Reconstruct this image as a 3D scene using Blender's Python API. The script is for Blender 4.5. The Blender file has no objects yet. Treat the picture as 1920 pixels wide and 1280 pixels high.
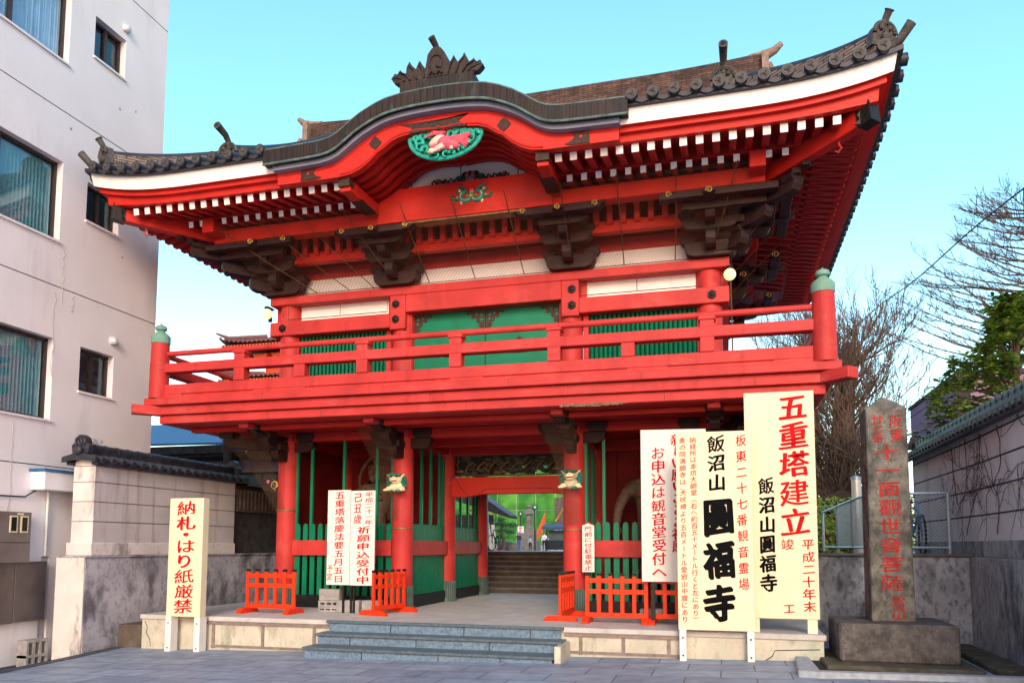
import bpy, bmesh, math, random
from mathutils import Vector, Matrix, noise
SC = bpy.context.scene
C = SC.collection
R = math.radians
rng = random.Random(11)

# ------------------------------------------------------------------ camera, sky, sun, exposure
def make_camera():
    cx, cy, cz = 3.8896, -12.5354, 1.58
    yaw, pitch, roll, f, yp = 0.26765, 0.084932, 0.002712, 1462.75, 897.06
    F = Vector((-math.sin(yaw)*math.cos(pitch), math.cos(yaw)*math.cos(pitch), math.sin(pitch)))
    r0 = Vector((math.cos(yaw), math.sin(yaw), 0)); u0 = r0.cross(F)
    r = r0*math.cos(roll)+u0*math.sin(roll); u = -r0*math.sin(roll)+u0*math.cos(roll)
    cd = bpy.data.cameras.new('camera'); co = bpy.data.objects.new('camera', cd); C.objects.link(co)
    m = Matrix((( r.x, u.x, -F.x, cx), (r.y, u.y, -F.y, cy), (r.z, u.z, -F.z, cz), (0, 0, 0, 1)))
    co.matrix_world = m
    cd.sensor_width = 36; cd.sensor_fit = 'HORIZONTAL'; cd.lens = f/1920*36
    cd.shift_y = (yp-640)/1920
    cd.clip_start = .1; cd.clip_end = 2000
    SC.camera = co
make_camera()
SUN_EL, SUN_AZ = R(24), R(165)          # azimuth measured from +Y clockwise
def make_light():
    w = bpy.data.worlds.new('World'); SC.world = w; w.use_nodes = True
    nt = w.node_tree; nt.nodes.clear()
    sky = nt.nodes.new('ShaderNodeTexSky'); sky.sky_type = 'NISHITA'; sky.sun_disc = False
    sky.sun_elevation = SUN_EL; sky.sun_rotation = SUN_AZ
    sky.air_density = 1.15; sky.dust_density = 1.6; sky.ozone_density = 1.0
    # the sky opposite the low sun is cyan, the sun's side pale and warm
    tc = nt.nodes.new('ShaderNodeTexCoord'); sp = nt.nodes.new('ShaderNodeSeparateXYZ'); nt.links.new(tc.outputs['Generated'], sp.inputs[0])
    mr = nt.nodes.new('ShaderNodeMapRange'); mr.interpolation_type = 'SMOOTHSTEP'; mr.inputs[1].default_value = -.3; mr.inputs[2].default_value = .45
    nt.links.new(sp.outputs['Y'], mr.inputs[0])
    tc1 = nt.nodes.new('ShaderNodeMix'); tc1.data_type = 'RGBA'; tc1.inputs[6].default_value = (.90, .93, .97, 1); tc1.inputs[7].default_value = (1.08, 1.68, 1.70, 1)
    nt.links.new(mr.outputs[0], tc1.inputs[0])
    mz = nt.nodes.new('ShaderNodeMapRange'); mz.interpolation_type = 'SMOOTHSTEP'; mz.inputs[1].default_value = -.05; mz.inputs[2].default_value = .42; nt.links.new(sp.outputs['Z'], mz.inputs[0])
    hz = nt.nodes.new('ShaderNodeMix'); hz.data_type = 'RGBA'; hz.inputs[6].default_value = (1.75, 1.25, 1.1, 1); hz.inputs[7].default_value = (1, 1, 1, 1); nt.links.new(mz.outputs[0], hz.inputs[0])
    hm = nt.nodes.new('ShaderNodeMix'); hm.data_type = 'RGBA'; hm.blend_type = 'MULTIPLY'; hm.inputs[0].default_value = 1; nt.links.new(tc1.outputs[2], hm.inputs[6]); nt.links.new(hz.outputs[2], hm.inputs[7])
    tint = nt.nodes.new('ShaderNodeMix'); tint.data_type = 'RGBA'; tint.blend_type = 'MULTIPLY'
    tint.inputs[0].default_value = 1; nt.links.new(hm.outputs[2], tint.inputs[7])
    bg = nt.nodes.new('ShaderNodeBackground'); bg.inputs[1].default_value = 0.15
    out = nt.nodes.new('ShaderNodeOutputWorld')
    nt.links.new(sky.outputs[0], tint.inputs[6]); nt.links.new(tint.outputs[2], bg.inputs[0]); nt.links.new(bg.outputs[0], out.inputs[0])
    sd = bpy.data.lights.new('sun', 'SUN'); sd.energy = 1.05; sd.angle = R(16); sd.color = (1, .89, .77)
    so = bpy.data.objects.new('sun', sd); C.objects.link(so)
    d = Vector((math.sin(SUN_AZ)*math.cos(SUN_EL), math.cos(SUN_AZ)*math.cos(SUN_EL), math.sin(SUN_EL)))
    so.rotation_euler = d.to_track_quat('Z', 'Y').to_euler(); so.location = d*40
make_light()
SC.view_settings.view_transform = 'Standard'; SC.view_settings.look = 'None'
SC.view_settings.exposure = 0.82; SC.view_settings.gamma = 1
try: SC.view_settings.use_curve_mapping = False
except Exception: pass

# ------------------------------------------------------------------ materials
def M(name, col, rough=.6, var=.14, scale=5, bump=.12, bscale=60, spec=.22, metal=0, stains=(), hue=None, emit=None):
    """painted / mineral surface: base colour, slow tone variation, fine bump and optional stains
    stains: (colour, amount, (sx,sy,sz), threshold)"""
    m = bpy.data.materials.new(name); m.use_nodes = True
    nt = m.node_tree; N = nt.nodes; L = nt.links
    b = N['Principled BSDF']; b.inputs['Roughness'].default_value = rough
    b.inputs['Specular IOR Level'].default_value = spec; b.inputs['Metallic'].default_value = metal
    geo = N.new('ShaderNodeNewGeometry')
    n1 = N.new('ShaderNodeTexNoise'); n1.inputs['Scale'].default_value = scale; n1.inputs['Detail'].default_value = 6
    L.new(geo.outputs['Position'], n1.inputs['Vector'])
    mix = N.new('ShaderNodeMix'); mix.data_type = 'RGBA'
    lo = tuple(c*(1-var) for c in col); hi = tuple(min(1, c*(1+var)) for c in col)
    if hue: hi = hue
    mix.inputs[6].default_value = (*lo, 1); mix.inputs[7].default_value = (*hi, 1)
    rp = N.new('ShaderNodeMapRange'); rp.inputs[1].default_value = .3; rp.inputs[2].default_value = .7
    L.new(n1.outputs[0], rp.inputs[0]); L.new(rp.outputs[0], mix.inputs[0])
    cur = mix.outputs[2]
    for (sc, amt, sv, th) in stains:
        mp = N.new('ShaderNodeMapping'); mp.inputs['Scale'].default_value = sv
        L.new(geo.outputs['Position'], mp.inputs[0])
        n2 = N.new('ShaderNodeTexNoise'); n2.inputs['Scale'].default_value = 1; n2.inputs['Detail'].default_value = 8
        n2.inputs['Roughness'].default_value = .65
        L.new(mp.outputs[0], n2.inputs['Vector'])
        r2 = N.new('ShaderNodeMapRange'); r2.inputs[1].default_value = th; r2.inputs[2].default_value = th+.14; r2.inputs[4].default_value = amt
        L.new(n2.outputs[0], r2.inputs[0])
        mx = N.new('ShaderNodeMix'); mx.data_type = 'RGBA'; mx.inputs[7].default_value = (*sc, 1)
        L.new(r2.outputs[0], mx.inputs[0]); L.new(cur, mx.inputs[6]); cur = mx.outputs[2]
    L.new(cur, b.inputs['Base Color'])
    if bump:
        n3 = N.new('ShaderNodeTexNoise'); n3.inputs['Scale'].default_value = bscale; n3.inputs['Detail'].default_value = 4
        L.new(geo.outputs['Position'], n3.inputs['Vector'])
        bp = N.new('ShaderNodeBump'); bp.inputs['Strength'].default_value = bump; bp.inputs['Distance'].default_value = .01
        L.new(n3.outputs[0], bp.inputs['Height']); L.new(bp.outputs[0], b.inputs['Normal'])
    if emit:
        b.inputs['Emission Color'].default_value = (*emit[0], 1); b.inputs['Emission Strength'].default_value = emit[1]
    return m
def brick_mat(name, c1, c2, mortar, bw, bh, ms, axes='XY', rough=.7, offset=.5, stains=(), var=.1):
    m = M(name, c1, rough, var=var, stains=stains, bump=0)
    nt = m.node_tree; N = nt.nodes; L = nt.links; b = N['Principled BSDF']
    geo = N.new('ShaderNodeNewGeometry'); sx = N.new('ShaderNodeSeparateXYZ'); cx = N.new('ShaderNodeCombineXYZ')
    L.new(geo.outputs['Position'], sx.inputs[0])
    L.new(sx.outputs[axes[0]], cx.inputs[0]); L.new(sx.outputs[axes[1]], cx.inputs[1])
    bt = N.new('ShaderNodeTexBrick'); bt.inputs['Scale'].default_value = 1
    bt.inputs['Brick Width'].default_value = bw; bt.inputs['Row Height'].default_value = bh; bt.inputs['Mortar Size'].default_value = ms
    bt.inputs['Color1'].default_value = (*[1.0]*3, 1); bt.inputs['Color2'].default_value = tuple(c2[i]/max(c1[i], 1e-4) for i in range(3))+(1,)
    bt.inputs['Mortar'].default_value = tuple(mortar[i]/max(c1[i], 1e-4) for i in range(3))+(1,)
    bt.offset = offset
    L.new(cx.outputs[0], bt.inputs['Vector'])
    old = b.inputs['Base Color'].links[0].from_socket
    mu = N.new('ShaderNodeMix'); mu.data_type = 'RGBA'; mu.blend_type = 'MULTIPLY'; mu.inputs[0].default_value = 1
    L.new(old, mu.inputs[6]); L.new(bt.outputs['Color'], mu.inputs[7]); L.new(mu.outputs[2], b.inputs['Base Color'])
    n3 = N.new('ShaderNodeTexNoise'); n3.inputs['Scale'].default_value = 70
    L.new(geo.outputs['Position'], n3.inputs['Vector'])
    ad = N.new('ShaderNodeMath'); ad.operation = 'MULTIPLY_ADD'; ad.inputs[1].default_value = -1.0
    L.new(bt.outputs['Fac'], ad.inputs[0]); L.new(n3.outputs[0], ad.inputs[2])
    bp = N.new('ShaderNodeBump'); bp.inputs['Strength'].default_value = .25; bp.inputs['Distance'].default_value = .01
    L.new(ad.outputs[0], bp.inputs['Height']); L.new(bp.outputs[0], b.inputs['Normal'])
    return m
def glass_mat(name, tint=(.8, .87, .9), k=1.0):
    m = bpy.data.materials.new(name); m.use_nodes = True; nt = m.node_tree; nt.nodes.clear(); N = nt.nodes; L = nt.links
    t = N.new('ShaderNodeBsdfTransparent'); t.inputs[0].default_value = (*tint, 1)
    g = N.new('ShaderNodeBsdfGlossy'); g.inputs['Roughness'].default_value = .03; g.inputs[0].default_value = (.9, .95, 1, 1)
    fr = N.new('ShaderNodeFresnel'); fr.inputs[0].default_value = 1.5
    ml = N.new('ShaderNodeMath'); ml.operation = 'MULTIPLY'; ml.inputs[1].default_value = k*1.6; ml.use_clamp = True
    mx = N.new('ShaderNodeMixShader'); o = N.new('ShaderNodeOutputMaterial')
    L.new(fr.outputs[0], ml.inputs[0]); L.new(ml.outputs[0], mx.inputs[0]); L.new(t.outputs[0], mx.inputs[1]); L.new(g.outputs[0], mx.inputs[2]); L.new(mx.outputs[0], o.inputs[0])
    return m
def net_mat(name, col, cell=.03, thick=.12):
    m = bpy.data.materials.new(name); m.use_nodes = True; nt = m.node_tree; nt.nodes.clear(); N = nt.nodes; L = nt.links
    geo = N.new('ShaderNodeTexCoord'); 
    br = N.new('ShaderNodeTexBrick'); br.inputs['Scale'].default_value = 1; br.inputs['Brick Width'].default_value = cell; br.inputs['Row Height'].default_value = cell
    br.inputs['Mortar Size'].default_value = cell*thick
    mp = N.new('ShaderNodeMapping'); mp.inputs['Rotation'].default_value = (0, 0, R(45))
    L.new(geo.outputs['UV'], mp.inputs[0]); L.new(mp.outputs[0], br.inputs['Vector'])
    d = N.new('ShaderNodeBsdfDiffuse'); d.inputs[0].default_value = (*col, 1); t = N.new('ShaderNodeBsdfTransparent')
    mx = N.new('ShaderNodeMixShader'); o = N.new('ShaderNodeOutputMaterial')
    L.new(br.outputs['Fac'], mx.inputs[0]); L.new(t.outputs[0], mx.inputs[1]); L.new(d.outputs[0], mx.inputs[2]); L.new(mx.outputs[0], o.inputs[0])
    return m

GRIME = (.045, .04, .035)
RED = M('red_paint', (.47, .037, .034), .55, var=.18, scale=2.2, bump=.14, bscale=30, stains=[((.53, .085, .075), .55, (.9, .9, 1.6), .54), ((.33, .020, .018), .55, (5, 5, .7), .54), ((.56, .12, .10), .45, (2.5, 2.5, 6), .60), ((.10, .03, .03), .35, (16, 16, 2.5), .68)])
REDE = M('eave_red_paint', (.53, .022, .014), .5, var=.15, scale=2.5, bump=.08, stains=[((.42, .02, .014), .4, (5, 5, 2), .6)])
RED2 = M('red_soffit_paint', (.40, .016, .012), .5, var=.12, scale=3, bump=.05)  # gate red darkened so the colour itself carries the shade of undersides
VERM = M('vermilion_lacquer', (.74, .040, .008), .38, var=.10, scale=9, bump=.05, stains=[((.5, .02, .006), .5, (9, 9, 9), .62)])
WHITE = M('white_plaster', (.80, .77, .73), .8, var=.05, scale=3, bump=.1, stains=[((.55, .48, .42), .35, (6, 6, 1.2), .6)])
BEND = M('white_band_paint', (.82, .79, .75), .6, var=.04, scale=3, bump=.05, stains=[((.6, .52, .45), .4, (4, 4, .9), .63)])
GREEN = M('green_paint', (.002, .165, .08), .4, var=.14, scale=4, bump=.06, stains=[((.002, .13, .06), .5, (5, 5, 2), .6)])
BROWN = M('dark_brown_wood', (.032, .0145, .013), .55, var=.3, scale=7, bump=.15, stains=[((.075, .045, .04), .5, (7, 7, 7), .64)])
IRON = M('blackened_metal', (.018, .014, .012), .42, var=.3, scale=20, bump=.4, bscale=90, metal=.3)
GOLD = M('gilding', (.55, .36, .10), .35, var=.2, scale=20, metal=.4)
TILE = M('roof_tile', (.030, .033, .044), .48, var=.35, scale=7, bump=.15, spec=.34, stains=[((.075, .065, .055), .5, (9, 9, 9), .60), ((.012, .012, .016), .6, (5, 5, 5), .6)])
TILEEND = M('eave_tile_face', (.075, .068, .06), .6, var=.4, scale=18, bump=.5, bscale=70, stains=[((.05, .05, .055), .7, (20, 20, 20), .52)])
RIDGE = brick_mat('ridge_tile_stack', (.13, .068, .048), (.055, .032, .026), (.02, .014, .012), .19, .042, .007, 'XZ', var=.45, stains=[((.36, .24, .19), .75, (5, 5, 26), .60)])
RIDGEY = brick_mat('side_ridge_tile_stack', (.15, .12, .10), (.24, .18, .15), (.02, .02, .02), .22, .045, .007, 'YZ', var=.4)
COPPER = brick_mat('weathered_copper', (.034, .019, .016), (.016, .013, .013), (.008, .007, .007), .098, 3.0, .007, 'XZ', .5, offset=0, stains=[((.04, .10, .085), .7, (9, 3, 3.5), .57), ((.07, .026, .018), .6, (12, 3, 1.2), .58)])
COPTOP = M('copper_roof_sheet', (.16, .24, .27), .35, var=.2, scale=5, bump=.1, spec=.6)
GREYB = M('grey_eave_board', (.20, .22, .28), .6, var=.1)
TEALB = M('column_shoe_metal', (.075, .115, .10), .5, var=.25, scale=8, bump=.2, stains=[((.035, .045, .042), .7, (9, 9, 2), .55)])
FINIAL = M('finial_green_patina', (.15, .30, .23), .55, var=.15, scale=8)
BLACK = M('black_base_board', (.012, .014, .015), .4, var=.3)
PLAT = M('platform_concrete', (.50, .475, .44), .8, var=.12, scale=3, bump=.3, stains=[((.36, .33, .30), .55, (16, 16, 16), .54), ((.33, .30, .26), .6, (2, 2, 2), .55)])
PLATSIDE = M('platform_side_panels', (.52, .485, .39), .85, var=.14, scale=3, bump=.35, stains=[((.34, .30, .23), .6, (18, 18, 12), .54), ((.22, .19, .14), .75, (3, 3, 1.2), .52), ((.33, .52, .40), .55, (1.2, 1.2, 3), .56), (GRIME, .6, (14, 14, 5), .62)])
PLATLINE = M('platform_strip', (.22, .17, .15), .7, var=.25, scale=12)
STEP = M('blue_granite', (.125, .195, .27), .45, var=.35, scale=26, bump=.3, bscale=120, stains=[((.20, .24, .25), .6, (5, 5, 5), .56), ((.05, .075, .085), .6, (3, 3, 3), .6)])
PAVE = brick_mat('stone_pavers', (.29, .345, .43), (.22, .26, .345), (.11, .125, .16), .76, .50, .010, 'XY', .55, stains=[((.20, .22, .28), .6, (1.3, 2.2, 1), .54), ((.46, .51, .58), .55, (2.2, 5, 1), .61)], var=.2)
CONC = M('old_concrete', (.37, .385, .42), .9, var=.25, scale=2.2, bump=.6, bscale=30, stains=[((.09, .09, .10), .7, (15, 15, 9), .50), ((.48, .49, .53), .5, (22, 22, 16), .60), ((.07, .07, .078), .9, (2.0, 2.0, .9), .50), ((.50, .51, .54), .5, (5, 5, 3), .62), ((.24, .19, .07), .5, (2.5, 2.5, 2.2), .66)])
CONCL = M('lower_wall_concrete', (.42, .405, .45), .9, var=.2, scale=2, bump=.5, bscale=30, stains=[((.16, .15, .165), .6, (14, 14, 9), .50), ((.10, .09, .105), .85, (2.2, 2.2, 1.3), .49), ((.60, .58, .66), .7, (3.5, 3.5, 3), .58), ((.25, .19, .06), .7, (1.6, 1.6, 4), .62)])
WALLP = M('rendered_wall', (.52, .48, .485), .9, var=.1, scale=2, bump=.25, stains=[((.36, .23, .20), .75, (4, 4, .45), .54), (GRIME, .4, (6, 6, 2), .66)])
WALLE = M('rendered_wall_end', (.66, .61, .58), .9, var=.1, scale=3, bump=.25, stains=[((.20, .19, .18), .8, (4, 4, 1.6), .53)])
WALLR = M('right_rendered_wall', (.76, .745, .79), .9, var=.1, scale=2, bump=.25, stains=[((.40, .38, .43), .6, (2, 2, .7), .55), ((.27, .2, .06), .5, (2, 2, 2), .67)])
GROOVE = M('wall_groove', (.05, .045, .045), .9)
BLDG = M('building_render', (.78, .745, .76), .85, var=.04, scale=1.2, bump=.35, bscale=45, stains=[((.58, .55, .56), .55, (1.6, 1.6, .35), .55), ((.30, .28, .27), .5, (6, 6, 6), .74)])
FRAME = M('bronze_window_frame', (.07, .05, .045), .4, metal=.4)
CURT = M('vertical_blind', (.25, .46, .47), .8, var=.12, scale=3)
CURTW = M('pale_curtain', (.62, .76, .90), .8, var=.1, scale=3)
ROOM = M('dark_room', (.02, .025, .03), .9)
GLASS = glass_mat('window_glass', k=.10)
STEEL = M('meter_box_steel', (.20, .17, .165), .45, var=.15, scale=4, metal=.3, stains=[((.12, .12, .15), .5, (2, 2, 2), .55)])
LIGHTM = M('pale_metal', (.6, .6, .6), .4, var=.05, metal=.3)
BLUEP = M('blue_sheet_roof', (.035, .13, .30), .45, var=.15)
BOARDC = M('cream_sign_board', (.74, .66, .45), .6, var=.04, scale=2, bump=.08, bscale=8, stains=[((.72, .66, .50), .3, (2, 2, 2), .6)])
BOARDW = M('white_sign_board', (.72, .67, .60), .6, var=.04, scale=2, bump=.05, stains=[((.60, .54, .46), .4, (3, 3, 1), .60)])
BOARDE = M('sign_board_edge', (.78, .70, .50), .6)
SIGNRED = M('red_brush_ink', (.52, .006, .010), .7, var=.15, scale=14, bump=0, spec=.08)
SIGNBLK = M('black_brush_ink', (.005, .005, .006), .8, var=.2, scale=14, bump=0, spec=.05)
LEGW = M('white_post_paint', (.76, .74, .68), .5, var=.05, stains=[((.35, .14, .05), .9, (9, 9, 5), .70)])
STONE = M('monument_stone', (.155, .145, .12), .9, var=.4, scale=6, bump=.9, bscale=55, stains=[((.045, .045, .042), .85, (3.5, 3.5, 2), .50), ((.05, .048, .042), .75, (24, 24, 18), .53), ((.30, .28, .24), .75, (13, 13, 10), .58), ((.17, .14, .05), .6, (4, 4, 4), .62)])
STONEB = M('monument_base_stone', (.12, .108, .10), .9, var=.4, scale=7, bump=.9, bscale=60, stains=[((.045, .04, .04), .8, (4, 4, 4), .50), ((.05, .045, .045), .7, (26, 26, 26), .52), ((.22, .20, .18), .6, (18, 18, 14), .60), ((.24, .20, .05), .7, (2.5, 2.5, 2.5), .64)])
CARVERED = M('carved_letter_paint', (.34, .016, .014), .6, var=.35, scale=12)
BLOCK = M('cement_block', (.30, .29, .28), .95, var=.2, scale=10, bump=.7, bscale=90)
SOIL = M('dark_soil', (.035, .030, .028), .95, var=.4, scale=12, bump=.9, bscale=50)
GALV = M('galvanised_steel', (.36, .43, .50), .4, var=.1, metal=.5)
BARK = M('bark', (.10, .066, .05), .95, var=.35, scale=12, bump=.8, bscale=30)
TWIG = M('twig_bark', (.12, .082, .062), .9, var=.25, scale=6, bump=0)
LEAF = M('evergreen_leaf', (.065, .18, .04), .4, var=.45, scale=4, bump=0, hue=(.28, .42, .07))
PINE = M('pine_foliage', (.02, .06, .02), .7, var=.4, scale=8, bump=0)
VINE = M('dry_vine', (.105, .08, .082), .9, var=.3, bump=0)
PURP = M('mauve_siding', (.30, .18, .27), .75, var=.08, scale=2)
STATUE = M('statue_wood', (.115, .070, .048), .6, var=.35, scale=14, bump=.6, bscale=40, stains=[((.20, .13, .09), .6, (12, 12, 12), .58)])
TEAL = M('teal_carving_paint', (.02, .34, .25), .5, var=.3, scale=14, bump=.3, stains=[((.20, .44, .16), .6, (12, 12, 12), .62)])
DTEAL = M('green_mane_paint', (.01, .16, .11), .5, var=.3, scale=14, bump=.3)
PINK = M('pink_carving_paint', (.72, .19, .24), .5, var=.25, scale=16, bump=.3, stains=[((.80, .55, .50), .7, (14, 14, 14), .58)])
CREAM = M('cream_carving_paint', (.74, .64, .40), .55, var=.15, scale=14, bump=.3)
YELL = M('yellow_paint', (.75, .48, .05), .5)
BLUEC = M('blue_paint', (.08, .26, .55), .5)
GLOBE = M('lit_globe', (1, .75, .3), .4, var=.05, emit=((1, .74, .34), .72))
STAIR = M('old_stair_stone', (.105, .088, .072), .85, var=.25, scale=5, bump=.4, stains=[((.19, .16, .13), .6, (5, 5, 9), .58), (GRIME, .6, (4, 4, 4), .6)])
SHEET = M('green_scaffold_sheet', (.008, .17, .045), .8, var=.35, scale=.35, bump=.4, bscale=1.2, hue=(.10, .33, .04), stains=[((.30, .32, .05), .7, (.9, .9, .2), .60), ((.01, .10, .03), .6, (.8, .8, .5), .58)])
HOUSEW = M('weathered_boards', (.10, .072, .065), .9, var=.3, scale=5, stains=[((.24, .19, .18), .6, (7, 7, .8), .55)])
HOUSEP = M('faded_pink_wall', (.36, .25, .25), .9, var=.1)
SLATE = M('slate_blue_tile', (.10, .14, .22), .5, var=.3, scale=8)
LANT = M('lantern_stone', (.17, .16, .14), .9, var=.3, scale=6, bump=.4)
NET = net_mat('bird_net', (.10, .06, .04), .026, .075)
SKIN = M('skin', (.55, .33, .24), .6, var=.05, bump=0)
HAIR = M('black_hair', (.012, .01, .01), .5, bump=0)
CLW = M('white_sweater', (.72, .70, .80), .8, var=.05)
CLG = M('grey_sweater', (.28, .34, .42), .8, var=.05)
CLK = M('black_cloth', (.015, .014, .018), .8)
CLR = M('red_white_top', (.45, .05, .08), .8, var=.3, scale=8)
CLB = M('blue_trousers', (.06, .08, .22), .8)
ORNG = M('orange_red_handrail', (.80, .09, .015), .5)
WIRE = M('dark_wire', (.015, .015, .02), .6, bump=0)
CORD = M('net_cord', (.10, .055, .03), .9, bump=0)

# ------------------------------------------------------------------ mesh building
class MB:
    def __init__(s): s.v = []; s.f = []; s.m = []; s.s = []
    def add(s, vs, fs, m=0, smooth=False):
        o = len(s.v); s.v += [tuple(v) for v in vs]
        for f in fs: s.f.append([i+o for i in f]); s.m.append(m); s.s.append(smooth)
        return s
    def box(s, x0, x1, y0, y1, z0, z1, m=0):
        return s.add([(x0,y0,z0),(x1,y0,z0),(x1,y1,z0),(x0,y1,z0),(x0,y0,z1),(x1,y0,z1),(x1,y1,z1),(x0,y1,z1)],
                     [(0,3,2,1),(4,5,6,7),(0,1,5,4),(1,2,6,5),(2,3,7,6),(3,0,4,7)], m)
    def beam(s, p, q, w, h, m=0, up=(0,0,1), mend=None):
        p, q = Vector(p), Vector(q); d = (q-p).normalized(); x = d.cross(Vector(up)).normalized()*w/2; z = x.cross(d).normalized()*h/2
        vs = [p-x-z, p+x-z, p+x+z, p-x+z, q-x-z, q+x-z, q+x+z, q-x+z]
        s.add(vs, [(1,0,4,5),(2,1,5,6),(3,2,6,7),(0,3,7,4),(4,7,6,5)], m)
        return s.add(vs[:4], [(0,1,2,3)], m if mend is None else mend)
    def tube(s, pts, rad, n=8, m=0, cap=True, smooth=True):
        pts = [Vector(p) for p in pts]
        if not hasattr(rad, '__len__'): rad = [rad]*len(pts)
        rings = []; prev = None
        for i, p in enumerate(pts):
            d = (pts[min(i+1, len(pts)-1)]-pts[max(i-1, 0)])
            if d.length < 1e-9: d = Vector((0,0,1))
            d.normalize()
            if prev is None:
                a = Vector((0,0,1)) if abs(d.z) < .9 else Vector((1,0,0)); x = d.cross(a).normalized()
            else:
                x = (prev-d*prev.dot(d))
                x = x.normalized() if x.length > 1e-6 else d.orthogonal().normalized()
            prev = x; y = d.cross(x)
            rings.append([p+(x*math.cos(2*math.pi*k/n)+y*math.sin(2*math.pi*k/n))*rad[i] for k in range(n)])
        vs = [v for r in rings for v in r]; fs = []
        for i in range(len(rings)-1):
            for k in range(n): fs.append((i*n+k, i*n+(k+1)%n, (i+1)*n+(k+1)%n, (i+1)*n+k))
        s.add(vs, fs, m, smooth)
        if cap and n > 2:
            s.add(rings[0], [tuple(range(n))[::-1]], m); s.add(rings[-1], [tuple(range(n))], m)
        return s
    def lathe(s, prof, c=(0,0,0), n=20, m=0, smooth=True, seg=None):
        cx, cy, cz = c; vs = []; fs = []
        for r, z in prof:
            for k in range(n):
                a = 2*math.pi*k/n; vs.append((cx+r*math.cos(a), cy+r*math.sin(a), cz+z))
        for i in range(len(prof)-1):
            for k in range(n): fs.append((i*n+k, i*n+(k+1)%n, (i+1)*n+(k+1)%n, (i+1)*n+k))
        s.add(vs, fs, m, smooth)
        s.add(vs[:n], [tuple(range(n))[::-1]], m); s.add(vs[-n:], [tuple(range(n))], m)
        return s
    def prism(s, poly, a0, a1, plane='xz', m=0, mcap=None):
        """polygon (u,v) extruded a0..a1; plane xz -> along y, yz -> along x, xy -> along z"""
        def P(u, v, a): return (u, a, v) if plane == 'xz' else ((a, u, v) if plane == 'yz' else (u, v, a))
        n = len(poly); vs = [P(u, v, a0) for u, v in poly]+[P(u, v, a1) for u, v in poly]
        s.add(vs, [(i, (i+1) % n, n+(i+1) % n, n+i) for i in range(n)], m)
        mc = m if mcap is None else mcap
        s.add(vs[:n], [tuple(range(n))[::-1]], mc); s.add(vs[n:], [tuple(range(n))], mc)
        return s
    def sphere(s, c, r, n=12, m=0, sc=(1,1,1), rot=None):
        c = Vector(c); vs = []; fs = []; h = n//2
        for i in range(h+1):
            t = math.pi*i/h
            for k in range(n):
                a = 2*math.pi*k/n
                v = Vector((math.sin(t)*math.cos(a)*sc[0], math.sin(t)*math.sin(a)*sc[1], math.cos(t)*sc[2]))*r
                if rot: v = rot @ v
                vs.append(c+v)
        for i in range(h):
            for k in range(n):
                fs.append((i*n+k, (i+1)*n+k, (i+1)*n+(k+1)%n, i*n+(k+1)%n))
        return s.add(vs, fs, m, True)
    def grid(s, fn, nu, nv, m=0, smooth=True, flip=False):
        vs = [fn(i/nu, j/nv) for j in range(nv+1) for i in range(nu+1)]; w = nu+1
        fs = [(j*w+i, j*w+i+1, (j+1)*w+i+1, (j+1)*w+i) for j in range(nv) for i in range(nu)]
        if flip: fs = [f[::-1] for f in fs]
        return s.add(vs, fs, m, smooth)
    def xform(s, mat):
        s.v = [tuple(mat @ Vector(v)) for v in s.v]; return s
    def build(s, name, mats, parent=None, bevel=0, local=False, loc=None, sharp=40, recalc=True, uv=False):
        if not isinstance(mats, (list, tuple)): mats = [mats]
        off = Vector((0,0,0))
        if parent is not None and not local: off = parent.matrix_basis.translation.copy(); p = parent.parent
        if parent is not None and not local:
            p = parent.parent
            while p is not None: off += p.matrix_basis.translation; p = p.parent
        me = bpy.data.meshes.new(name)
        me.from_pydata([(v[0]-off.x, v[1]-off.y, v[2]-off.z) for v in s.v], [], s.f)
        for mt in mats: me.materials.append(mt)
        me.polygons.foreach_set('material_index', s.m); me.polygons.foreach_set('use_smooth', s.s)
        bm = bmesh.new(); bm.from_mesh(me)
        bmesh.ops.remove_doubles(bm, verts=bm.verts, dist=1e-5) if bevel else None
        if recalc: bmesh.ops.recalc_face_normals(bm, faces=bm.faces)
        if bevel:
            es = [e for e in bm.edges if len(e.link_faces) == 2 and e.calc_face_angle(0) > .6]
            try: bmesh.ops.bevel(bm, geom=es, offset=bevel, segments=1, affect='EDGES', profile=.5, clamp_overlap=True)
            except Exception: pass
        bm.to_mesh(me); bm.free()
        if any(s.s): me.set_sharp_from_angle(angle=R(sharp))
        o = bpy.data.objects.new(name, me); C.objects.link(o)
        if parent is not None: o.parent = parent
        if loc is not None: o.location = loc
        return o
def thing(name, label, cat, loc=(0,0,0), rz=0, group=None):
    o = bpy.data.objects.new(name, None); C.objects.link(o); o.empty_display_size = .2
    o.location = loc; o.rotation_euler = (0, 0, rz); return tag(o, label, cat, group)
def tag(o, label=None, cat=None, group=None, kind=None):
    if label: o['label'] = label
    if cat: o['category'] = cat
    if group: o['group'] = group
    if kind: o['kind'] = kind
    return o
def inst(o, loc=None, rz=None, parent='same', scale=None):
    c = o.copy(); C.objects.link(c)
    if parent != 'same': c.parent = parent
    if loc is not None: c.location = loc
    if rz is not None: c.rotation_euler = (0, 0, rz)
    if scale is not None: c.scale = scale
    for ch in [x for x in o.children]: inst(ch, parent=c)
    return c

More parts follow.
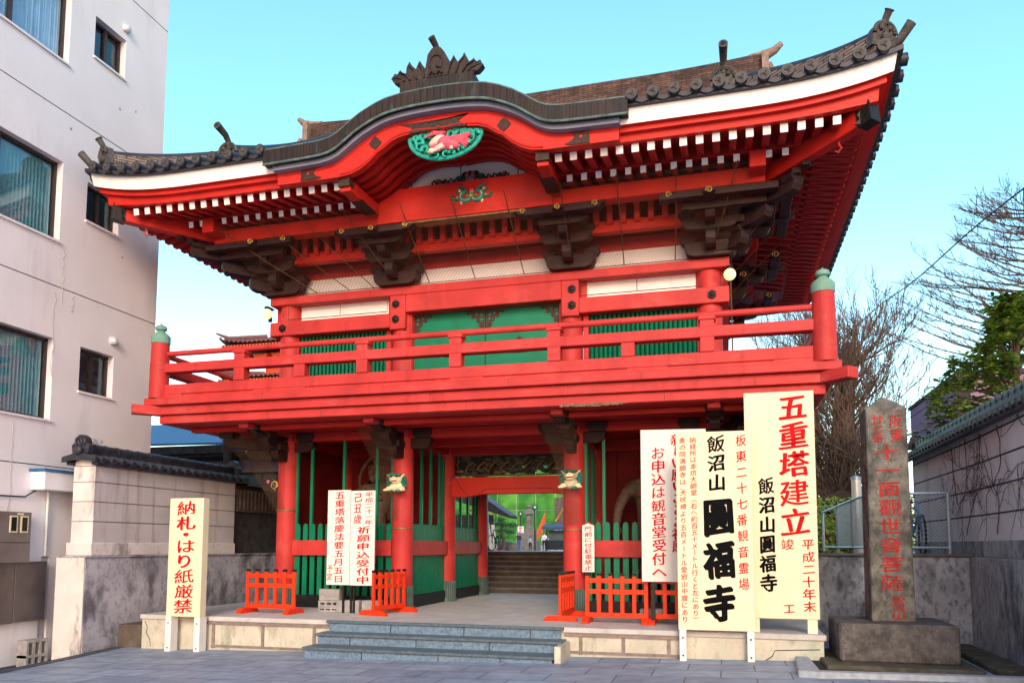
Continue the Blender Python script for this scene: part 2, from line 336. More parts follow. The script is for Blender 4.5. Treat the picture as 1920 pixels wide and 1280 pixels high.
# ------------------------------------------------------------------ brush lettering
_tc = bpy.data.curves.new('glyph_source', 'FONT'); _to = bpy.data.objects.new('glyph_source', _tc); C.objects.link(_to)
_gl = {}
def glyph(ch, bold):
    k = (ch, bold)
    if k not in _gl:
        _tc.body = ch; _tc.size = 1; _tc.offset = bold; _tc.resolution_u = 3
        bpy.context.view_layer.update()
        dg = bpy.context.evaluated_depsgraph_get()
        me = bpy.data.meshes.new_from_object(_to.evaluated_get(dg))
        rot = ch in 'ー（）'
        vs = []
        for v in me.vertices:
            x, y = v.co.x-.5, v.co.y-.38
            if rot: x, y = y, -x
            vs.append((x, y))
        _gl[k] = (vs, [tuple(p.vertices) for p in me.polygons]); bpy.data.meshes.remove(me)
    return _gl[k]
class Letters:
    """writing laid flat in the x-z plane of a board, drawn with a slanted broad brush"""
    def __init__(s): s.mb = MB()
    def char(s, ch, cx, cz, w, h, y, bold=.012, nib=.022, m=0, slant=.10):
        vs, fs = glyph(ch, 0)
        a, b2 = nib*.55+bold*.75, bold*.45+.003
        n = len(vs)
        if n > 80: a *= .55; b2 *= .6
        if n > 125: a *= .7; b2 *= .7
        kk = [(0, 0)] if not nib else [(-a, .35*a), (a, -.35*a), (b2*.5, b2), (-b2*.5, -b2), (0, 0)]
        if bold > .027: kk += [(-a*.55, .2*a+b2*.8), (a*.55, -.2*a-b2*.8), (-.5*a, .15*a-b2*.6), (.5*a, b2*.6-.15*a)]
        seed = Vector((cx*7.1, cz*5.3, ord(ch)*.137))
        for i, (dx, dz) in enumerate(kk):
            out = []
            for x, z in vs:
                nx = noise.noise(Vector((x*2.2, z*2.2, 0))+seed)*.05; nz = noise.noise(Vector((x*2.2, z*2.2, 9))+seed)*.05
                xx = x+nx+dx; zz = z+nz+dz+slant*x
                out.append((cx+xx*w, y-.0004*i, cz+zz*h))
            s.mb.add(out, fs, m)
    def col(s, text, x, zt, zb, w, y, bold=.012, nib=.022, m=0, hh=None, slant=.12):
        adv = [.55 if c in '・、' else 1 for c in text]; unit = (zt-zb)/sum(adv); z = zt
        for c, ad in zip(text, adv):
            s.char(c, x+rng.uniform(-.02, .02)*w, z-unit*ad/2, w, (hh or unit*.98)*rng.uniform(.95, 1.03), y, bold, nib, m, slant)
            z -= unit*ad
        return s
    def build(s, parent, mats, name='lettering'):
        out = None
        for k, mt in enumerate(mats):
            if k not in s.mb.m: continue
            mb = MB(); mp = {}
            for f, m in zip(s.mb.f, s.mb.m):
                if m == k: mb.f.append([mp.setdefault(i, len(mp)) for i in f]); mb.m.append(0); mb.s.append(False)
            mb.v = [None]*len(mp)
            for i, j in mp.items(): mb.v[j] = s.mb.v[i]
            nm = name if len(set(s.mb.m)) == 1 else ('red_lettering' if mt.name.startswith('red') else 'black_lettering')
            out = mb.build(nm, [mt], parent, local=True, recalc=False)
        return out

# ------------------------------------------------------------------ ground
def gz(x): return .055+.021*max(-6, min(5.2, x))
def make_ground():
    mb = MB()
    xs = [-60, -6, 5.0, 5.2, 60]; ys = [-60, -14, -3, 8, 60, 260]
    def g(x, y): return gz(x)-(.0 if x > -6 else .0)
    ln = [(-3.6, -14), (-4.98, -4.6), (-5.16, -3.33), (-5.40, -2.1), (-5.45, 6.5)]      # kerb line beside the building yard
    for (xa, ya), (xb, yb) in zip(ln, ln[1:]): mb.add([(xa, ya, gz(xa)), (5.2, ya, gz(5.2)), (5.2, yb, gz(5.2)), (xb, yb, gz(xb)), (xa, ya, -.4), (xb, yb, -.4)], [(0,1,2,3), (0, 3, 5, 4)])
    mb.add([(-3.6, -200, gz(-3.6)), (5.2, -200, gz(5.2)), (5.2, -14, gz(5.2)), (-3.6, -14, gz(-3.6))], [(0,1,2,3)])
    mb.add([(5.2, -200, gz(5.2)), (300, -200, gz(5.2)), (300, 6.5, gz(5.2)), (5.2, 6.5, gz(5.2))], [(0,1,2,3)])
    tag(mb.build('ground', PAVE), kind='structure')
    mb = MB(); mb.add([(-300, -200, -.24), (5, -200, -.24), (5, 6.5, -.24), (-300, 6.5, -.24)], [(0,1,2,3)]); mb.add([(-300, 6.5, -.24), (300, 6.5, -.24), (300, 300, -.24), (-300, 300, -.24)], [(0,1,2,3)]); tag(mb.build('yard_ground', SOILD), kind='structure')
    t = thing('gutter_kerb', 'narrow dark steel gutter kerb along the left edge of the paving', 'kerb', (-5.1, -4, 0)); mb = MB()
    for (xa, ya), (xb, yb) in zip(ln[:3], ln[1:4]):
        mb.beam((xa-.05, ya, gz(xa)-.01), (xb-.05, yb, gz(xb)-.01), .12, .06)
    mb.build('channel', STEELG, t)
    mb = MB()
    for (xa, ya), (xb, yb) in zip(ln[:3], ln[1:4]): mb.beam((xa-.05, ya, gz(xa)+.021), (xb-.05, yb, gz(xb)+.021), .03, .006)
    mb.build('slot', GROOVE, t)
    mb = MB()      # temple terrace behind the gate, sloping gently away
    mb.add([(-60, 7.35, 1.42), (60, 7.35, 1.42), (60, 54, 1.11), (-60, 54, 1.11), (60, 300, 1.0), (-60, 300, 1.0)], [(0,1,2,3), (3,2,4,5)])
    mb.add([(-60, 7.35, 1.42), (-60, 7.35, -.2), (-2.6, 7.35, -.2), (-2.6, 7.35, 1.42)], [(0,1,2,3)])
    mb.add([(2.6, 7.35, 1.42), (2.6, 7.35, -.2), (60, 7.35, -.2), (60, 7.35, 1.42)], [(0,1,2,3)])
    tag(mb.build('temple_terrace', PAVE), kind='structure')
SOILD = M('yard_asphalt', (.05, .048, .048), .95, var=.35, scale=6, bump=.6); STEELG = M('gutter_steel', (.13, .145, .17), .5, var=.3, scale=10, metal=.3)
make_ground()

# ------------------------------------------------------------------ stone platform and steps
PZ = .48
def make_platform():
    t = thing('stone_platform', 'low pale concrete platform with panelled sides that the red gate stands on', 'platform', (0, 1.2, 0))
    mb = MB(); mb.box(-5.06, 5.06, -2.08, 4.95, PZ-.07, PZ); mb.build('top_slab', PLAT, t, bevel=.008)
    mb = MB(); mb.box(-5.03, 5.03, -2.055, 4.92, -.15, PZ-.07); mb.build('side_wall', PLATSIDE, t)
    mb = MB()
    for x in (-3.72, -2.86, -2.0): mb.box(x-.022, x+.022, -2.075, -2.053, gz(x)+.03, PZ-.07)
    mb.box(-3.75, -1.75, -2.078, -2.057, gz(-3)+.03, gz(-3)+.065); mb.box(-3.9, -1.75, -2.085, -2.06, PZ-.115, PZ-.075); mb.build('panel_strips', PLATLINE, t); mb = MB()
    for x in (1.98, 2.55, 3.14): mb.box(x-.022, x+.022, -2.075, -2.053, gz(x)+.03, PZ-.07)
    mb.box(1.76, 3.3, -2.078, -2.057, gz(2.5)+.03, gz(2.5)+.065); mb.box(1.76, 3.3, -2.085, -2.06, PZ-.115, PZ-.075)
    mb.build('panel_strips', PLATLINE, t)
    mb = MB()       # old cracks at both ends
    def crack(pts):
        mb.tube([(x, -2.056, z) for x, z in pts], .006, 4)
    crack([(-4.98, .38), (-4.93, .28), (-4.95, .2), (-4.88, .1), (-4.86, -.02)])
    crack([(4.98, .30), (4.7, .285), (4.45, .27), (4.42, .2), (4.3, .12)])
    mb.build('cracks', GRIME_M, t)
    t = thing('stone_steps', 'three blue grey granite steps leading up to the gate platform', 'steps', (0, -2.5, 0))
    mb = MB()
    for (y0, y1, z0, z1, xa, xb) in ((-2.42, -2.09, 0, .325, -1.76, 1.76), (-2.76, -2.42, -.1, .175, -1.77, 1.74)):
        mb.box(xa+.01, xb-.01, y0+.02, y1+.02, z0-.05, z1-.03)
    mb.box(-1.72, 1.72, -2.13, -2.09, .30, PZ-.035); mb.build('risers', STEP, t)
    mb = MB(); mb.box(-1.76, 1.76, -2.16, -2.09, PZ-.035, PZ+.005); mb.box(-1.78, 1.79, -2.44, -2.09, .29, .328); mb.box(-1.79, 1.76, -2.78, -2.40, .14, .178)
    mb.build('treads', STEP2, t, bevel=.006)
    mb = MB()
    for z0, z1, y, xs in ((.328, PZ-.035, -2.1315, (-.75, .35, 1.3)), (.178, .29, -2.4015, (-1.25, -.25, .8)), (.02, .14, -2.7415, (-.9, .2, 1.05))):
        for x in xs: mb.box(x-.006, x+.006, y-.001, y+.01, z0, z1)
    mb.build('joints', GRIME_M, t)
    mb = MB(); mb.box(1.76, 1.84, -2.72, -2.09, -.05, .30); mb.build('cheek', PLATSIDE, t)
GRIME_M = M('crack_grime', (.03, .027, .024), .9)
STEP2 = M('blue_granite_tread', (.085, .12, .145), .4, var=.3, scale=26, bump=.25, bscale=120, stains=[((.16, .19, .21), .6, (5, 5, 5), .58)])
make_platform()

# ------------------------------------------------------------------ the gate
G = thing('temple_gate', 'two storey vermilion temple gate with tiled roof, wavy central gable and railed balcony', 'temple gate', (0, 0, PZ))
ROW = (0.0, 2.2, 4.4)
CX = (-3.76, -1.51, 1.51, 3.76)
def gate_lower():
    # columns
    mb = MB(); mb.lathe([(.185, 0), (.183, 1.0), (.178, 2.3), (.17, 3.1)], n=28)
    col = mb.build('column', RED, G, local=True, loc=(0, 0, 0))
    mb = MB()
    n = 28; prof = []
    for k in range(n*2):
        a = math.pi*k/n; r = .205 if k % 2 else .193; prof.append((r*math.cos(a), r*math.sin(a)))
    mb.prism(prof, .0, .40, 'xy'); mb.lathe([(.225, 0), (.225, .04), (.21, .07)], n=28)
    mb.build('column_shoe', TEALB, col, local=True)
    first = True
    for y in ROW:
        for x in CX:
            c = col if first else inst(col)
            first = False; c.location = (x, y, 0)
    # metal bands
    for x, z in ((-3.76, 2.19), (-1.51, 1.86), (1.51, 1.83)):
        mb = MB(); mb.lathe([(.183, z-.015), (.193, z-.012), (.193, z+.012), (.183, z+.015)], c=(x, 0, 0), n=28); mb.build('column_band', GOLDB, G)
    # head beams and tie panels
    def beamx(name, x0, x1, y0, y1, z0, z1, m=RED, b=.01): mb = MB(); mb.box(x0, x1, y0, y1, z0, z1); return mb.build(name, m, G, bevel=b)
    beamx('head_beam', -3.9, 3.9, -.12, .12, 3.42, 3.58, RED2)
    for y in ROW[1:]: beamx('head_beam', -3.9, 3.9, y-.1, y+.1, 3.36, 3.58, RED2)
    for x in CX: beamx('tie_beam', x-.1, x+.1, .12, 4.5, 3.38, 3.575, RED2)
    beamx('lower_ceiling', -5.1, 5.1, -1.6, 6.0, 3.582, 3.60, RED2, 0)
    # passage beams
    def arch_beam(y, z0, z1):
        pts = [(-1.4, z1-.06), (-1.3, z1), (1.3, z1), (1.4, z1-.06), (1.4, z0)]
        pts += [(1.05, z0+.0), (.8, z0+.045), (.6, z0+.055), (-.6, z0+.055), (-.8, z0+.045), (-1.05, z0), (-1.4, z0)]
        mb = MB(); mb.prism(pts, y-.1, y+.1); mb.build('rainbow_beam', RED2R, G, bevel=.01)
        mb = MB()
        for s in (-1, 1):
            mb.tube([(s*1.28, y-.102, z1-.02), (s*1.2, y-.102, z0+.2), (s*1.02, y-.102, z0+.02)], .006, 4)
        mb.tube([(-.8, y-.102, z0+.06), (-.7, y-.102, z0+.13), (-.6, y-.102, z0+.15), (.6, y-.102, z0+.15), (.7, y-.102, z0+.13), (.8, y-.102, z0+.06)], .005, 4)
        mb.build('incised_lines', GROOVE, G)
    arch_beam(2.2, 2.53, 2.92)
    beamx('upper_passage_beam', -1.4, 1.4, .95, 1.15, 3.40, 3.575, RED2)
    # carved transom: writhing dragon, clouds and a frame
    mb = MB()
    mb.tube([(-1.32+2.64*i/60, 2.2+.05*math.sin(i*.9), 3.16+.12*math.sin(i*.42)+.03*math.sin(i*1.3)) for i in range(61)], [.02+.055*math.sin(math.pi*min(1, i/50)) for i in range(61)], 8)
    r = random.Random(4)
    for i in range(60):
        x = r.uniform(-1.3, 1.3); z = r.choice([r.uniform(2.98, 3.08), r.uniform(3.24, 3.4), r.uniform(2.96, 3.4)])
        mb.sphere((x, 2.2+r.uniform(-.04, .04), z), r.uniform(.035, .085), 8, 0 if r.random() < .7 else 1, (1.5, .5, .6))
    for i in range(10):
        x = -1.1+.24*i; mb.tube([(x, 2.14, 3.0+.06*(i%2)), (x+.06, 2.12, 3.14), (x+.16, 2.14, 3.22), (x+.22, 2.14, 3.14)], .02, 6, 1)
    mb.build('transom_carving', [CARV1, CARV2], G)
    mb = MB(); mb.box(-1.38, -.30, 2.26, 2.28, 2.95, 3.4); mb.box(.62, 1.38, 2.26, 2.28, 2.95, 3.4); mb.box(-.30, .62, 2.26, 2.28, 3.16, 3.4); mb.box(.1, .3, 2.26, 2.28, 2.95, 3.16); mb.build('transom_backing', BLACK, G)
    mb = MB()
    for z in (2.94, 3.34): mb.box(-1.38, 1.38, 2.12, 2.15, z, z+.025)
    for x in (-1.25, 1.3): mb.box(x-.012, x+.012, 2.12, 2.15, 2.94, 3.36)
    mb.build('transom_frame', FRAMEB, G)
    # picket screens : bay fronts and passage sides
    def screen(p, q, n, name='picket_screen', poles=3):
        p, q = Vector(p), Vector(q); d = (q-p); L = d.length; d.normalize(); nrm = Vector((-d.y, d.x, 0))
        fr = MB(); pk = MB()
        ang = math.atan2(d.y, d.x); rot = Matrix.Translation(p) @ Matrix.Rotation(ang, 4, 'Z')
        st = L/n
        for i in range(n):
            x = st*(i+.5); w = min(.045, st*.33)
            top = 1.96
            pk.prism([(x-w, .70), (x+w, .70), (x+w, top-.07), (x+w*.75, top-.05), (x+w, top-.035), (x, top), (x-w, top-.035), (x-w*.75, top-.05), (x-w, top-.07)], -.03, .0)
        o = pk.xform(rot).build('pickets', GREEN, G)
        fr = MB(); fr.box(0, L, -.10, .05, 1.39, 1.66); fr.xform(rot).build('rail', RED, G, bevel=.01)
        b = MB(); b.box(0, L, -.06, .03, PZ, .70); b.xform(rot).build('base_board', BLACK, G)
        b = MB()
        for i in range(poles):
            x = L*(i+.5)/poles; b.box(x-.024, x+.024, -.02, .028, 1.6, 3.42)
        b.box(0, .05, -.02, .03, .7, 3.25); b.box(L-.05, L, -.02, .03, .7, 3.25)
        b.xform(rot).build('tall_bars', GREEN, G)
    e = .17
    screen((-3.76+e, 0, 0), (-1.51-e, 0, 0), 13); screen((1.51+e, 0, 0), (3.76-e, 0, 0), 13)
    for s in (-1, 1):
        for y0, y1 in ((0, 2.2), (2.2, 4.4)):
            screen((s*1.51, y0+e, 0), (s*1.51, y1-e, 0), 20, poles=4) if s < 0 else screen((s*1.51, y1-e, 0), (s*1.51, y0+e, 0), 20, poles=4)
    # bay rear and outer walls
    for s in (-1, 1):
        mb = MB(); x = s*3.76
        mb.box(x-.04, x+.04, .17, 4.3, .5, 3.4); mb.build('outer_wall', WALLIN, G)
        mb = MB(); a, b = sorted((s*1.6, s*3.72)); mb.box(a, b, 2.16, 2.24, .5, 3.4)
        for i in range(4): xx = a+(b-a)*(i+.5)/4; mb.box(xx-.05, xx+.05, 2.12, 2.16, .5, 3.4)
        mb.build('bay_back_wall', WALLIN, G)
        mb = MB(); mb.box(a, b, .1, 2.2, PZ, PZ+.25); mb.build('bay_floor', BLACK, G)
    # corbels below the balcony
    for x in CX:
        corner = 0 if abs(x) < 2 else (1 if x > 0 else -1)
        mb = MB()
        def sidearm(s, z0=3.24, z1=3.42):
            a = x+s*.1; b = x+s*.52
            mb.prism([(a, z0), (b-s*.1, z0), (b-s*.02, z0+.05), (b, z0+.1), (b, z1), (a, z1)], -.07, .07)
            b2 = x+s*.4; mb.prism([(b2-s*.13, z1-.005), (b2+s*.13, z1-.005), (b2+s*.17, z1+.06), (b2+s*.17, z1+.14), (b2-s*.17, z1+.14), (b2-s*.17, z1+.06)], -.17, .125)
        for s in (-1, 1):
            sidearm(s)
        def fwd(dx, dy, L, z0, z1, w=.075):
            d = Vector((dx, dy, 0)).normalized(); n = Vector((-d.y, d.x, 0))
            prof = [(.1, z0), (L-.16, z0), (L-.04, z0+.05), (L, z0+.12), (L, z1), (.1, z1)]
            vs = [Vector((x, 0, 0))+d*u+n*sg*w+Vector((0, 0, z)) for sg in (-1, 1) for u, z in prof]; k = len(prof)
            mb.add(vs, [tuple(range(k)), tuple(range(2*k-1, k-1, -1))]+[(i, (i+1) % k, k+(i+1) % k, k+i) for i in range(k)])
            c = Vector((x, 0, 0))+d*(L-.12)
            mb.box(c.x-.13, c.x+.13, c.y-.13, c.y+.13, z1-.002, z1+.1)
        fwd(0, -1, .48, 3.06, 3.24); fwd(0, -1, .82, 3.26, 3.42); fwd(0, -1, 1.2, 3.44, 3.5)
        if corner:
            fwd(corner, -1, .75, 3.07, 3.25); fwd(corner, -1, 1.15, 3.265, 3.43); fwd(corner, 0, .9, 3.25, 3.41); fwd(corner, 0, 1.25, 3.43, 3.5)
        mb.build('corbel', BROWN, G, bevel=.006)
        beamx('balcony_joist', x-.09, x+.09, -1.42, -.12, 3.50, 3.58)
    for s in (-1, 1):
        for y in ROW:
            mb = MB(); a, b = sorted((s*3.85, s*5.1)); mb.box(a, b, y-.09, y+.09, 3.50, 3.58); mb.build('balcony_joist', RED, G)
            if y:
                mb = MB(); mb.prism([(s*3.85, 3.1), (s*4.4, 3.12), (s*4.6, 3.25), (s*4.9, 3.4), (s*4.9, 3.5), (s*3.85, 3.5)], y-.08, y+.08); mb.build('corbel', BROWN, G)
    beamx('balcony_girder', -5.0, 5.0, -1.12, -.96, 3.50, 3.58, RED2)
    # painted nosings on the outer columns
    for s in (-1, 1):
        x0 = s*3.9
        mb = MB(); P = [(0, 0), (.10, .0), (.33, .07), (.37, .17), (.34, .24), (.16, .31), (.06, .3), (0, .27)]
        mb.prism([(x0+s*u, 2.50+v) for u, v in P], -.07, .07); nz_ = mb.build('nosing', BROWN, G, bevel=.008)
        def sw(pts, r0, mt):
            mb = MB(); mb.tube([(x0+s*u, -.075, 2.5+v) for u, v in pts], r0, 6); mb.build('painted_swirl', mt, nz_)
        sw([(.06, .05), (.10, .09), (.14, .11), (.17, .16)], [.004, .007, .006, .004], YELL)
        sw([(.07, .10), (.035, .14), (.045, .20), (.09, .22), (.14, .20), (.16, .16)], [.01, .02, .02, .015, .008, .004], YELL)
        sw([(.09, .13), (.11, .17), (.14, .17), (.165, .14)], [.006, .012, .01, .004], BLUEC)
        sw([(.10, .235), (.12, .265), (.16, .275)], [.006, .012, .005], GREEN)
        mb = MB(); mb.sphere((x0+s*.225, -.075, 2.72), .034, 10, 0, (1, .3, 1)); mb.build('painted_peach', PINK, nz_)
    # carved lion heads on the inner columns
    for x in (-1.51, 1.51):
        y = -.27; z = 2.48
        mb = MB()
        mb.sphere((x, y, z+.085), .12, 14, 0, (1.15, .8, .75))                     # chest
        for s in (-1, 1):
            mb.sphere((x+s*.115, y-.06, z+.05), .055, 10, 0, (1.1, 1, .8)); mb.sphere((x+s*.15, y-.11, z+.025), .038, 10, 0, (1.3, 1.1, .7))
            for k in range(3): mb.sphere((x+s*(.135+.022*k), y-.145, z+.018), .013, 8, 0, (1, 1.4, .8))
        mb.sphere((x, y-.04, z+.205), .095, 14, 0, (1.2, .95, .7)); mb.sphere((x, y-.11, z+.215), .05, 10, 0, (1.5, .8, .65))   # muzzle
        mb.sphere((x, y-.15, z+.235), .02, 8, 0, (1.5, .8, .8)); mb.sphere((x, y-.09, z+.155), .05, 10, 0, (1.4, .8, .35))
        for s in (-1, 1):
            mb.prism([(x+s*.1, z+.22), (x+s*.17, z+.30), (x+s*.09, z+.27)], y-.06, y-.03)
            mb.sphere((x+s*.05, y-.115, z+.255), .018, 8, 2)
        mb.sphere((x, y-.13, z+.183), .045, 10, 1, (1.3, .6, .22))
        for k in range(-3, 4): mb.box(x+k*.018-.006, x+k*.018+.006, y-.168, y-.155, z+.185, z+.2, 0)
        lion = mb.build('lion_carving', [CREAM, SIGNRED, IRON], G)
        mb = MB()
        for i in range(7): mb.sphere((x-.09+.03*i, y-.09, z+.285+.012*math.sin(i*1.05)), .035, 10, 0, (1, .8, .75))
        for i in range(4):
            for s in (-1, 1):
                mb.tube([(x+s*.1, y-.02, z+.1+.045*i), (x+s*(.15+.01*(i%2)), y-.03, z+.1+.045*i), (x+s*.195, y, z+.13+.045*i)], [.03, .024, .004], 6)
        mb.tube([(x+.02, y-.1, z+.01), (x+.09, y-.09, z+.005), (x+.17, y-.05, z+.03)], [.02, .025, .01], 6)
        mb.build('mane', DTEAL, lion)
GOLDB = M('old_brass_band', (.22, .14, .06), .5, var=.4, scale=20, metal=.4)
CARV1 = M('dark_dragon_carving', (.05, .055, .045), .55, var=.5, scale=18, bump=.5); CARV2 = M('gilt_worn_carving', (.13, .095, .05), .5, var=.5, scale=18)
FRAMEB = M('brown_frame', (.10, .055, .03), .6)
RED2R = M('passage_beam_red', (.62, .035, .020), .4, var=.08, bump=.04)
WALLIN = M('shade_darkened_red_board', (.15, .007, .008), .7, var=.25, scale=3)  # bay and coving shade painted into this red; the hut uses it too
gate_lower()

# ---- balcony
def gate_balcony():
    def frame(name, half, yf, z0, z1, w, mat=RED, nose=0, yb=None):
        yb = 4.4-yf if yb is None else yb
        mb = MB(); mb.box(-half-nose, half+nose, yf, yf+w, z0, z1); mb.build(name, mat, G, bevel=.008)
        for s in (-1, 1):
            a, b = sorted((s*half, s*(half-w))); mb = MB(); mb.box(a, b, yf+w+.001 if nose == 0 else yf-nose, yb, z0-.002, z1-.002); mb.build(name, mat, G, bevel=.008)
        mb = MB(); mb.box(-half, half, yb, yb+w, z0, z1); mb.build(name, mat, G)
    frame('deck_edge', 5.38, -1.83, 3.865, 3.985, .30)
    frame('deck_beam', 5.26, -1.74, 3.715, 3.858, .22)
    for s in (-1, 1):
        mb = MB(); mb.beam((s*4.9, -1.38, 3.786), (s*5.49, -1.97, 3.786), .20, .15); mb.build('corner_nose', RED, G, bevel=.008)
    frame('lower_deck_beam', 5.19, -1.67, 3.575, 3.71, .22)
    mb = MB()
    for z0, z1, y, xs in ((3.868, 3.982, -1.831, (-3.15, -1.3, .9, 2.8)), (3.718, 3.856, -1.741, (-4.2, -.35, 1.75, 4.3)), (3.578, 3.708, -1.671, (-2.2, .2, 3.1))):
        for x in xs: mb.box(x-.0025, x+.0025, y-.001, y+.02, z0, z1)
    mb.build('board_joints', GROOVE, G)
    mb = MB(); mb.box(-5.1, 5.1, -1.54, 5.9, 3.80, 3.975); mb.build('balcony_floor', RED2, G)
    # splintered timber under the beam, right of centre
    mb = MB(); r = random.Random(5); vs = []; n = 46
    for i in range(n+1):
        x = 1.62+.92*i/n; d = .028*math.sin(math.pi*i/n)**.5
        vs += [(x, -1.675, 3.575+.006+d*.3+r.uniform(0, .012)), (x, -1.682-r.uniform(0, .006), 3.575-d*.6-r.uniform(0, .02))]
    mb.add(vs, [(2*i, 2*i+1, 2*i+3, 2*i+2) for i in range(n)])
    vs2 = [(v[0], v[1]+.03, v[2]) for v in vs]; mb.add(vs2, [(2*i, 2*i+1, 2*i+3, 2*i+2) for i in range(n)])
    for i in range(24):
        x = 1.62+.92*r.random(); mb.beam((x, -1.68, 3.577), (x+r.uniform(.05, .16), -1.684, 3.572+r.uniform(-.012, .014)), .006, .008)
    mb.build('splintered_edge', SPLINT, G)
    # railing
    Yf = -1.68; yb = 6.08
    def rails(p, q):
        p, q = Vector(p), Vector(q); d = (q-p).normalized()
        for nm, z0, z1, w in (('bottom_rail', 4.05, 4.215, .14), ('middle_rail', 4.415, 4.565, .185)):
            mb = MB(); c = Vector((0, 0, (z0+z1)/2)); mb.beam(p+c, q+c, w, z1-z0); mb.build(nm, RED, G, bevel=.008)
        mb = MB(); c = Vector((0, 0, 4.745)); mb.tube([p+c, q+c], .046, 14); mb.build('top_rail', RED, G)
    rails((-5.19, Yf, 0), (5.19, Yf, 0))
    for s in (-1, 1): rails((s*5.19, Yf+.06, 0), (s*5.19, yb, 0))
    # blocks that lift the bottom rail off the deck
    mb = MB(); xs = [-5.2, -4.3, -2.75, -2.25, -.6, .35, 2.0, 2.55, 4.1, 5.2]
    for a, b in ((-5.19, -4.72), (-3.35, -2.45), (-.02, .48), (2.6, 3.15), (4.55, 5.19)): mb.prism([(a-.04, 3.986), (b+.04, 3.986), (b, 4.05), (a, 4.05)], Yf-.07, Yf+.07)
    mb.box(-5.19, 5.19, Yf-.045, Yf+.045, 3.99, 4.049)
    mb.build('rail_sleeper', RED, G)
    for x in (-3.64, -1.47, .05, 1.55, 3.69):
        mb = MB(); mb.box(x-.095, x+.095, Yf-.086, Yf+.086, 4.216, 4.66)
        mb.prism([(x-.115, 4.66), (x+.115, 4.66), (x+.115, 4.705), (x+.09, 4.72), (x-.09, 4.72), (x-.115, 4.705)], Yf-.10, Yf+.10)
        mb.build('rail_post', RED, G, bevel=.006)
    for x in (-2.55, 2.61):
        mb = MB(); mb.box(x-.095, x+.095, Yf-.08, Yf+.08, 4.216, 4.414); mb.build('short_rail_post', RED, G, bevel=.006)
    for s in (-1, 1):
        for y in (.6, 2.8, 5.0):
            mb = MB(); X = s*5.19; mb.box(X-.09, X+.09, y-.095, y+.095, 4.216, 4.70); mb.box(X-.11, X+.11, y-.115, y+.115, 4.66, 4.715); mb.build('rail_post', RED, G, bevel=.006)
    mb = MB(); mb.lathe([(.155, 0), (.152, .5), (.142, .93)], n=28)
    post = mb.build('corner_post', RED, G, local=True, loc=(-5.19, Yf-.03, 3.987-PZ))
    mb = MB(); mb.lathe([(.15, .93), (.152, .94), (.152, 1.05), (.13, 1.08), (.07, 1.13), (.055, 1.15), (.085, 1.165), (.095, 1.19), (.085, 1.225), (.05, 1.245), (.02, 1.258), (.008, 1.275), (0.001, 1.28)], n=28)
    mb.build('finial', FINIAL, post, local=True)
    for loc in ((5.19, Yf-.03), (-5.19, yb), (5.19, yb)): inst(post, (loc[0], loc[1], 3.987-PZ))
SPLINT = M('bare_splintered_wood', (.19, .12, .08), .9, var=.4, scale=20, bump=.6, stains=[((.10, .07, .05), .7, (30, 10, 30), .5)])
gate_balcony()

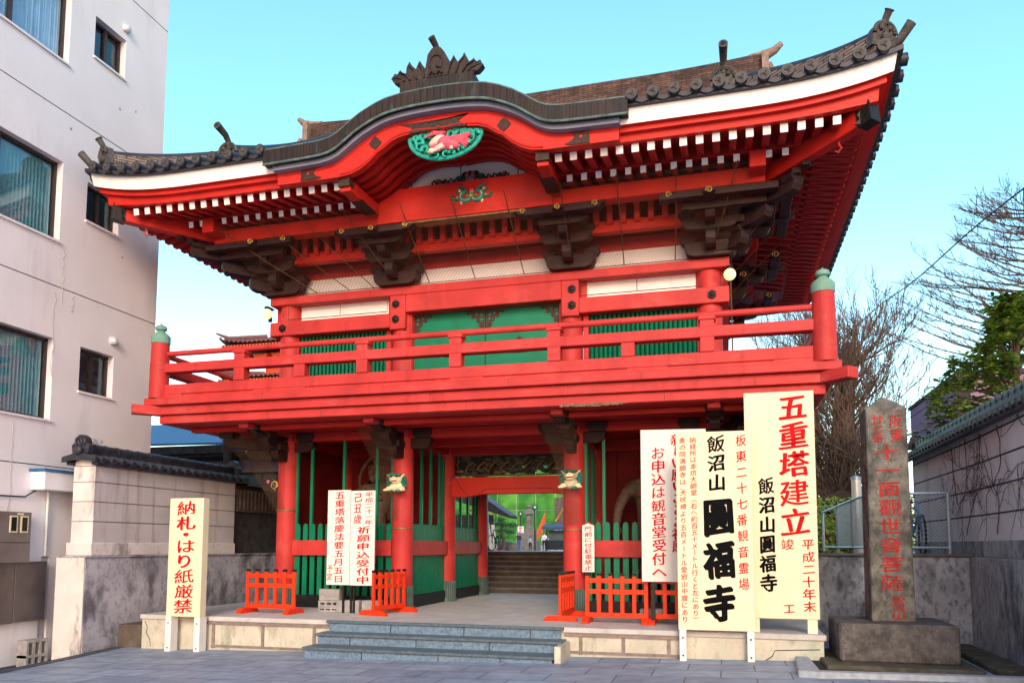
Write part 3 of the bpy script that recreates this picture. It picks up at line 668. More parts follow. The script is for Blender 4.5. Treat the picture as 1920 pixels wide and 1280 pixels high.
# ---- upper storey walls
def gate_upper():
    Y = -.10
    mb = MB(); mb.lathe([(.195, 0), (.195, 1.5), (.185, 2.05)], n=28)
    col = mb.build('upper_column', RED, G, local=True, loc=(CX[0]+.05, Y, 3.98-PZ))
    for y in (Y, 2.2, 4.5):
        for x in CX:
            if (x, y) != (CX[0], Y) and not (y == 2.2 and abs(x) < 2): inst(col, (x*.985, y, 3.98-PZ))
    def wall(name, x0, x1, z0, z1, mat=WHITE, y=-.12, d=.04): mb = MB(); mb.box(x0, x1, y, y+d, z0, z1); return mb.build(name, mat, G)
    def beam(name, x0, x1, z0, z1, y0=-.34, y1=-.10, mat=RED, b=.01): mb = MB(); mb.box(x0, x1, y0, y1, z0, z1); return mb.build(name, mat, G, bevel=b)
    beam('head_plate', -4.02, 4.02, 5.885, 6.035)
    for s in (-1, 1):
        a, b = sorted((s*1.662, s*4.01)); beam('nageshi_beam', a, b, 5.325, 5.575)
        mb = MB(); a, b = sorted((s*1.37, s*1.66)); mb.box(a, b, -.345, -.10, 5.285, 5.878); mb.build('nageshi_beam', RED, G, bevel=.01)
        a, b = sorted((s*1.75, s*3.5)); wall('plaster_panel', a, b, 5.57, 5.89)
        a, b = sorted((s*3.5, s*4.0)); wall('red_panel', a, b, 5.57, 5.89, RED)
        a, b = sorted((s*1.66, s*1.76)); wall('red_panel', a, b, 5.57, 5.89, RED, -.16, .06)
        # side walls of the upper storey
        X = s*3.7
        for nm, z0, z1, x0, x1, mt in (('head_plate', 5.883, 6.033, 3.73, 4.015, RED), ('nageshi_beam', 5.327, 5.577, 3.72, 4.005, RED), ('plaster_panel', 5.57, 5.89, 3.69, 3.73, WHITE), ('side_wall', 3.98, 5.33, 3.66, 3.70, WHITE), ('side_wall', 6.03, 7.0, 3.66, 3.70, RED2)):
            a, b = sorted((s*x0, s*x1)); mb = MB(); mb.box(a, b, -.098 if mt is RED else -.05, 4.45, z0, z1); mb.build(nm, mt, G)
    beam('door_lintel', -1.368, 1.368, 5.575, 5.882)
    # bolts
    def bolt(x, z):
        mb = MB(); mb.prism([(x+.072*math.cos(R(30+60*k)), z+.072*math.sin(R(30+60*k))) for k in range(6)], -.372, -.338)
        mb.sphere((x, -.372, z), .042, 10, 0, (1, .5, 1))
        mb.build('nail_cover', IRON, G, bevel=.006)
    for s in (-1, 1):
        bolt(s*3.75, 5.455); bolt(s*1.545, 5.725); bolt(s*1.545, 5.46)
    # doors
    for s in (-1, 1):
        a, b = sorted((s*.006, s*1.30))
        mb = MB(); mb.box(a, b, -.09, -.04, 3.98, 5.60); d = mb.build('door_leaf', GREEN, G, bevel=.004)
        for cx_, dx in ((a, 1), (b, -1)):
            mb = MB()
            # pierced corner bracket
            z = 5.56
            P = [(0, 0), (.32, 0), (.33, -.03), (.28, -.05), (.25, -.03), (.22, -.07), (.24, -.11), (.19, -.13), (.15, -.10), (.15, -.16), (.12, -.20), (.09, -.19), (.10, -.25), (.07, -.29), (.05, -.27), (.035, -.34), (0, -.36)]
            mb.prism([(cx_+dx*(u+.01), z+v) for u, v in P], -.10, -.088)
            o = mb.build('corner_fitting', IRONR, d)
            mb = MB()
            for u, v in ((.07, -.07), (.15, -.05), (.06, -.15)): mb.sphere((cx_+dx*u, -.10, z+v), .028, 8, 0, (1, .25, 1))
            mb.build('fitting_opening', GREEN, o)
        xm = s*.60; z = 4.92
        mb = MB(); mb.prism([(xm-.2, z-.02), (xm-.14, z-.12), (xm+.14, z-.12), (xm+.2, z-.02), (xm+.12, z+.07), (xm, z+.17), (xm-.12, z+.07)], -.10, -.088)
        mb.sphere((xm, -.105, z-.01), .085, 12, 1, (1.1, .4, .7)); mb.build('door_boss', [IRONR, GOLDB], d)
    for s in (-1, 1): beam('door_jamb', *sorted((s*1.305, s*1.45)), 3.98, 5.57, -.20, -.05)
    mb = MB(); mb.tube([(0, -.092, 4.0), (0, -.092, 5.58)], .006, 6); mb.build('door_seam', BROWN, G)
    # green slat windows
    for s in (-1, 1):
        a, b = sorted((s*1.72, s*3.58)); mb = MB(); n = 25
        for i in range(n):
            x = a+(b-a)*(i+.5)/n; mb.prism([(x-.024, -.13), (x, -.155), (x+.024, -.13), (x+.024, -.10), (x-.024, -.10)], 4.12, 5.34, 'xy')
        w = mb.build('slat_window', GREEN, G)
        mb = MB(); mb.box(a, b, -.075, -.06, 4.0, 5.36); mb.build('window_backing', DGREEN, w)
        beam('window_sill', a, b, 3.98, 4.12, -.2, -.06)
        for X in (a-.02, b+.02-.09): beam('window_jamb', X, X+.09, 4.12, 5.325, -.18, -.08)
    # plaster strip, red strips and coving above the head plate
    wall('plaster_strip', -3.95, 3.95, 6.035, 6.37, WHITE, -.13)
    wall('red_strip', -3.95, 3.95, 6.37, 6.58, RED, -.17, .08)
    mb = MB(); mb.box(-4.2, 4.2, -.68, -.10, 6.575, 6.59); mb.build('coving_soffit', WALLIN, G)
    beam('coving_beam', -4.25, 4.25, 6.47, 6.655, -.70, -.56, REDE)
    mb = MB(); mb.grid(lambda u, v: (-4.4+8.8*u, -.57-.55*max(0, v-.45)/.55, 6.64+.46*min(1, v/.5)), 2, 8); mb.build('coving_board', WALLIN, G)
    # curved ribs
    mb = MB(); pts = [(-.69, 6.657), (-.70, 6.75), (-.73, 6.86), (-.80, 6.95), (-.92, 7.02), (-1.15, 7.05)]
    outer = [(-.705, 6.575), (-.745, 6.585), (-.785, 6.63), (-.80, 6.72), (-.815, 6.82), (-.86, 6.91), (-.96, 6.98), (-1.15, 7.01)]
    mb.prism(pts+outer[::-1], -.042, .042, 'yz'); rib = mb.build('coving_rib', REDE, G, local=True, loc=(0, 0, -PZ))
    first = True
    for i in range(-20, 21):
        x = .106+.2125*i
        if abs(x) > 4.3 or min(abs(abs(x)-1.53), abs(abs(x)-3.75)) < .34: continue
        if first: rib.location = (x, 0, -PZ); first = False
        else: inst(rib, (x, 0, -PZ))
    # eave purlins
    mb = MB(); mb.box(-4.52, 4.52, -1.32, -1.10, 6.725, 6.96); mb.build('eave_purlin', REDE, G, bevel=.01)
    for s in (-1, 1):
        a, b = sorted((s*4.30, s*4.52)); mb = MB(); mb.box(a, b, -1.65, 6.05, 6.80, 7.04); mb.build('eave_purlin', REDE, G, bevel=.01)
    mb = MB(); mb.box(-4.52, 4.52, 5.5, 5.72, 6.725, 6.96); mb.build('eave_purlin', REDE, G)
IRONR = M('rusty_black_fitting', (.055, .022, .018), .55, var=.4, scale=25, bump=.4)
DGREEN = M('window_backing_green', (.002, .045, .025), .8)
gate_upper()

# ---- bracket sets
def gate_brackets():
    def boat(mb, T, a, w, z0, z1, th=.15, m=0, curl=.14):
        """arm with boat-shaped lower corners, in the wall direction"""
        P = [(-a, z1), (-a, z1-.07), (-a+.025, z0+.07), (-a+.07, z0+.02), (-a+curl, z0), (a-curl, z0), (a-.07, z0+.02), (a-.025, z0+.07), (a, z1-.07), (a, z1)]
        n = len(P); vs = [T(u, w-th/2, z) for u, z in P]+[T(u, w+th/2, z) for u, z in P]
        mb.add(vs, [tuple(range(n)), tuple(range(2*n-1, n-1, -1))]+[(i, (i+1) % n, n+(i+1) % n, n+i) for i in range(n)], m)
    def masu(mb, T, u, w, z0, s=.11, h=.11):
        P = [(-s*.7, 0), (s*.7, 0), (s, h*.45), (s, h), (-s, h), (-s, h*.45)]
        vs = [T(u+a, w-s*.85, z0+b) for a, b in P]+[T(u+a, w+s*.85, z0+b) for a, b in P]; n = 6
        mb.add(vs, [tuple(range(n)), tuple(range(11, 5, -1))]+[(i, (i+1) % n, n+(i+1) % n, n+i) for i in range(n)])
    def arm(mb, T, u, w0, w1, z0, z1, th=.15):
        P = [(w0, z1), (w0, z0), (w1-.13, z0), (w1-.05, z0+.03), (w1, z0+.1 if z1-z0 > .12 else z0+.05), (w1, z1)]
        vs = [T(u-th/2, w, z) for w, z in P]+[T(u+th/2, w, z) for w, z in P]; n = 6
        mb.add(vs, [tuple(range(n)), tuple(range(11, 5, -1))]+[(i, (i+1) % n, n+(i+1) % n, n+i) for i in range(n)])
    def spiral(parent, T, u, w, z, s=1, r=.06):
        pts = []
        for k in range(22):
            t = k/21; a = R(200)-t*R(520); rr = r*(1-.78*t)
            pts.append(T(u+s*rr*math.cos(a), w, z+rr*math.sin(a)))
        mb = MB(); mb.tube(pts, [.003+.006*math.sin(math.pi*min(1, (k+3)/24)) for k in range(22)], 6); mb.build('gilt_spiral', GOLD, parent)
    def front_set(T, parent_mb, full=True, half=None):
        mb = parent_mb
        P = [(-.28, .0), (.28, 0)]
        boat(mb, T, .40, .22, 6.04, 6.27, .24)
        for u in (-.34, .34): masu(mb, T, u, .22, 6.265, .13, .11)
        arm(mb, T, 0, .1, .60, 6.12, 6.34)
        masu(mb, T, 0, .52, 6.335, .12, .08)
        boat(mb, T, .42, .56, 6.35, 6.53, .16); 
        for u in (-.35, .35): masu(mb, T, u, .56, 6.525, .12, .09)
        arm(mb, T, 0, .1, .93, 6.40, 6.60)
        masu(mb, T, 0, .86, 6.555, .12, .06)
        boat(mb, T, .42, .90, 6.52, 6.64, .15)
        arm(mb, T, 0, .1, 1.28, 6.60, 6.70, .17)
    for x in (-1.53, 1.53):
        T = lambda u, w, z, x=x: (x+u, -.12-w, z)
        mb = MB(); front_set(T, mb)
        boat(mb, T, .70, 1.12, 6.615, 6.728, .17, curl=.22)
        for u in (-.22, .22): masu(mb, T, u, .92, 6.62, .07, .05)
        b = mb.build('bracket_set', BROWN, G, bevel=.006)
        spiral(b, T, -.56, 1.215, 6.685, -1, .045); spiral(b, T, .56, 1.215, 6.685, 1, .045); spiral(b, T, .0, 1.29, 6.655, 1, .045)
    for s in (-1, 1):
        x = s*3.75
        mb = MB()
        Tf = lambda u, w, z: (x+u, -.12-w, z)
        Ts = lambda u, w, z: (s*(3.72+w), -.10+u, z)
        Td = lambda u, w, z: (x+s*(w-u*1)*.7071, -.12-(w+u)*.7071, z)
        front_set(Tf, mb); front_set(Ts, mb)
        # inner long arm and stretched outer arms running to the diagonal
        P0 = lambda a, b, w, z0, z1, th: mb.box(*sorted((x+s*a, x+s*b)), -.12-w-th/2, -.12-w+th/2, z0, z1)
        P0(-.72, .95, 1.12, 6.617, 6.72, .16); P0(-.42, .8, .90, 6.53, 6.62, .14); P0(-.42, .5, .56, 6.41, 6.52, .15)
        Q0 = lambda a, b, w, z0, z1, th: mb.box(*sorted((s*(3.72+w-th/2), s*(3.72+w+th/2))), *sorted((-.1+a, -.1+b)), z0, z1)
        Q0(.7, -.95, 1.12, 6.62, 6.723, .16); Q0(.42, -.8, .90, 6.533, 6.623, .14); Q0(.42, -.5, .56, 6.413, 6.523, .15)
        for L, z0, z1 in ((.72, 6.10, 6.30), (1.2, 6.34, 6.52), (1.72, 6.53, 6.68)):
            arm(mb, Td, 0, .1, L, z0, z1, .17); masu(mb, Td, 0, L-.12, z1, .13, .09)
        for k in range(3): mb.box(*sorted((x+s*(1.0+.12*k), x+s*(1.12+.12*k))), -1.30-.12*k, -1.18-.12*k, 6.70+.045*k, 6.78+.045*k)
        b = mb.build('bracket_set', BROWN, G, bevel=.006)
        spiral(b, Tf, -s*.58, 1.215, 6.68, -s, .045); spiral(b, Tf, s*.0, 1.29, 6.655, s, .05)
        Tg = lambda u, w, z: (s*(3.72+w), -.10-u, z)
        
        for y in (2.2, 4.5):
            mb = MB(); Ts2 = lambda u, w, z: (s*(3.72+w), y+u, z); front_set(Ts2, mb); boat(mb, Ts2, .70, 1.1, 6.62, 6.73, .16, curl=.22)
            b = mb.build('bracket_set', BROWN, G, bevel=.006)
            Tq = lambda u, w, z: (s*(3.72+w)+u, y-.72, z)
            spiral(b, Tq, 0, 1.1, 6.66, s, .06); spiral(b, lambda u, w, z: (s*(3.72+w)+u, y-.45, z), 0, .56, 6.44, s, .06)
gate_brackets()

# ------------------------------------------------------------------ roof
A, B, YC = 6.10, 4.75, 2.2
def up(a): return .22*max(0, (a-4.0)/2.05)**2.8
def epos(side, s, d, z, k=1.0):
    """point on the eave ring: side 0 front 1 right 2 back 3 left; s along the edge, d inset, k share of the upturn"""
    if side in (0, 2):
        a = abs(s)*6.05/(A-d); y = (-2.55+d) if side == 0 else (6.95-d); return (s, y, z+k*up(a))
    a = abs(s-YC)*(B)/(B-d)+1.30
    return ((A-d) if side == 1 else -(A-d), s, z+k*up(a))
def gate_roof():
    roof = MB()
    def zf(y):            # main slope, concave, front and rear
        t = max(0, min(1, (B-abs(y-YC))/B)); return 7.47+2.75*(.70*t+.30*t*t)
    def zs(x): t = max(0, (A-abs(x)))/1.9; return 7.47+1.05*(.8*t+.2*t*t)
    def zr(x, y):
        if abs(x) < 4.25: return zf(y)+ (up(abs(x)) if abs(x) > 4 else 0)*max(0, 1-(y+2.55)/2)
        a = abs(x); e = min(zf(y), zs(x))
        c = max(0, 1-math.hypot(6.1-a, min(abs(y+2.55), abs(y-6.95)))/2.4)
        dfr = min(abs(y+2.55), abs(y-6.95)); dsd = A-a
        u = up(a) if dfr < dsd else up(abs(y-YC)+1.3)
        return e+u*max(0, 1-min(dfr, dsd)/1.6)
    nx, ny = 122, 60
    gm = MB(); gm.grid(lambda u, v: (-A+2*A*u, -2.55+2*B*v, zr(-A+2*A*u, -2.55+2*B*v)), nx, ny, 0, False)
    roof.add(gm.v, [f for f in gm.f if not (abs(sum(gm.v[i][0] for i in f)/4) < 1.72 and sum(gm.v[i][1] for i in f)/4 < -1.0)])
    # round tile rows: front
    spacing = .2793
    for i in range(-21, 22):
        x = spacing*i+ (.0)
        if abs(x) > 6.0: continue
        yin = 2.0 if abs(x) < 4.2 else -2.55+(A-abs(x))
        y0 = -2.62 if abs(x) > 2.62 else -1.2
        if yin < y0+.1: continue
        n = 9; roof.tube([(x, y0+(yin-y0)*k/n, zr(x, max(-2.55, y0+(yin-y0)*k/n))+.035) for k in range(n+1)], .068, 10, 0, cap=False)
        yb = 4.4-yin; roof.tube([(x, 7.02+(yb-7.02)*k/5, zr(x, min(6.95, 7.02+(yb-7.02)*k/5))+.035) for k in range(6)], .068, 6, 0, cap=False)
    for s in (-1, 1):
        for j in range(-16, 17):
            y = YC+spacing*j
            dfr = min(abs(y+2.55), abs(y-6.95))
            xin = max(4.3, A-dfr)
            if A-xin < .1: continue
            roof.tube([(s*(6.17+(xin-6.17)*k/6), y, zr(s*min(A, 6.17+(xin-6.17)*k/6), y)+.035) for k in range(7)], .068, 10, 0, cap=False)
        # gable wall under the ridge end
        roof.add([(s*4.25, -1.2, 8.0), (s*4.25, 5.6, 8.0), (s*4.25, 2.2, 10.2)], [(0, 1, 2)])
    ro = roof.build('roof', TILE, G, sharp=35)
    # round end tiles and scalloped under-tiles along the eaves
    mb = MB(); disc = MB()
    def endtile(side, s, mb, disc, md=0, at=None):
        p = Vector(epos(side, s, -.075, 7.525)) if at is None else Vector(at); n = {0: Vector((0,-1,0)), 1: Vector((1,0,0)), 2: Vector((0,1,0)), 3: Vector((-1,0,0))}[side]
        mb.tube([p-n*.10, p+n*.005], .078, 18, 0); mb.tube([p+n*.0, p+n*.018], [.078, .078], 18, 0)
        disc.tube([p+n*.012, p+n*.0195], .058, 16, md); disc.sphere(p+n*.02, .022, 8, md)
        for k in range(3):
            a = 2*math.pi*k/3; disc.sphere(p+n*.02+(Vector((0,0,1))*math.sin(a)+n.cross(Vector((0,0,1)))*math.cos(a))*.033, .013, 6, md)
    pr = MB(); endtile(0, 0, pr, pr, 1, (0, 0, 0)); first = None
    for i in range(-21, 22):
        x = spacing*i
        if 2.62 < abs(x) < 5.98:
            loc = Vector(epos(0, x, -.075, 7.525))-Vector((0, 0, PZ))
            if first is None: first = pr.build('end_tile', [TILE, TILEEND], ro, local=True, loc=loc, sharp=35)
            else: inst(first, loc)
    for i in range(-21, 22):
        x = spacing*i
        pass
    for j in range(-16, 17): endtile(1, YC+spacing*j, mb, mb, 1); endtile(3, YC+spacing*j, mb, mb, 1)
    # under-tile lips
    def lip(side, s):
        p = Vector(epos(side, s, -.03, 7.50)); t = Vector((1,0,0)) if side in (0, 2) else Vector((0,1,0)); n = {0: Vector((0,-1,0)), 1: Vector((1,0,0)), 3: Vector((-1,0,0))}[side]
        vs = []
        for k in range(7):
            u = (k/6-.5)*.2; sag = -.035*math.cos(u/.1*math.pi/2)
            e = Vector(epos(side, s+u, -.03, 7.485)); e.z += sag
            vs += [e+Vector((0,0,.03)), e+Vector((0,0,-.03))]
        mb.add(vs+[v-n*.06 for v in vs], [(2*k, 2*k+1, 2*k+3, 2*k+2) for k in range(6)]+[(14+2*k, 14+2*k+1, 14+2*k+3, 14+2*k+2) for k in range(6)]+[(2*k+1, 15+2*k, 17+2*k, 2*k+3) for k in range(6)])
    for i in range(-22, 22):
        x = spacing*(i+.5)
        if 2.6 < abs(x) < 5.95: lip(0, x)
    for j in range(-16, 16): lip(1, YC+spacing*(j+.5)); lip(3, YC+spacing*(j+.5))
    tag(mb.build('eave_tiles', [TILE, TILEEND], ro, sharp=35), kind='stuff')
    # stacked main ridge
    def zr_top(x): return 10.66+.10*max(0, (abs(x)-2.5)/2.3)**2
    mb = MB(); n = 40
    for i in range(n):
        x0 = -4.72+9.44*i/n; x1 = -4.72+9.44*(i+1)/n
        mb.add([(x0, 2.02, 10.1), (x1, 2.02, 10.1), (x1, 2.06, zr_top(x1)), (x0, 2.06, zr_top(x0)), (x0, 2.38, 10.1), (x1, 2.38, 10.1), (x1, 2.34, zr_top(x1)), (x0, 2.34, zr_top(x0))],
               [(0,1,2,3), (4,7,6,5), (3,2,6,7)])
    rg = mb.build('main_ridge', RIDGE, ro)
    mb = MB(); mb.tube([(-4.75+9.5*i/30, 2.2, zr_top(-4.75+9.5*i/30)+.0) for i in range(31)], .085, 10); mb.build('ridge_cap_tiles', TILE, rg)
    for s in (-1, 1):
        mb = MB(); mb.box(*sorted((s*4.70, s*4.82)), 1.92, 2.48, 10.1, 10.72)
        mb.tube([(s*4.5, 2.2, 10.74), (s*4.75, 2.2, 10.77), (s*4.95, 2.2, 10.86), (s*5.07, 2.2, 10.97)], [.10, .10, .075, .05], 10)
        mb.sphere((s*4.86, 2.2, 10.5), .13, 10, 0, (.5, 1, 1)); mb.sphere((s*4.9, 2.0, 10.3), .12, 10, 0, (.5, .9, .9)); mb.sphere((s*4.9, 2.4, 10.3), .12, 10, 0, (.5, .9, .9))
        mb.build('ridge_end_tile', TILEW, rg)
    # descending ridges with demon-face end tiles
    def oni(parent, p, face, sc=1.0, horn=((0, 0, .2), (0, -.02, .32), (0, -.1, .5))):
        p = Vector(p); f = Vector(face).normalized(); side = Vector((0,0,1)).cross(f).normalized()
        m = MB(); prof = []
        for k in range(13):
            a = math.pi*k/12; prof.append((math.cos(a)*.17*sc, math.sin(a)*.17*sc+.12*sc))
        prof = [(.20*sc, -.05*sc)]+prof+[(-.20*sc, -.05*sc)]
        n = len(prof); vs = [p+side*u+Vector((0,0,v))+f*w for w in (0, -.12*sc) for u, v in prof]
        m.add(vs, [tuple(range(n)), tuple(range(2*n-1, n-1, -1))]+[(i, (i+1) % n, n+(i+1) % n, n+i) for i in range(n)])
        m.tube([p+side*math.cos(math.pi*k/14)*.165*sc+Vector((0,0,math.sin(math.pi*k/14)*.165*sc+.12*sc))+f*.01 for k in range(15)], .026*sc, 6)
        for k in range(12):
            a = math.pi*(k+.5)/12; m.sphere(p+side*math.cos(a)*.135*sc+Vector((0,0,math.sin(a)*.135*sc+.12*sc))+f*.015, .014*sc, 6)
        m.tube([p+Vector((0,0,.05*sc))+f*.0, p+Vector((0,0,.05*sc))+f*.05], [.075*sc, .07*sc], 16)
        for sg in (-1, 1): m.sphere(p+side*sg*.06*sc+Vector((0,0,.19*sc))+f*.02, .035*sc, 8)
        m.sphere(p+Vector((0,0,.14*sc))+f*.03, .035*sc, 8)
        o = m.build('demon_face_tile', ONI, parent)
        m = MB(); h = [p+side*a+f*(-b)+Vector((0,0,c)) for a, b, c in horn]
        m.tube(h, [.045*sc, .045*sc, .052*sc, .062*sc][:len(h)], 14, cap=True)
        e = h[-1]; d = (h[-1]-h[-2]).normalized(); m.tube([e, e+d*.012], [.064*sc, .064*sc], 14, 0); m.tube([e+d*.012, e+d*.0125], [.040*sc, .040*sc], 12, 1); m.build('horn_tile', [ONI, ROOM], o)
        return o
    for s in (-1, 1):
        m = MB(); n = 14; X = s*3.98
        for i in range(n):
            y0 = -1.72+3.7*i/n; y1 = -1.72+3.7*(i+1)/n
            a, b = zf(y0), zf(y1)
            m.add([(X-.13, y0, a), (X+.13, y0, a), (X-.11, y0, a+.30), (X+.11, y0, a+.30), (X-.13, y1, b), (X+.13, y1, b), (X-.11, y1, b+.30), (X+.11, y1, b+.30)], [(0,1,3,2), (0,2,6,4), (1,5,7,3), (2,3,7,6)])
        dr = m.build('descending_ridge', RIDGEY, ro)
        m = MB(); m.tube([(X, -1.74+3.7*i/10, zf(-1.74+3.7*i/10)+.31) for i in range(11)], .08, 10); m.build('ridge_cap_tiles', TILE, dr)
        oni(dr, (X, -1.76, 7.94), (0, -1, 0), 1.0, horn=((0, .03, .22), (0, .02, .30), (0, -.08, .39), (0, -.30, .44)))
        # corner ridge
        m = MB(); n = 12; pts = []
        for i in range(n+1):
            t = i/n; x = 4.3+(5.88-4.3)*t; y = -2.55+(A-x); z = zr(x, y)+.02; pts.append((s*x, y, z))
        dia = Vector((s, -1, 0)).normalized(); nn = Vector((s, 1, 0)).normalized()
        for i in range(n):
            p, q = Vector(pts[i]), Vector(pts[i+1]); h = Vector((0,0,.26))
            m.add([p-nn*.12, p+nn*.12, p-nn*.10+h, p+nn*.10+h, q-nn*.12, q+nn*.12, q-nn*.10+h, q+nn*.10+h], [(0,2,6,4), (1,5,7,3), (2,3,7,6), (4,6,7,5)])
        cr = m.build('corner_ridge', RIDGEY, ro)
        m = MB(); m.tube([(p[0], p[1], p[2]+.27) for p in pts], .085, 10); m.build('ridge_cap_tiles', TILE, cr)
        oni(cr, (s*5.93, -2.36, 7.86), (s*.55, -1, 0), .95, horn=((-s*.02, .06, .20), (0, .0, .27), (s*.02, -.07, .38)))
        # lowest horn tile at the corner
        m = MB(); m.tube([(s*5.85, -2.32, 7.70), (s*6.06, -2.46, 7.78), (s*6.2, -2.54, 7.96)], [.05, .055, .062], 14); m.build('horn_tile', ONI, cr)
        # hip rafter with metal cap
        m = MB(); m.beam((s*3.9, -.35, 6.86), (s*5.70, -2.15, 7.03), .17, .24); m.build('hip_rafter', REDE, G, bevel=.008)
        m = MB(); m.beam((s*5.66, -2.11, 7.026), (s*5.80, -2.25, 7.05), .19, .27); m.prism([(s*5.56, 6.92), (s*5.63, 6.98), (s*5.6, 7.04), (s*5.64, 7.1), (s*5.56, 7.17), (s*5.75, 7.18), (s*5.75, 6.91)], -2.22, -2.20); m.build('rafter_cap', IRON, G)
        m = MB(); m.tube([(s*5.42, -1.9, 6.90), (s*5.42, -1.9, 6.83), (s*5.45, -1.92, 6.78), (s*5.41, -1.88, 6.74), (s*5.38, -1.86, 6.77)], .014, 6); m.build('bell_hook', RED, G)
    # eave boards
    prof = [(.0, 7.475, 1, None), (.0, 7.415, 1, 'dark_tile_bed'), (.06, 7.415, 1, 'dark_tile_bed'), (.10, 7.215, .95, 'white_eave_board'), (.17, 7.205, .95, 'eave_moulding'), (.17, 7.145, .85, 'eave_moulding'), (.245, 7.135, .8, 'eave_moulding'), (.26, 7.055, .45, 'eave_moulding'), (.34, 7.055, .3, 'eave_moulding')]
    mats = {'dark_tile_bed': TILE, 'white_eave_board': BEND, 'eave_moulding': REDE}
    groups = {}
    for i in range(1, len(prof)): groups.setdefault(prof[i][3], []).append((prof[i-1], prof[i]))
    for nm, segs in groups.items():
        m = MB()
        for side in range(4):
            for (d0, z0, k0, _), (d1, z1, k1, _) in segs:
                rngs = [(-1, 1)]
                if side == 0: cut = 2.5 if nm != 'eave_moulding' else 1.9; rngs = [(-1, -cut), (cut, 1)]
                for r0, r1 in rngs:
                    n = 36; H0 = (A-d0) if side in (0, 2) else (B-d0); H1 = (A-d1) if side in (0, 2) else (B-d1); o = 0 if side in (0, 2) else YC
                    def conv(r, H): return r*H if abs(r) <= 1 and not (abs(r) < 1) else r
                    vs = []
                    for k in range(n+1):
                        def S(H):
                            a = r0 if r0 != -1 else -H; b = r1 if r1 != 1 else H; return o+a+(b-a)*k/n
                        vs += [epos(side, S(H0), d0, z0, k0), epos(side, S(H1), d1, z1, k1)]
                    m.add(vs, [(2*k, 2*k+1, 2*k+3, 2*k+2) for k in range(n)], 0, False)
        m.build(nm, mats[nm], G, recalc=False)
    # soffits: flying-rafter soffit, step board, base-rafter soffit
    m = MB()
    def strip(d0, z0, k0, d1, z1, k1):
        for side in range(4):
            n = 72; H0 = (A-d0) if side in (0, 2) else (B-d0); H1 = (A-d1) if side in (0, 2) else (B-d1); o = 0 if side in (0, 2) else YC; vs = []
            for k in range(n+1):
                s = -1+2*k/n; vs += [epos(side, o+s*H0, d0, z0, k0), epos(side, o+s*H1, d1, z1, k1)]
            m.add(vs, [(2*k, 2*k+1, 2*k+3, 2*k+2) for k in range(n) if not (side == 0 and abs(vs[2*k][0]+vs[2*k+2][0])/2 < 1.45)])
    strip(.30, 7.075, .3, .98, 7.22, .1); strip(.98, 7.22, .1, 1.0, 7.05, .05); strip(1.0, 7.05, .05, 2.5, 7.42, 0)
    m.build('eave_soffit', RED2, G, recalc=False)
    # rafters with white painted ends
    def rafter_proto(L, w, h, slope, name):
        m = MB(); m.beam((0, 0, 0), (0, L, L*slope), w, h, 0, mend=1); return m
    fl = rafter_proto(.78, .098, .105, .12, 'r'); proto = {}
    def raf(x, y, z, ang, L, w, h, slope, name):
        key = (name, round(L, 1))
        if key not in proto:
            m = MB(); L = round(L, 1); m.beam((0, 0, 0), (0, L, L*slope), w, h, 0, mend=1)
            o = m.build(name, [RED2, BEND], G, local=True, loc=(x, y, z-PZ)); o.rotation_euler = (0, 0, ang); proto[key] = o
        else: inst(proto[key], (x, y, z-PZ), ang)
    for i in range(18):
        for s in (-1, 1):
            x = 5.365-.2145*i
            if x < 1.68: continue
            L = min(.8, (5.75-x)+.12); raf(s*x, -2.2, 7.0+.10*up(x+.6), 0, max(.2, L), .098, .108, .21, 'flying_rafter')
    for i in range(16):
        for s in (-1, 1):
            x = 4.78-.2158*i
            if x < 1.62: continue
            L = min(1.5, (5.2-x)+.2); raf(s*x, -1.59, 6.985, 0, max(.3, L), .085, .098, .2, 'base_rafter')
    # side rafters: the ones in view on the right as parts, the left side as one mass
    for i in range(25):
        y = -1.8+.2145*1.7*i*.6+ .0
        if y > 5.6: break
        raf(5.72, y, 7.0+.10*up(abs(y-YC)+1.9), R(90), .8 if y > -1.3 else .4, .098, .108, .21, 'flying_rafter')
    for i in range(20):
        y = -1.1+.3*i
        if y > 5.2: break
        raf(5.12, y, 6.985, R(90), 1.4 if y > -.4 else .7, .085, .098, .2, 'base_rafter')
    m = MB()
    for i in range(36):
        y = -1.9+.2145*i
        m.beam((-5.72, y, 7.0), (-4.95, y, 7.16), .098, .108, 0, mend=1)
        if -1.2 < y < 5.3: m.beam((-5.12, y, 6.985), (-3.7, y, 7.27), .085, .098, 0, mend=1)
    for i in range(36):
        y = -1.69+.2145*i
        if y < 5.8: m.beam((5.72, y, 7.0), (5.2, y, 7.06), .06, .06, 0)
    tag(m.build('side_rafters', [RED2, BEND], G), kind='stuff')
TILEW = M('warm_ridge_tile', (.24, .17, .13), .6, var=.35, scale=10, bump=.3)
ONI = M('demon_tile_grey', (.075, .068, .062), .55, var=.4, scale=14, bump=.5, stains=[((.20, .13, .08), .6, (12, 12, 12), .60), ((.02, .02, .022), .6, (8, 8, 8), .55)])
gate_roof()

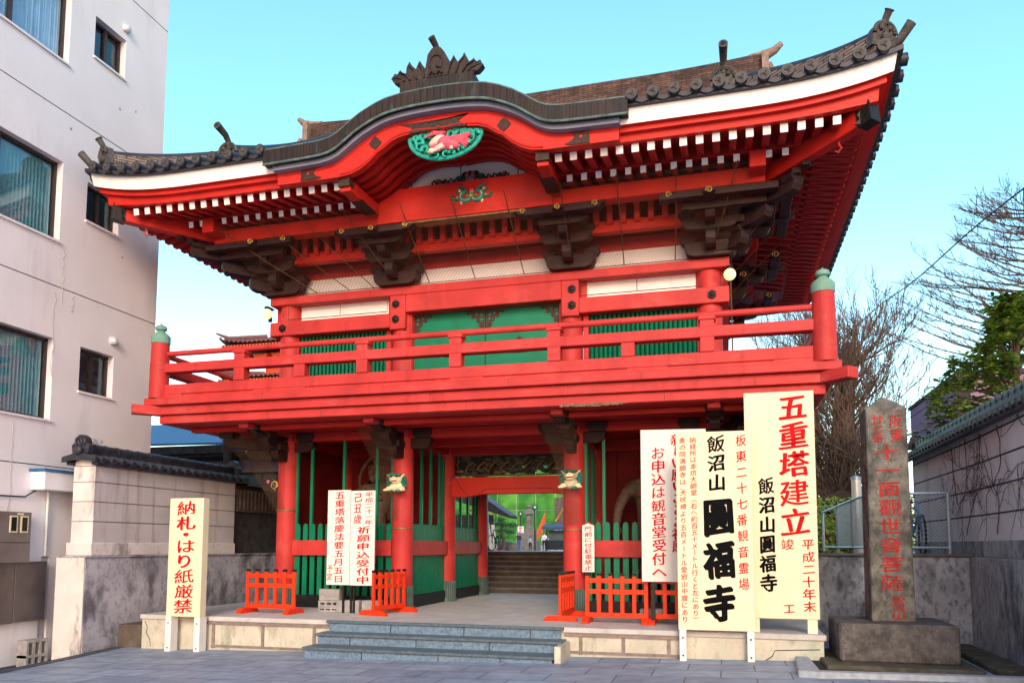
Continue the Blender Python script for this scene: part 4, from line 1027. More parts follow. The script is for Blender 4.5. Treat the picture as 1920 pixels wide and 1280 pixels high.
# ---- wavy central gable
def kara(x, top=8.075, low=7.51):
    a = abs(x)
    P = [(0, 8.075), (.3, 8.068), (.55, 8.05), (.78, 8.015), (.98, 7.94), (1.15, 7.86), (1.28, 7.78), (1.42, 7.675), (1.54, 7.59), (1.66, 7.545), (1.85, 7.522), (2.2, 7.512), (2.8, 7.50), (3.2, 7.50)]
    for (x0, z0), (x1, z1) in zip(P, P[1:]):
        if a <= x1:
            t = (a-x0)/(x1-x0); return z0+(z1-z0)*t
    return 7.5
def smooth_kara(x): return sum(kara(x+d)*w for d, w in ((-.12, .1), (-.06, .2), (0, .4), (.06, .2), (.12, .1)))
def gate_gable():
    K = smooth_kara; W = 2.74; n = 96
    xs = [-W+2*W*i/n for i in range(n+1)]
    def band(name, mat, yf, yb, zt, zb, x0=-W, x1=W, nn=96, bevel=0):
        m = MB(); X = [x0+(x1-x0)*i/nn for i in range(nn+1)]
        vs = []
        for x in X: vs += [(x, yf, zt(x)), (x, yf, zb(x)), (x, yb, zt(x)), (x, yb, zb(x))]
        fs = []
        for i in range(nn):
            a, b = 4*i, 4*i+4
            fs += [(a, a+1, b+1, b), (a+2, b+2, b+3, a+3), (a, b, b+2, a+2), (a+1, a+3, b+3, b+1)]
        fs += [(0, 2, 3, 1), (4*nn, 4*nn+1, 4*nn+3, 4*nn+2)]
        m.add(vs, fs); return m.build(name, mat, G, bevel=bevel)
    cop = band('copper_gable_edge', COPPER, -2.62, -2.48, K, lambda x: K(x)-.225)
    # folded seams on the copper face, a lip below and rounded top
    m = MB(); s = -W
    L = 0; px = None
    steps = 900; acc = 0; prev = (-W, K(-W))
    for i in range(1, steps+1):
        x = -W+2*W*i/steps; p = (x, K(x)); acc += math.hypot(p[0]-prev[0], p[1]-prev[1]); 
        if acc > .098:
            acc = 0; dx, dz = p[0]-prev[0], p[1]-prev[1]; l = math.hypot(dx, dz); nx_, nz_ = -dz/l*.35, dx/l
            m.beam((x, -2.622, p[1]-.005), (x-nx_*.2, -2.622, p[1]-.215), .006, .008, up=(0, 1, 0))
        prev = p
    m.build('folded_seams', COPPER, cop)
    m = MB(); m.tube([(x, -2.62, K(x)-.228) for x in xs], .018, 6); m.tube([(x, -2.60, K(x)-.0) for x in xs], .022, 6); m.build('edge_lip', COPTEAL, cop)
    m = MB(); m.grid(lambda u, v: (-W+2*W*u, -2.61+1.75*v, K(-W+2*W*u)+.015+v*(.55-.25*(K(-W+2*W*u)-7.5)/.57)), 96, 8); m.build('copper_gable_roof', COPTOP, G)
    m = MB()
    for i in range(27):
        x = -W+.1+.2*i; m.tube([(x, -2.6+.35*k, K(x)+.02+.2*k*(.55-.25*(K(x)-7.5)/.57)) for k in range(5)], .012, 4)
    m.build('roof_sheet_seams', COPTOP, G)
    band('grey_gable_board', GREYB, -2.54, -2.40, lambda x: K(x)-.226, lambda x: K(x)-.30+.0*x, -2.62, 2.62)
    # red bargeboard with cusped lower edge
    low = [(0, 7.555), (.05, 7.53), (.2, 7.545), (.36, 7.55), (.5, 7.535), (.62, 7.515), (.74, 7.47), (.84, 7.40), (.90, 7.36), (.96, 7.335), (1.0, 7.29), (1.1, 7.20), (1.22, 7.12), (1.38, 7.055), (1.6, 7.03), (2.6, 7.03)]
    def lowz(x):
        a = abs(x)
        for (x0, z0), (x1, z1) in zip(low, low[1:]):
            if a <= x1: return z0+(z1-z0)*(a-x0)/(x1-x0)
        return 7.03
    bb = band('gable_bargeboard', REDE, -2.42, -2.30, lambda x: K(x)-.295, lowz, -2.60, 2.60, 160)
    m = MB(); m.tube([(x, -2.425, lowz(x)+.035) for x in [-1.55+3.1*i/120 for i in range(121)]], .014, 6); m.build('bargeboard_bead', REDE, bb)
    m = MB(); m.tube([(x, -2.424, K(x)-.33) for x in [-2.5+5*i/120 for i in range(121)]], .012, 6); m.build('bargeboard_bead', REDE, bb)
    # pierced black plates on the bargeboard
    def plate(P, name='bargeboard_fitting'):
        m = MB(); m.prism(P, -2.435, -2.42); o = m.build(name, IRONR2, bb); return o
    plate([(-.56, 7.69), (.40, 7.69), (.46, 7.72), (.30, 7.64), (.34, 7.60), (.44, 7.555), (.40, 7.54), (.02, 7.545), (0, 7.535), (-.02, 7.545), (-.40, 7.54), (-.46, 7.555), (-.40, 7.60), (-.44, 7.64), (-.60, 7.70)][::-1])
    for s in (-1, 1):
        c = (s*.985, 7.475)
        plate([(c[0]+.10*math.cos(R(a))*(1 if a % 90 == 0 else .8), c[1]+.10*math.sin(R(a))*(1 if a % 90 == 0 else .8)) for a in range(0, 360, 45)])
        plate([(s*1.92, 7.245), (s*2.2, 7.235), (s*2.2, 7.04), (s*1.95, 7.04), (s*1.86, 7.06), (s*1.95, 7.10), (s*2.0, 7.15), (s*1.96, 7.19)])
        m = MB(); m.sphere((s*2.08, -2.437, 7.14), .022, 8, 0, (1, .4, 1)); m.build('fitting_opening', RED, bb)
        # carrying beams at the gable's feet
        m = MB(); m.beam((s*1.52, -2.32, 6.95), (s*1.49, -1.2, 6.95), .17, .20); m.build('gable_side_beam', REDE, G, bevel=.01)
        m = MB(); m.box(*sorted((s*1.42, s*1.625)), -2.35, -2.20, 6.885, 7.055) if False else m.beam((s*1.522, -2.36, 6.985), (s*1.52, -2.22, 6.985), .19, .14); m.build('beam_cap', IRONR2, G)
        m = MB(); m.prism([(-2.0, 6.855), (-1.9, 6.84), (-1.5, 6.84), (-1.42, 6.855)], *sorted((s*1.39, s*1.60)), 'yz'); m.build('beam_fitting', IRONR2, G)
    # arched ribs and vault behind the bargeboard
    for i, y in enumerate((-2.14, -1.94, -1.74, -1.54, -1.34)):
        band('vault_rib', RED2, y, y+.09, lambda x: lowz(x)+.115, lambda x: lowz(x)+.03, -1.5, 1.5, 60)
    m = MB(); m.grid(lambda u, v: (-1.55+3.1*u, -2.3+1.25*v, lowz(-1.55+3.1*u)+.10), 60, 2); m.build('vault_board', RED2, G)
    # tympanum, rainbow beam, painted carvings
    m = MB(); P = [(-1.35, 7.1)]+[(-1.35+2.7*i/30, min(7.74, lowz((-1.35+2.7*i/30)*.92)+.19)) for i in range(31)]+[(1.35, 7.1)]; m.prism(P, -1.14, -1.10); m.build('gable_plaster', WHITE, G)
    m = MB()
    for x in (-.95, -.1, .85): m.box(x-.006, x+.006, -1.147, -1.141, 7.2, 7.8)
    m.build('plaster_joint', BROWN, G)
    m = MB(); m.prism([(-1.45, 6.72), (1.45, 6.72), (1.45, 7.25), (1.1, 7.27), (-1.1, 7.27), (-1.45, 7.25)], -1.36, -1.15); nb = m.build('gable_rainbow_beam', REDE, G, bevel=.01)
    m = MB(); m.box(-.95, .95, -1.33, -1.12, 6.695, 6.72); m.build('gilt_strip', GOLDB, G)
    r = random.Random(3); m = MB()
    for s in (-1, 1):
        for k in range(6):
            x = .10+s*(.08+.095*k); m.sphere((x, -1.25, 7.32+.05*math.cos(k*1.3)+.05*max(0, 1-k*.25)), .065-.004*k, 8, [0, 1, 2][k % 3], (1.1, .5, .8))
            m.tube([(x, -1.27, 7.30), (x+s*.04, -1.3, 7.36), (x+s*.08, -1.28, 7.33), (x+s*.06, -1.27, 7.29)], .018, 6, 0)
    for k in range(5): m.sphere((.10+.05*(k-2), -1.27, 7.42-.02*abs(k-2)), .045, 8, 2 if k % 2 else 0, (.8, .6, 1.2))
    m.build('strut_carving', [BLKC, DTEAL, PINKD], G)
    m = MB(); cx, cz, y = .16, 7.0, -1.365
    for s in (-1, 1):
        pts = [(cx+s*(.09+.085*math.cos(t)), y-.01, cz+.005+.075*math.sin(t)) for t in [R(100-200*1.6*k/16) for k in range(17)]]
        m.tube(pts, [.02+.012*math.sin(math.pi*k/16) for k in range(17)], 8, 0)
        m.tube([(p[0], p[1]-.025, p[2]) for p in pts[3:13]], .007, 5, 3)
        m.tube([(cx+s*.16, y, cz+.02), (cx+s*.22, y, cz-.03), (cx+s*.29, y, cz-.03), (cx+s*.34, y, cz+.01), (cx+s*.31, y, cz+.04), (cx+s*.29, y, cz+.015)], [.02, .026, .024, .02, .015, .008], 8, 1)
        m.tube([(cx+s*.08, y, cz+.08), (cx+s*.14, y, cz+.13), (cx+s*.2, y, cz+.16), (cx+s*.22, y, cz+.20)], [.025, .03, .022, .006], 8, 1)
        m.tube([(cx+s*.19, y, cz+.06), (cx+s*.26, y, cz+.10), (cx+s*.27, y, cz+.13)], [.02, .018, .008], 8, 1)
        for u, v in ((.17, -.08), (.20, .10), (.23, -.01)): m.sphere((cx+s*u, y, cz+v), .03, 8, 2, (.8, .4, 1.2))
        m.sphere((cx+s*.07, y-.01, cz+.005), .028, 8, 4, (1, .5, 1)); m.sphere((cx+s*.05, y, cz-.06), .04, 8, 0, (1, .4, .8))
    m.sphere((cx, y, cz+.09), .04, 8, 5, (.9, .4, 1.1)); m.box(cx-.03, cx+.03, y-.035, y, cz-.015, cz+.015, 6)
    m.build('painted_carving', [TEAL, DTEAL, CREAMP, CREAM, GREENL, PINK, YELL], nb)
    # hanging phoenix carving
    def gegyo():
        cx, cz, y = .075, 7.50, -2.33; a, b = .555, .355
        m = MB()
        rim = [(cx-a*math.cos(t), y, cz-b*math.sin(t)) for t in [math.pi*k/26 for k in range(27)]]
        m.tube(rim, [.03]*27, 8, 0)
        for k in range(14):
            t = math.pi*(k+.5)/14; c = Vector((cx-a*.98*math.cos(t), y-.012, cz-b*.98*math.sin(t))); m.sphere(c, .03, 8, 0, (1, .8, .8))
        m.tube([(cx-a, y, cz), (cx-a*.6, y, cz+.03), (cx-.1, y, cz+.02), (cx, y, cz-.01), (cx+.1, y, cz+.03), (cx+a*.6, y, cz+.06), (cx+a, y, cz)], .026, 8, 0)
        for x0, z0, r0, k in ((cx-.40, cz-.08, .07, 1), (cx-.30, cz-.2, .06, -1), (cx-.2, cz-.27, .05, 1), (cx+.12, cz-.29, .045, -1), (cx+.24, cz-.25, .05, 1), (cx-.33, cz+.0, .05, -1), (cx+.47, cz-.05, .05, 1), (cx+.22, cz-.04, .085, 1), (cx+.38, cz-.06, .075, -1), (cx+.33, cz-.17, .05, 1), (cx-.45, cz-.02, .05, 1), (cx+.1, cz-.02, .06, -1)):
            m.tube([(x0+k*r0*math.cos(t)*(1-.04*i), y-.03, z0+r0*math.sin(t)*(1-.04*i)) for i, t in enumerate([R(-30+24*q) for q in range(13)])], [.033-.001*q for q in range(13)], 8, 0)
        for x0, z0, r0, k in ((cx-.13, cz-.31, .04, -1), (cx+.02, cz-.31, .04, 1), (cx+.40, cz-.12, .05, -1), (cx-.38, cz-.15, .05, 1), (cx+.30, cz-.03, .05, 1), (cx-.22, cz+.0, .045, 1), (cx+.17, cz+.01, .04, -1)):
            m.tube([(x0+k*r0*math.cos(t), y-.045, z0+r0*math.sin(t)) for t in [R(40+28*q) for q in range(10)]], [.022-.001*q for q in range(10)], 8, 0)
        pl = [(cx-a*.97*math.cos(t), cz-b*.97*math.sin(t)) for t in [math.pi*k/24 for k in range(25)]]
        m.prism(pl, y+.01, y+.03, 'xz', 1)
        g = m.build('hanging_carving', [TEAL, DTEAL], bb)
        m = MB()
        m.sphere((cx+.06, y-.06, cz-.16), .13, 12, 0, (1.5, .5, .75), Matrix.Rotation(.35, 3, 'Y'))           # body
        m.sphere((cx-.10, y-.07, cz-.10), .10, 10, 1, (1.4, .4, .6), Matrix.Rotation(-.5, 3, 'Y'))
        for k in range(9):                                                                               # wing and tail feathers
            t = k/8; m.tube([(cx+.08, y-.08, cz-.10), (cx+.25+.02*k, y-.07, cz-.17+.012*k), (cx+.40-.02*abs(k-3), y-.05, cz-.25+.028*k)], [.02, .03, .008], 6, 0)
        for k in range(7): m.tube([(cx-.05+.01*k, y-.08, cz-.03), (cx-.14+.03*k, y-.09, cz+.0-.005*k), (cx-.30+.035*k, y-.06, cz-.04+.012*k)], [.02, .03, .01], 6, 0)
        for k in range(7): m.tube([(cx-.0-.02*k, y-.09, cz-.18), (cx-.03-.022*k, y-.10, cz-.24), (cx-.05-.02*k, y-.08, cz-.28)], [.02, .022, .006], 6, 0)
        m.tube([(cx+.0, y-.08, cz-.2), (cx-.09, y-.1, cz-.25), (cx-.15, y-.1, cz-.27)], [.05, .035, .03], 8, 1)      # neck
        m.sphere((cx-.17, y-.11, cz-.275), .04, 10, 1, (1.2, .9, 1)); m.tube([(cx-.19, y-.12, cz-.28), (cx-.235, y-.12, cz-.30)], [.018, .003], 6, 2)
        for k in range(4): m.tube([(cx-.16+.015*k, y-.12, cz-.24), (cx-.18+.02*k, y-.12, cz-.19)], [.012, .008], 5, 0)
        m.sphere((cx+.13, y-.1, cz-.26), .03, 8, 1)
        m.build('phoenix', [PINKC, CREAMP, YELL], g)
    gegyo()
    # crest on the gable top
    m = MB(); m.prism([(-.56, 8.03), (.57, 8.03), (.57, 8.27), (-.56, 8.27)], -2.55, -1.7); crest = m.build('crest_base', COPPER, G, bevel=.01)
    m = MB(); yv = -2.5
    m.prism([(-.17, 8.27), (.19, 8.27), (.20, 8.44), (.13, 8.62), (.07, 8.70), (.0, 8.73), (-.07, 8.70), (-.13, 8.62), (-.16, 8.44)], yv-.05, yv+.16)
    m.tube([(0, yv-.07, 8.42)]+[(.10*math.cos(R(a)), yv-.06, 8.47+.12*math.sin(R(a))) for a in range(-40, 230, 15)], .012, 5)
    m.tube([(.0, yv+.05, 8.66), (-.02, yv-.02, 8.76), (-.05, yv-.12, 8.83)], [.045, .045, .052], 12)
    for s in (-1, 1):
        m.tube([(s*.10, yv-.06, 8.30), (s*.05, yv-.07, 8.35), (s*.02, yv-.06, 8.30)], .02, 6)
        for x0, h, lean in ((.24, .30, .02), (.36, .31, .06), (.46, .20, .10), (.54, .12, .12)):
            P = [(s*(x0-.075), 8.27), (s*(x0-.085+lean*.3), 8.27+h*.5), (s*(x0-.03+lean), 8.27+h*.8), (s*(x0+lean), 8.27+h), (s*(x0+.045+lean), 8.27+h*.72), (s*(x0+.09+lean*.4), 8.27+h*.4), (s*(x0+.085), 8.27)]
            m.prism(P, yv-.02-.02*x0, yv+.08)
            m.tube([(s*(x0-.06), yv-.045, 8.28), (s*(x0-.04+lean*.4), yv-.05, 8.27+h*.5), (s*(x0+.01+lean), yv-.045, 8.27+h*.8)], .014, 5)
        m.tube([(s*.5, yv, 8.29), (s*.60, yv, 8.31), (s*.66, yv, 8.36), (s*.64, yv, 8.41), (s*.60, yv, 8.40)], [.05, .045, .04, .035, .02], 8)
    m.build('crest_leaves', COPPER2, crest, bevel=.004)
COPTEAL = M('verdigris_lip', (.10, .16, .14), .5, var=.4, scale=9)
COPPER2 = M('dark_copper_ornament', (.036, .025, .021), .5, var=.3, scale=9, bump=.2, stains=[((.07, .09, .07), .6, (9, 9, 9), .6)])
IRONR2 = M('brown_pierced_plate', (.045, .022, .015), .5, var=.5, scale=40, bump=.6, bscale=60)
PINKC = M('crimson_pink_paint', (.62, .10, .14), .55, var=.35, scale=18, bump=.4, stains=[((.75, .42, .40), .7, (16, 16, 16), .58)])
BLKC = M('black_carving_paint', (.02, .022, .022), .5); PINKD = M('dull_pink_paint', (.40, .08, .10), .5); CREAMP = M('pale_pink_paint', (.78, .52, .42), .5); GREENL = M('light_green_paint', (.10, .42, .10), .5)
gate_gable()

# ---- net cords, bird nets
def gate_nets():
    m = MB()
    for x0, x1 in ((-4.35, -3.05), (-3.5, -2.42), (-2.75, -1.95), (-1.95, -1.5), (-.95, -.92), (-.1, -.1), (.75, .75), (1.62, 1.55), (2.45, 2.4), (3.3, 3.2), (4.15, 3.72)):
        m.tube([(x0, -1.63, 6.93), ((x0+x1)/2+.01, -1.02, 6.45), (x1, -.36, 6.04)], .0085, 4, cap=False)
    for k in range(5): 
        y = -.9+1.0*k; m.tube([(5.1, y, 6.95), (4.6, y+.2, 6.5), (4.03, y+.5, 6.03)], .009, 4, cap=False)
    m.tube([(4.03, -.36, 5.9), (4.04, -.36, 4.5)], .012, 5); m.tube([(-3.98, -.355, 6.045), (3.98, -.355, 6.045)], .008, 4)
    for s in (-1, 1):
        a, b = s*1.70, s*3.62
        m.tube([(a, -.36, 5.86), (b, -.36, 5.86), (b, -.36, 5.60), (a, -.36, 5.60), (a, -.36, 5.86)], .008, 4); m.tube([(s*2.6, -.36, 5.86), (s*2.6, -.36, 5.60)], .006, 4)
    m.build('net_cords', CORD, G)
    def net(P, name='bird_net', n=10):
        """ruled sheet between two polylines with uv in metres"""
        me = MB(); a, b = P; vs = []; 
        for i in range(n+1):
            t = i/n
            def at(pl):
                k = min(len(pl)-2, int(t*(len(pl)-1))); u = t*(len(pl)-1)-k; return Vector(pl[k]).lerp(Vector(pl[k+1]), u)
            p, q = at(a), at(b)
            for j in range(5): vs.append(p.lerp(q, j/4))
        fs = [(i*5+j, i*5+j+1, (i+1)*5+j+1, (i+1)*5+j) for i in range(n) for j in range(4)]
        me.add(vs, fs); o = me.build(name, NET, G, recalc=False)
        uvl = o.data.uv_layers.new(name='net'); 
        for li, l in enumerate(o.data.loops):
            vi = l.vertex_index; i, j = divmod(vi, 5)
            p0 = vs[i*5]; w = (vs[i*5+4]-p0).length*j/4; h = sum((vs[k*5+2]-vs[(k+1)*5+2]).length for k in range(i)); uvl.data[li].uv = (w, h)
        return o
    net(([(-4.75, -.75, 3.50), (-4.3, -.35, 2.9), (-3.9, -.17, 2.19)], [(-3.72, -.85, 3.48), (-3.74, -.45, 2.8), (-3.70, -.19, 2.19)]))
    net(([(-1.95, -.95, 3.50), (-1.85, -.4, 2.9), (-1.70, -.2, 2.0)], [(-1.4, -.95, 3.50), (-1.45, -.42, 2.9), (-1.50, -.21, 2.0)]))
    net(([(1.15, -.95, 3.50), (1.28, -.45, 2.9), (1.38, -.2, 1.9)], [(1.7, -.95, 3.50), (1.66, -.45, 2.9), (1.6, -.2, 1.9)]))
    # fine net under the eaves
    net(([(-4.4, -1.62, 6.92), (4.4, -1.62, 6.92)], [(-3.95, -.37, 6.05), (3.95, -.37, 6.05)]), n=12).data.materials[0] = NETF
NETF = net_mat('fine_eave_net', (.16, .085, .05), .045, .035)
gate_nets()

# ------------------------------------------------------------------ left concrete building
def scaled(y, z, s=1.089): return -12.5354+(y+12.5354)*s, 1.58+(z-1.58)*s
def make_building():
    X = -6.5; t = thing('concrete_building', 'plain off white concrete building with recessed aluminium windows left of the gate', 'building', (X, -6, -.25))
    y1 = -.31; y0 = -22; z0 = -.4; z1 = 15
    holes = []      # (ya, yb, za, zb, kind)
    def H(ya, yb, za, zb, kind):
        a = scaled(ya, za); b = scaled(yb, zb); holes.append((a[0], b[0], a[1], b[1], kind)); return holes[-1]
    H(-2.93, -2.275, 9.30, 9.98, 'small'); H(-5.0, -3.40, 8.86, 10.1, 'tallw'); H(-5.1, -3.40, 6.085, 7.315, 'big'); H(-2.93, -2.26, 6.61, 7.23, 'small')
    H(-5.1, -3.40, 3.39, 4.61, 'big'); H(-2.91, -2.23, 3.92, 4.61, 'small'); H(-8.5, -6.8, 6.085, 7.315, 'big'); H(-8.5, -6.8, 3.39, 4.61, 'big')
    grooves = []
    for za, zb in ((10.80, 10.74), (8.15, 8.03), (5.42, 5.36), (2.74, 2.67)): grooves.append(scaled(-2, (za+zb)/2)[1])
    # door niche near the boundary wall
    ny0, ny1 = scaled(-3.42, 0)[0], -2.45
    holes.append((ny0, ny1, z0, 1.38, 'door'))
    ys = sorted({y0, y1}|{h[0] for h in holes}|{h[1] for h in holes}); zs = sorted({z0, z1}|{h[2] for h in holes}|{h[3] for h in holes}|{g for g in grooves}|{g+.016 for g in grooves})
    mb = MB()
    for i in range(len(ys)-1):
        for j in range(len(zs)-1):
            ym, zm = (ys[i]+ys[i+1])/2, (zs[j]+zs[j+1])/2
            if any(h[0] < ym < h[1] and h[2] < zm < h[3] for h in holes): continue
            g = any(gg < zm < gg+.016 for gg in grooves); x = X-.015 if g else X
            mb.add([(x, ys[i], zs[j]), (x, ys[i+1], zs[j]), (x, ys[i+1], zs[j+1]), (x, ys[i], zs[j+1])], [(0,1,2,3)], 1 if g else 0)
    for h in holes:
        D = .17 if h[4] != 'door' else .5
        a, b, c, d = h[:4]
        mb.add([(X, a, c), (X-D, a, c), (X-D, a, d), (X, a, d)], [(0,1,2,3)]); mb.add([(X, b, c), (X-D, b, c), (X-D, b, d), (X, b, d)], [(0,3,2,1)])
        mb.add([(X, a, c), (X, b, c), (X-D, b, c), (X-D, a, c)], [(0,1,2,3)]); mb.add([(X, a, d), (X, b, d), (X-D, b, d), (X-D, a, d)], [(0,3,2,1)])
    mb.add([(X, y1, z0), (X-9, y1, z0), (X-9, y1, z1), (X, y1, z1)], [(0,1,2,3)]); mb.add([(X, y0, z0), (X-9, y0, z0), (X-9, y0, z1), (X, y0, z1)], [(0,3,2,1)])
    mb.add([(X-9, y0, z0), (X-9, y1, z0), (X-9, y1, z1), (X-9, y0, z1)], [(0,3,2,1)]); mb.add([(X, y0, z1), (X, y1, z1), (X-9, y1, z1), (X-9, y0, z1)], [(0,1,2,3)])
    mb.build('wall', [BLDG, GROOVE], t, recalc=False)
    for a, b, c, d, kind in holes:
        D = X-.17
        if kind == 'door': continue
        mb = MB(); w = .045
        mb.box(D, D+.05, a, b, c, c+w); mb.box(D, D+.05, a, b, d-w, d); mb.box(D, D+.05, a, a+w, c, d); mb.box(D, D+.05, b-w, b, c, d)
        ym = (a+b)/2 if kind == 'small' else a+(b-a)*.42
        mb.box(D+.004, D+.058, ym-.03, ym+.03, c+w, d-w)
        f = mb.build('window', FRAME, t)
        mb = MB(); mb.box(D+.012, D+.016, a+w, b-w, c+w, d-w); mb.build('pane', GLASS, f)
        mb = MB(); mb.box(X-.16, X+.035, a-.02, b+.02, c-.035, c); mb.build('sill', BLDG, f)
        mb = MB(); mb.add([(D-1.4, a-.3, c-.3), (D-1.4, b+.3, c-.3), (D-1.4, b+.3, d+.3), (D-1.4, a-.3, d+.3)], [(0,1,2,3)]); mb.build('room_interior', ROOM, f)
        if kind != 'small':
            mb = MB(); n = 56 if kind == 'big' else 80; vs = []; r = random.Random(int(c*10))
            for i in range(n+1):
                y = a+(b-a)*i/n; dx = (.022 if i % 2 else -.022)*(1 if kind == 'big' else r.uniform(.3, 1.2)); vs += [(D-.06+dx, y, c+.03), (D-.06+dx, y, d-.03)]
            mb.add(vs, [(2*i, 2*i+2, 2*i+3, 2*i+1) for i in range(n)]); mb.build('blind', CURTW if kind == 'tallw' else CURT, f, recalc=False)
    # ventilation hoods
    for y, z in ((-2.30, 10.17), (-2.27, 4.85)):
        yy, zz = scaled(y, z); mb = MB(); vs = []
        mb.sphere((X+.0, yy, zz), .085, 16, 0, (1.3, 1, 1.1)); mb.v = [(max(v[0], X+.001), v[1], v[2]) if v[2] > zz-.05 else (max(v[0], X+.001), v[1], max(v[2], zz-.06)) for v in mb.v]
        mb.build('vent_hood', LIGHTM, t)
    yy, zz = scaled(-2.62, 3.14); mb = MB(); mb.tube([(X, yy, zz), (X+.07, yy, zz)], .09, 14); mb.tube([(X+.07, yy, zz), (X+.08, yy, zz)], [.075, .06], 14); mb.build('vent_hood', LIGHTM, t)
    # door in the niche, conduit, cable, small blue-capped box
    mb = MB(); mb.box(X-.5, X-.46, ny0+.2, ny1, z0, 1.3); mb.build('service_door', GALV, t)
    mb = MB(); mb.box(X-.1, X-.02, ny0+.02, ny0+.12, z0, 1.36); mb.build('door_frame', LIGHTM, t)
    mb = MB(); mb.tube([(X+.04, ny0+.03, 1.40), (X+.04, ny0+.03, 2.62)], .018, 8); mb.build('conduit', LEGW, t)
    ya, za = scaled(-3.68, 2.62); yb = -1.9
    mb = MB(); mb.box(X+.0, X+.28, ya, yb, za-.30, za-.01); mb.box(X+.28, X+.34, yb-.35, yb, za-.42, za-.05); mb.build('cable_duct', BLDG, t, bevel=.01)
    mb = MB(); mb.box(X+.0, X+.31, ya-.03, yb+.02, za-.01, za+.03); mb.build('duct_cover', BLUEP, t)
    mb = MB(); pts = [(X+.02, -9.5+.2*i, 2.30-.02*math.sin(i*.5)+.0*i) for i in range(28)]+[(X+.03, ya-.1, 2.30), (X+.06, ya+.1, za-.28)]; mb.tube(pts, .012, 5); mb.build('wall_cable', WIRE, t)
    # cracks and marks in the render
    mb = MB(); r = random.Random(8)
    for (y, z, L) in ((-3.3, 6.0, .9), (-3.42, 5.3, 1.4), (-4.0, 3.3, 1.5), (-3.1, 5.35, .3)):
        yy, zz = scaled(y, z); pts = []
        for k in range(12): pts.append((X+.001, yy+r.uniform(-.03, .03), zz-L*k/11))
        mb.tube(pts, .006, 4)
    mb.build('hairline_cracks', CRACKL, t)
    mb = MB()
    for y, z in ((-2.15, 6.3), (-2.0, 8.9), (-2.35, 8.75), (-3.3, 7.9), (-2.4, 3.2)): yy, zz = scaled(y, z); mb.sphere((X, yy, zz), .028, 8, 0, (.3, 1, 1))
    mb.build('tie_holes', CRACKL, t)
    # meter cabinet and panel
    t2 = thing('meter_cabinet', 'grey brown steel meter cabinet with two little windows on the concrete building', 'meter box', (X, -4.6, 1.3))
    ya, yb = scaled(-5.0, 0)[0], scaled(-3.75, 0)[0]; zt = scaled(0, 2.02)[1]; zb = scaled(0, 1.32)[1]
    mb = MB(); mb.box(X+.002, X+.16, ya, yb, zb, zt); c = mb.build('cabinet', STEEL, t2, bevel=.008)
    mb = MB(); mb.box(X+.16, X+.164, ya+.02, yb-.01, zb+.30, zb+.308); mb.box(X+.16, X+.166, ya+.3, ya+.306, zb, zt); mb.build('door_gap', IRON, c)
    for k, yy in enumerate((scaled(-4.1, 0)[0], scaled(-3.93, 0)[0])):
        mb = MB(); mb.box(X+.16, X+.172, yy-.0, yy+.13, zt-.31, zt-.06); f = mb.build('meter_window', CREAM, c)
        mb = MB(); mb.box(X+.172, X+.175, yy+.02, yy+.11, zt-.29, zt-.08); mb.build('dark_pane', ROOMG, f)
    mb = MB(); mb.box(X+.16, X+.163, yy-.06, yy+.05, zt-.045, zt-.02); mb.build('label_plate', BOARDW, c)
    t2 = thing('steel_cover_panel', 'dark stained steel cover panel on the building wall under the meter cabinet', 'panel', (X, -4.4, .5))
    ya, yb = scaled(-5.2, 0)[0], scaled(-3.40, 0)[0]; zt = scaled(0, 1.36)[1]-.03; zb = scaled(0, .5)[1]
    ym = scaled(-3.92, 0)[0]
    mb = MB(); mb.box(X+.002, X+.10, ya, ym-.004, zb, zt); mb.build('panel_half', STEELD, t2, bevel=.006)
    mb = MB(); mb.box(X+.002, X+.10, ym+.004, yb, zb+.01, zt); mb.build('panel_half', STEELD, t2, bevel=.006)
CRACKL = M('faint_crack', (.42, .39, .38), .9); ROOMG = M('dark_glass', (.015, .018, .02), .1)
STEELD = M('stained_steel', (.13, .11, .11), .4, var=.2, scale=3, metal=.4, stains=[((.25, .17, .13), .5, (2, 2, .7), .56), ((.10, .12, .2), .5, (2, 2, .6), .6)])
make_building()

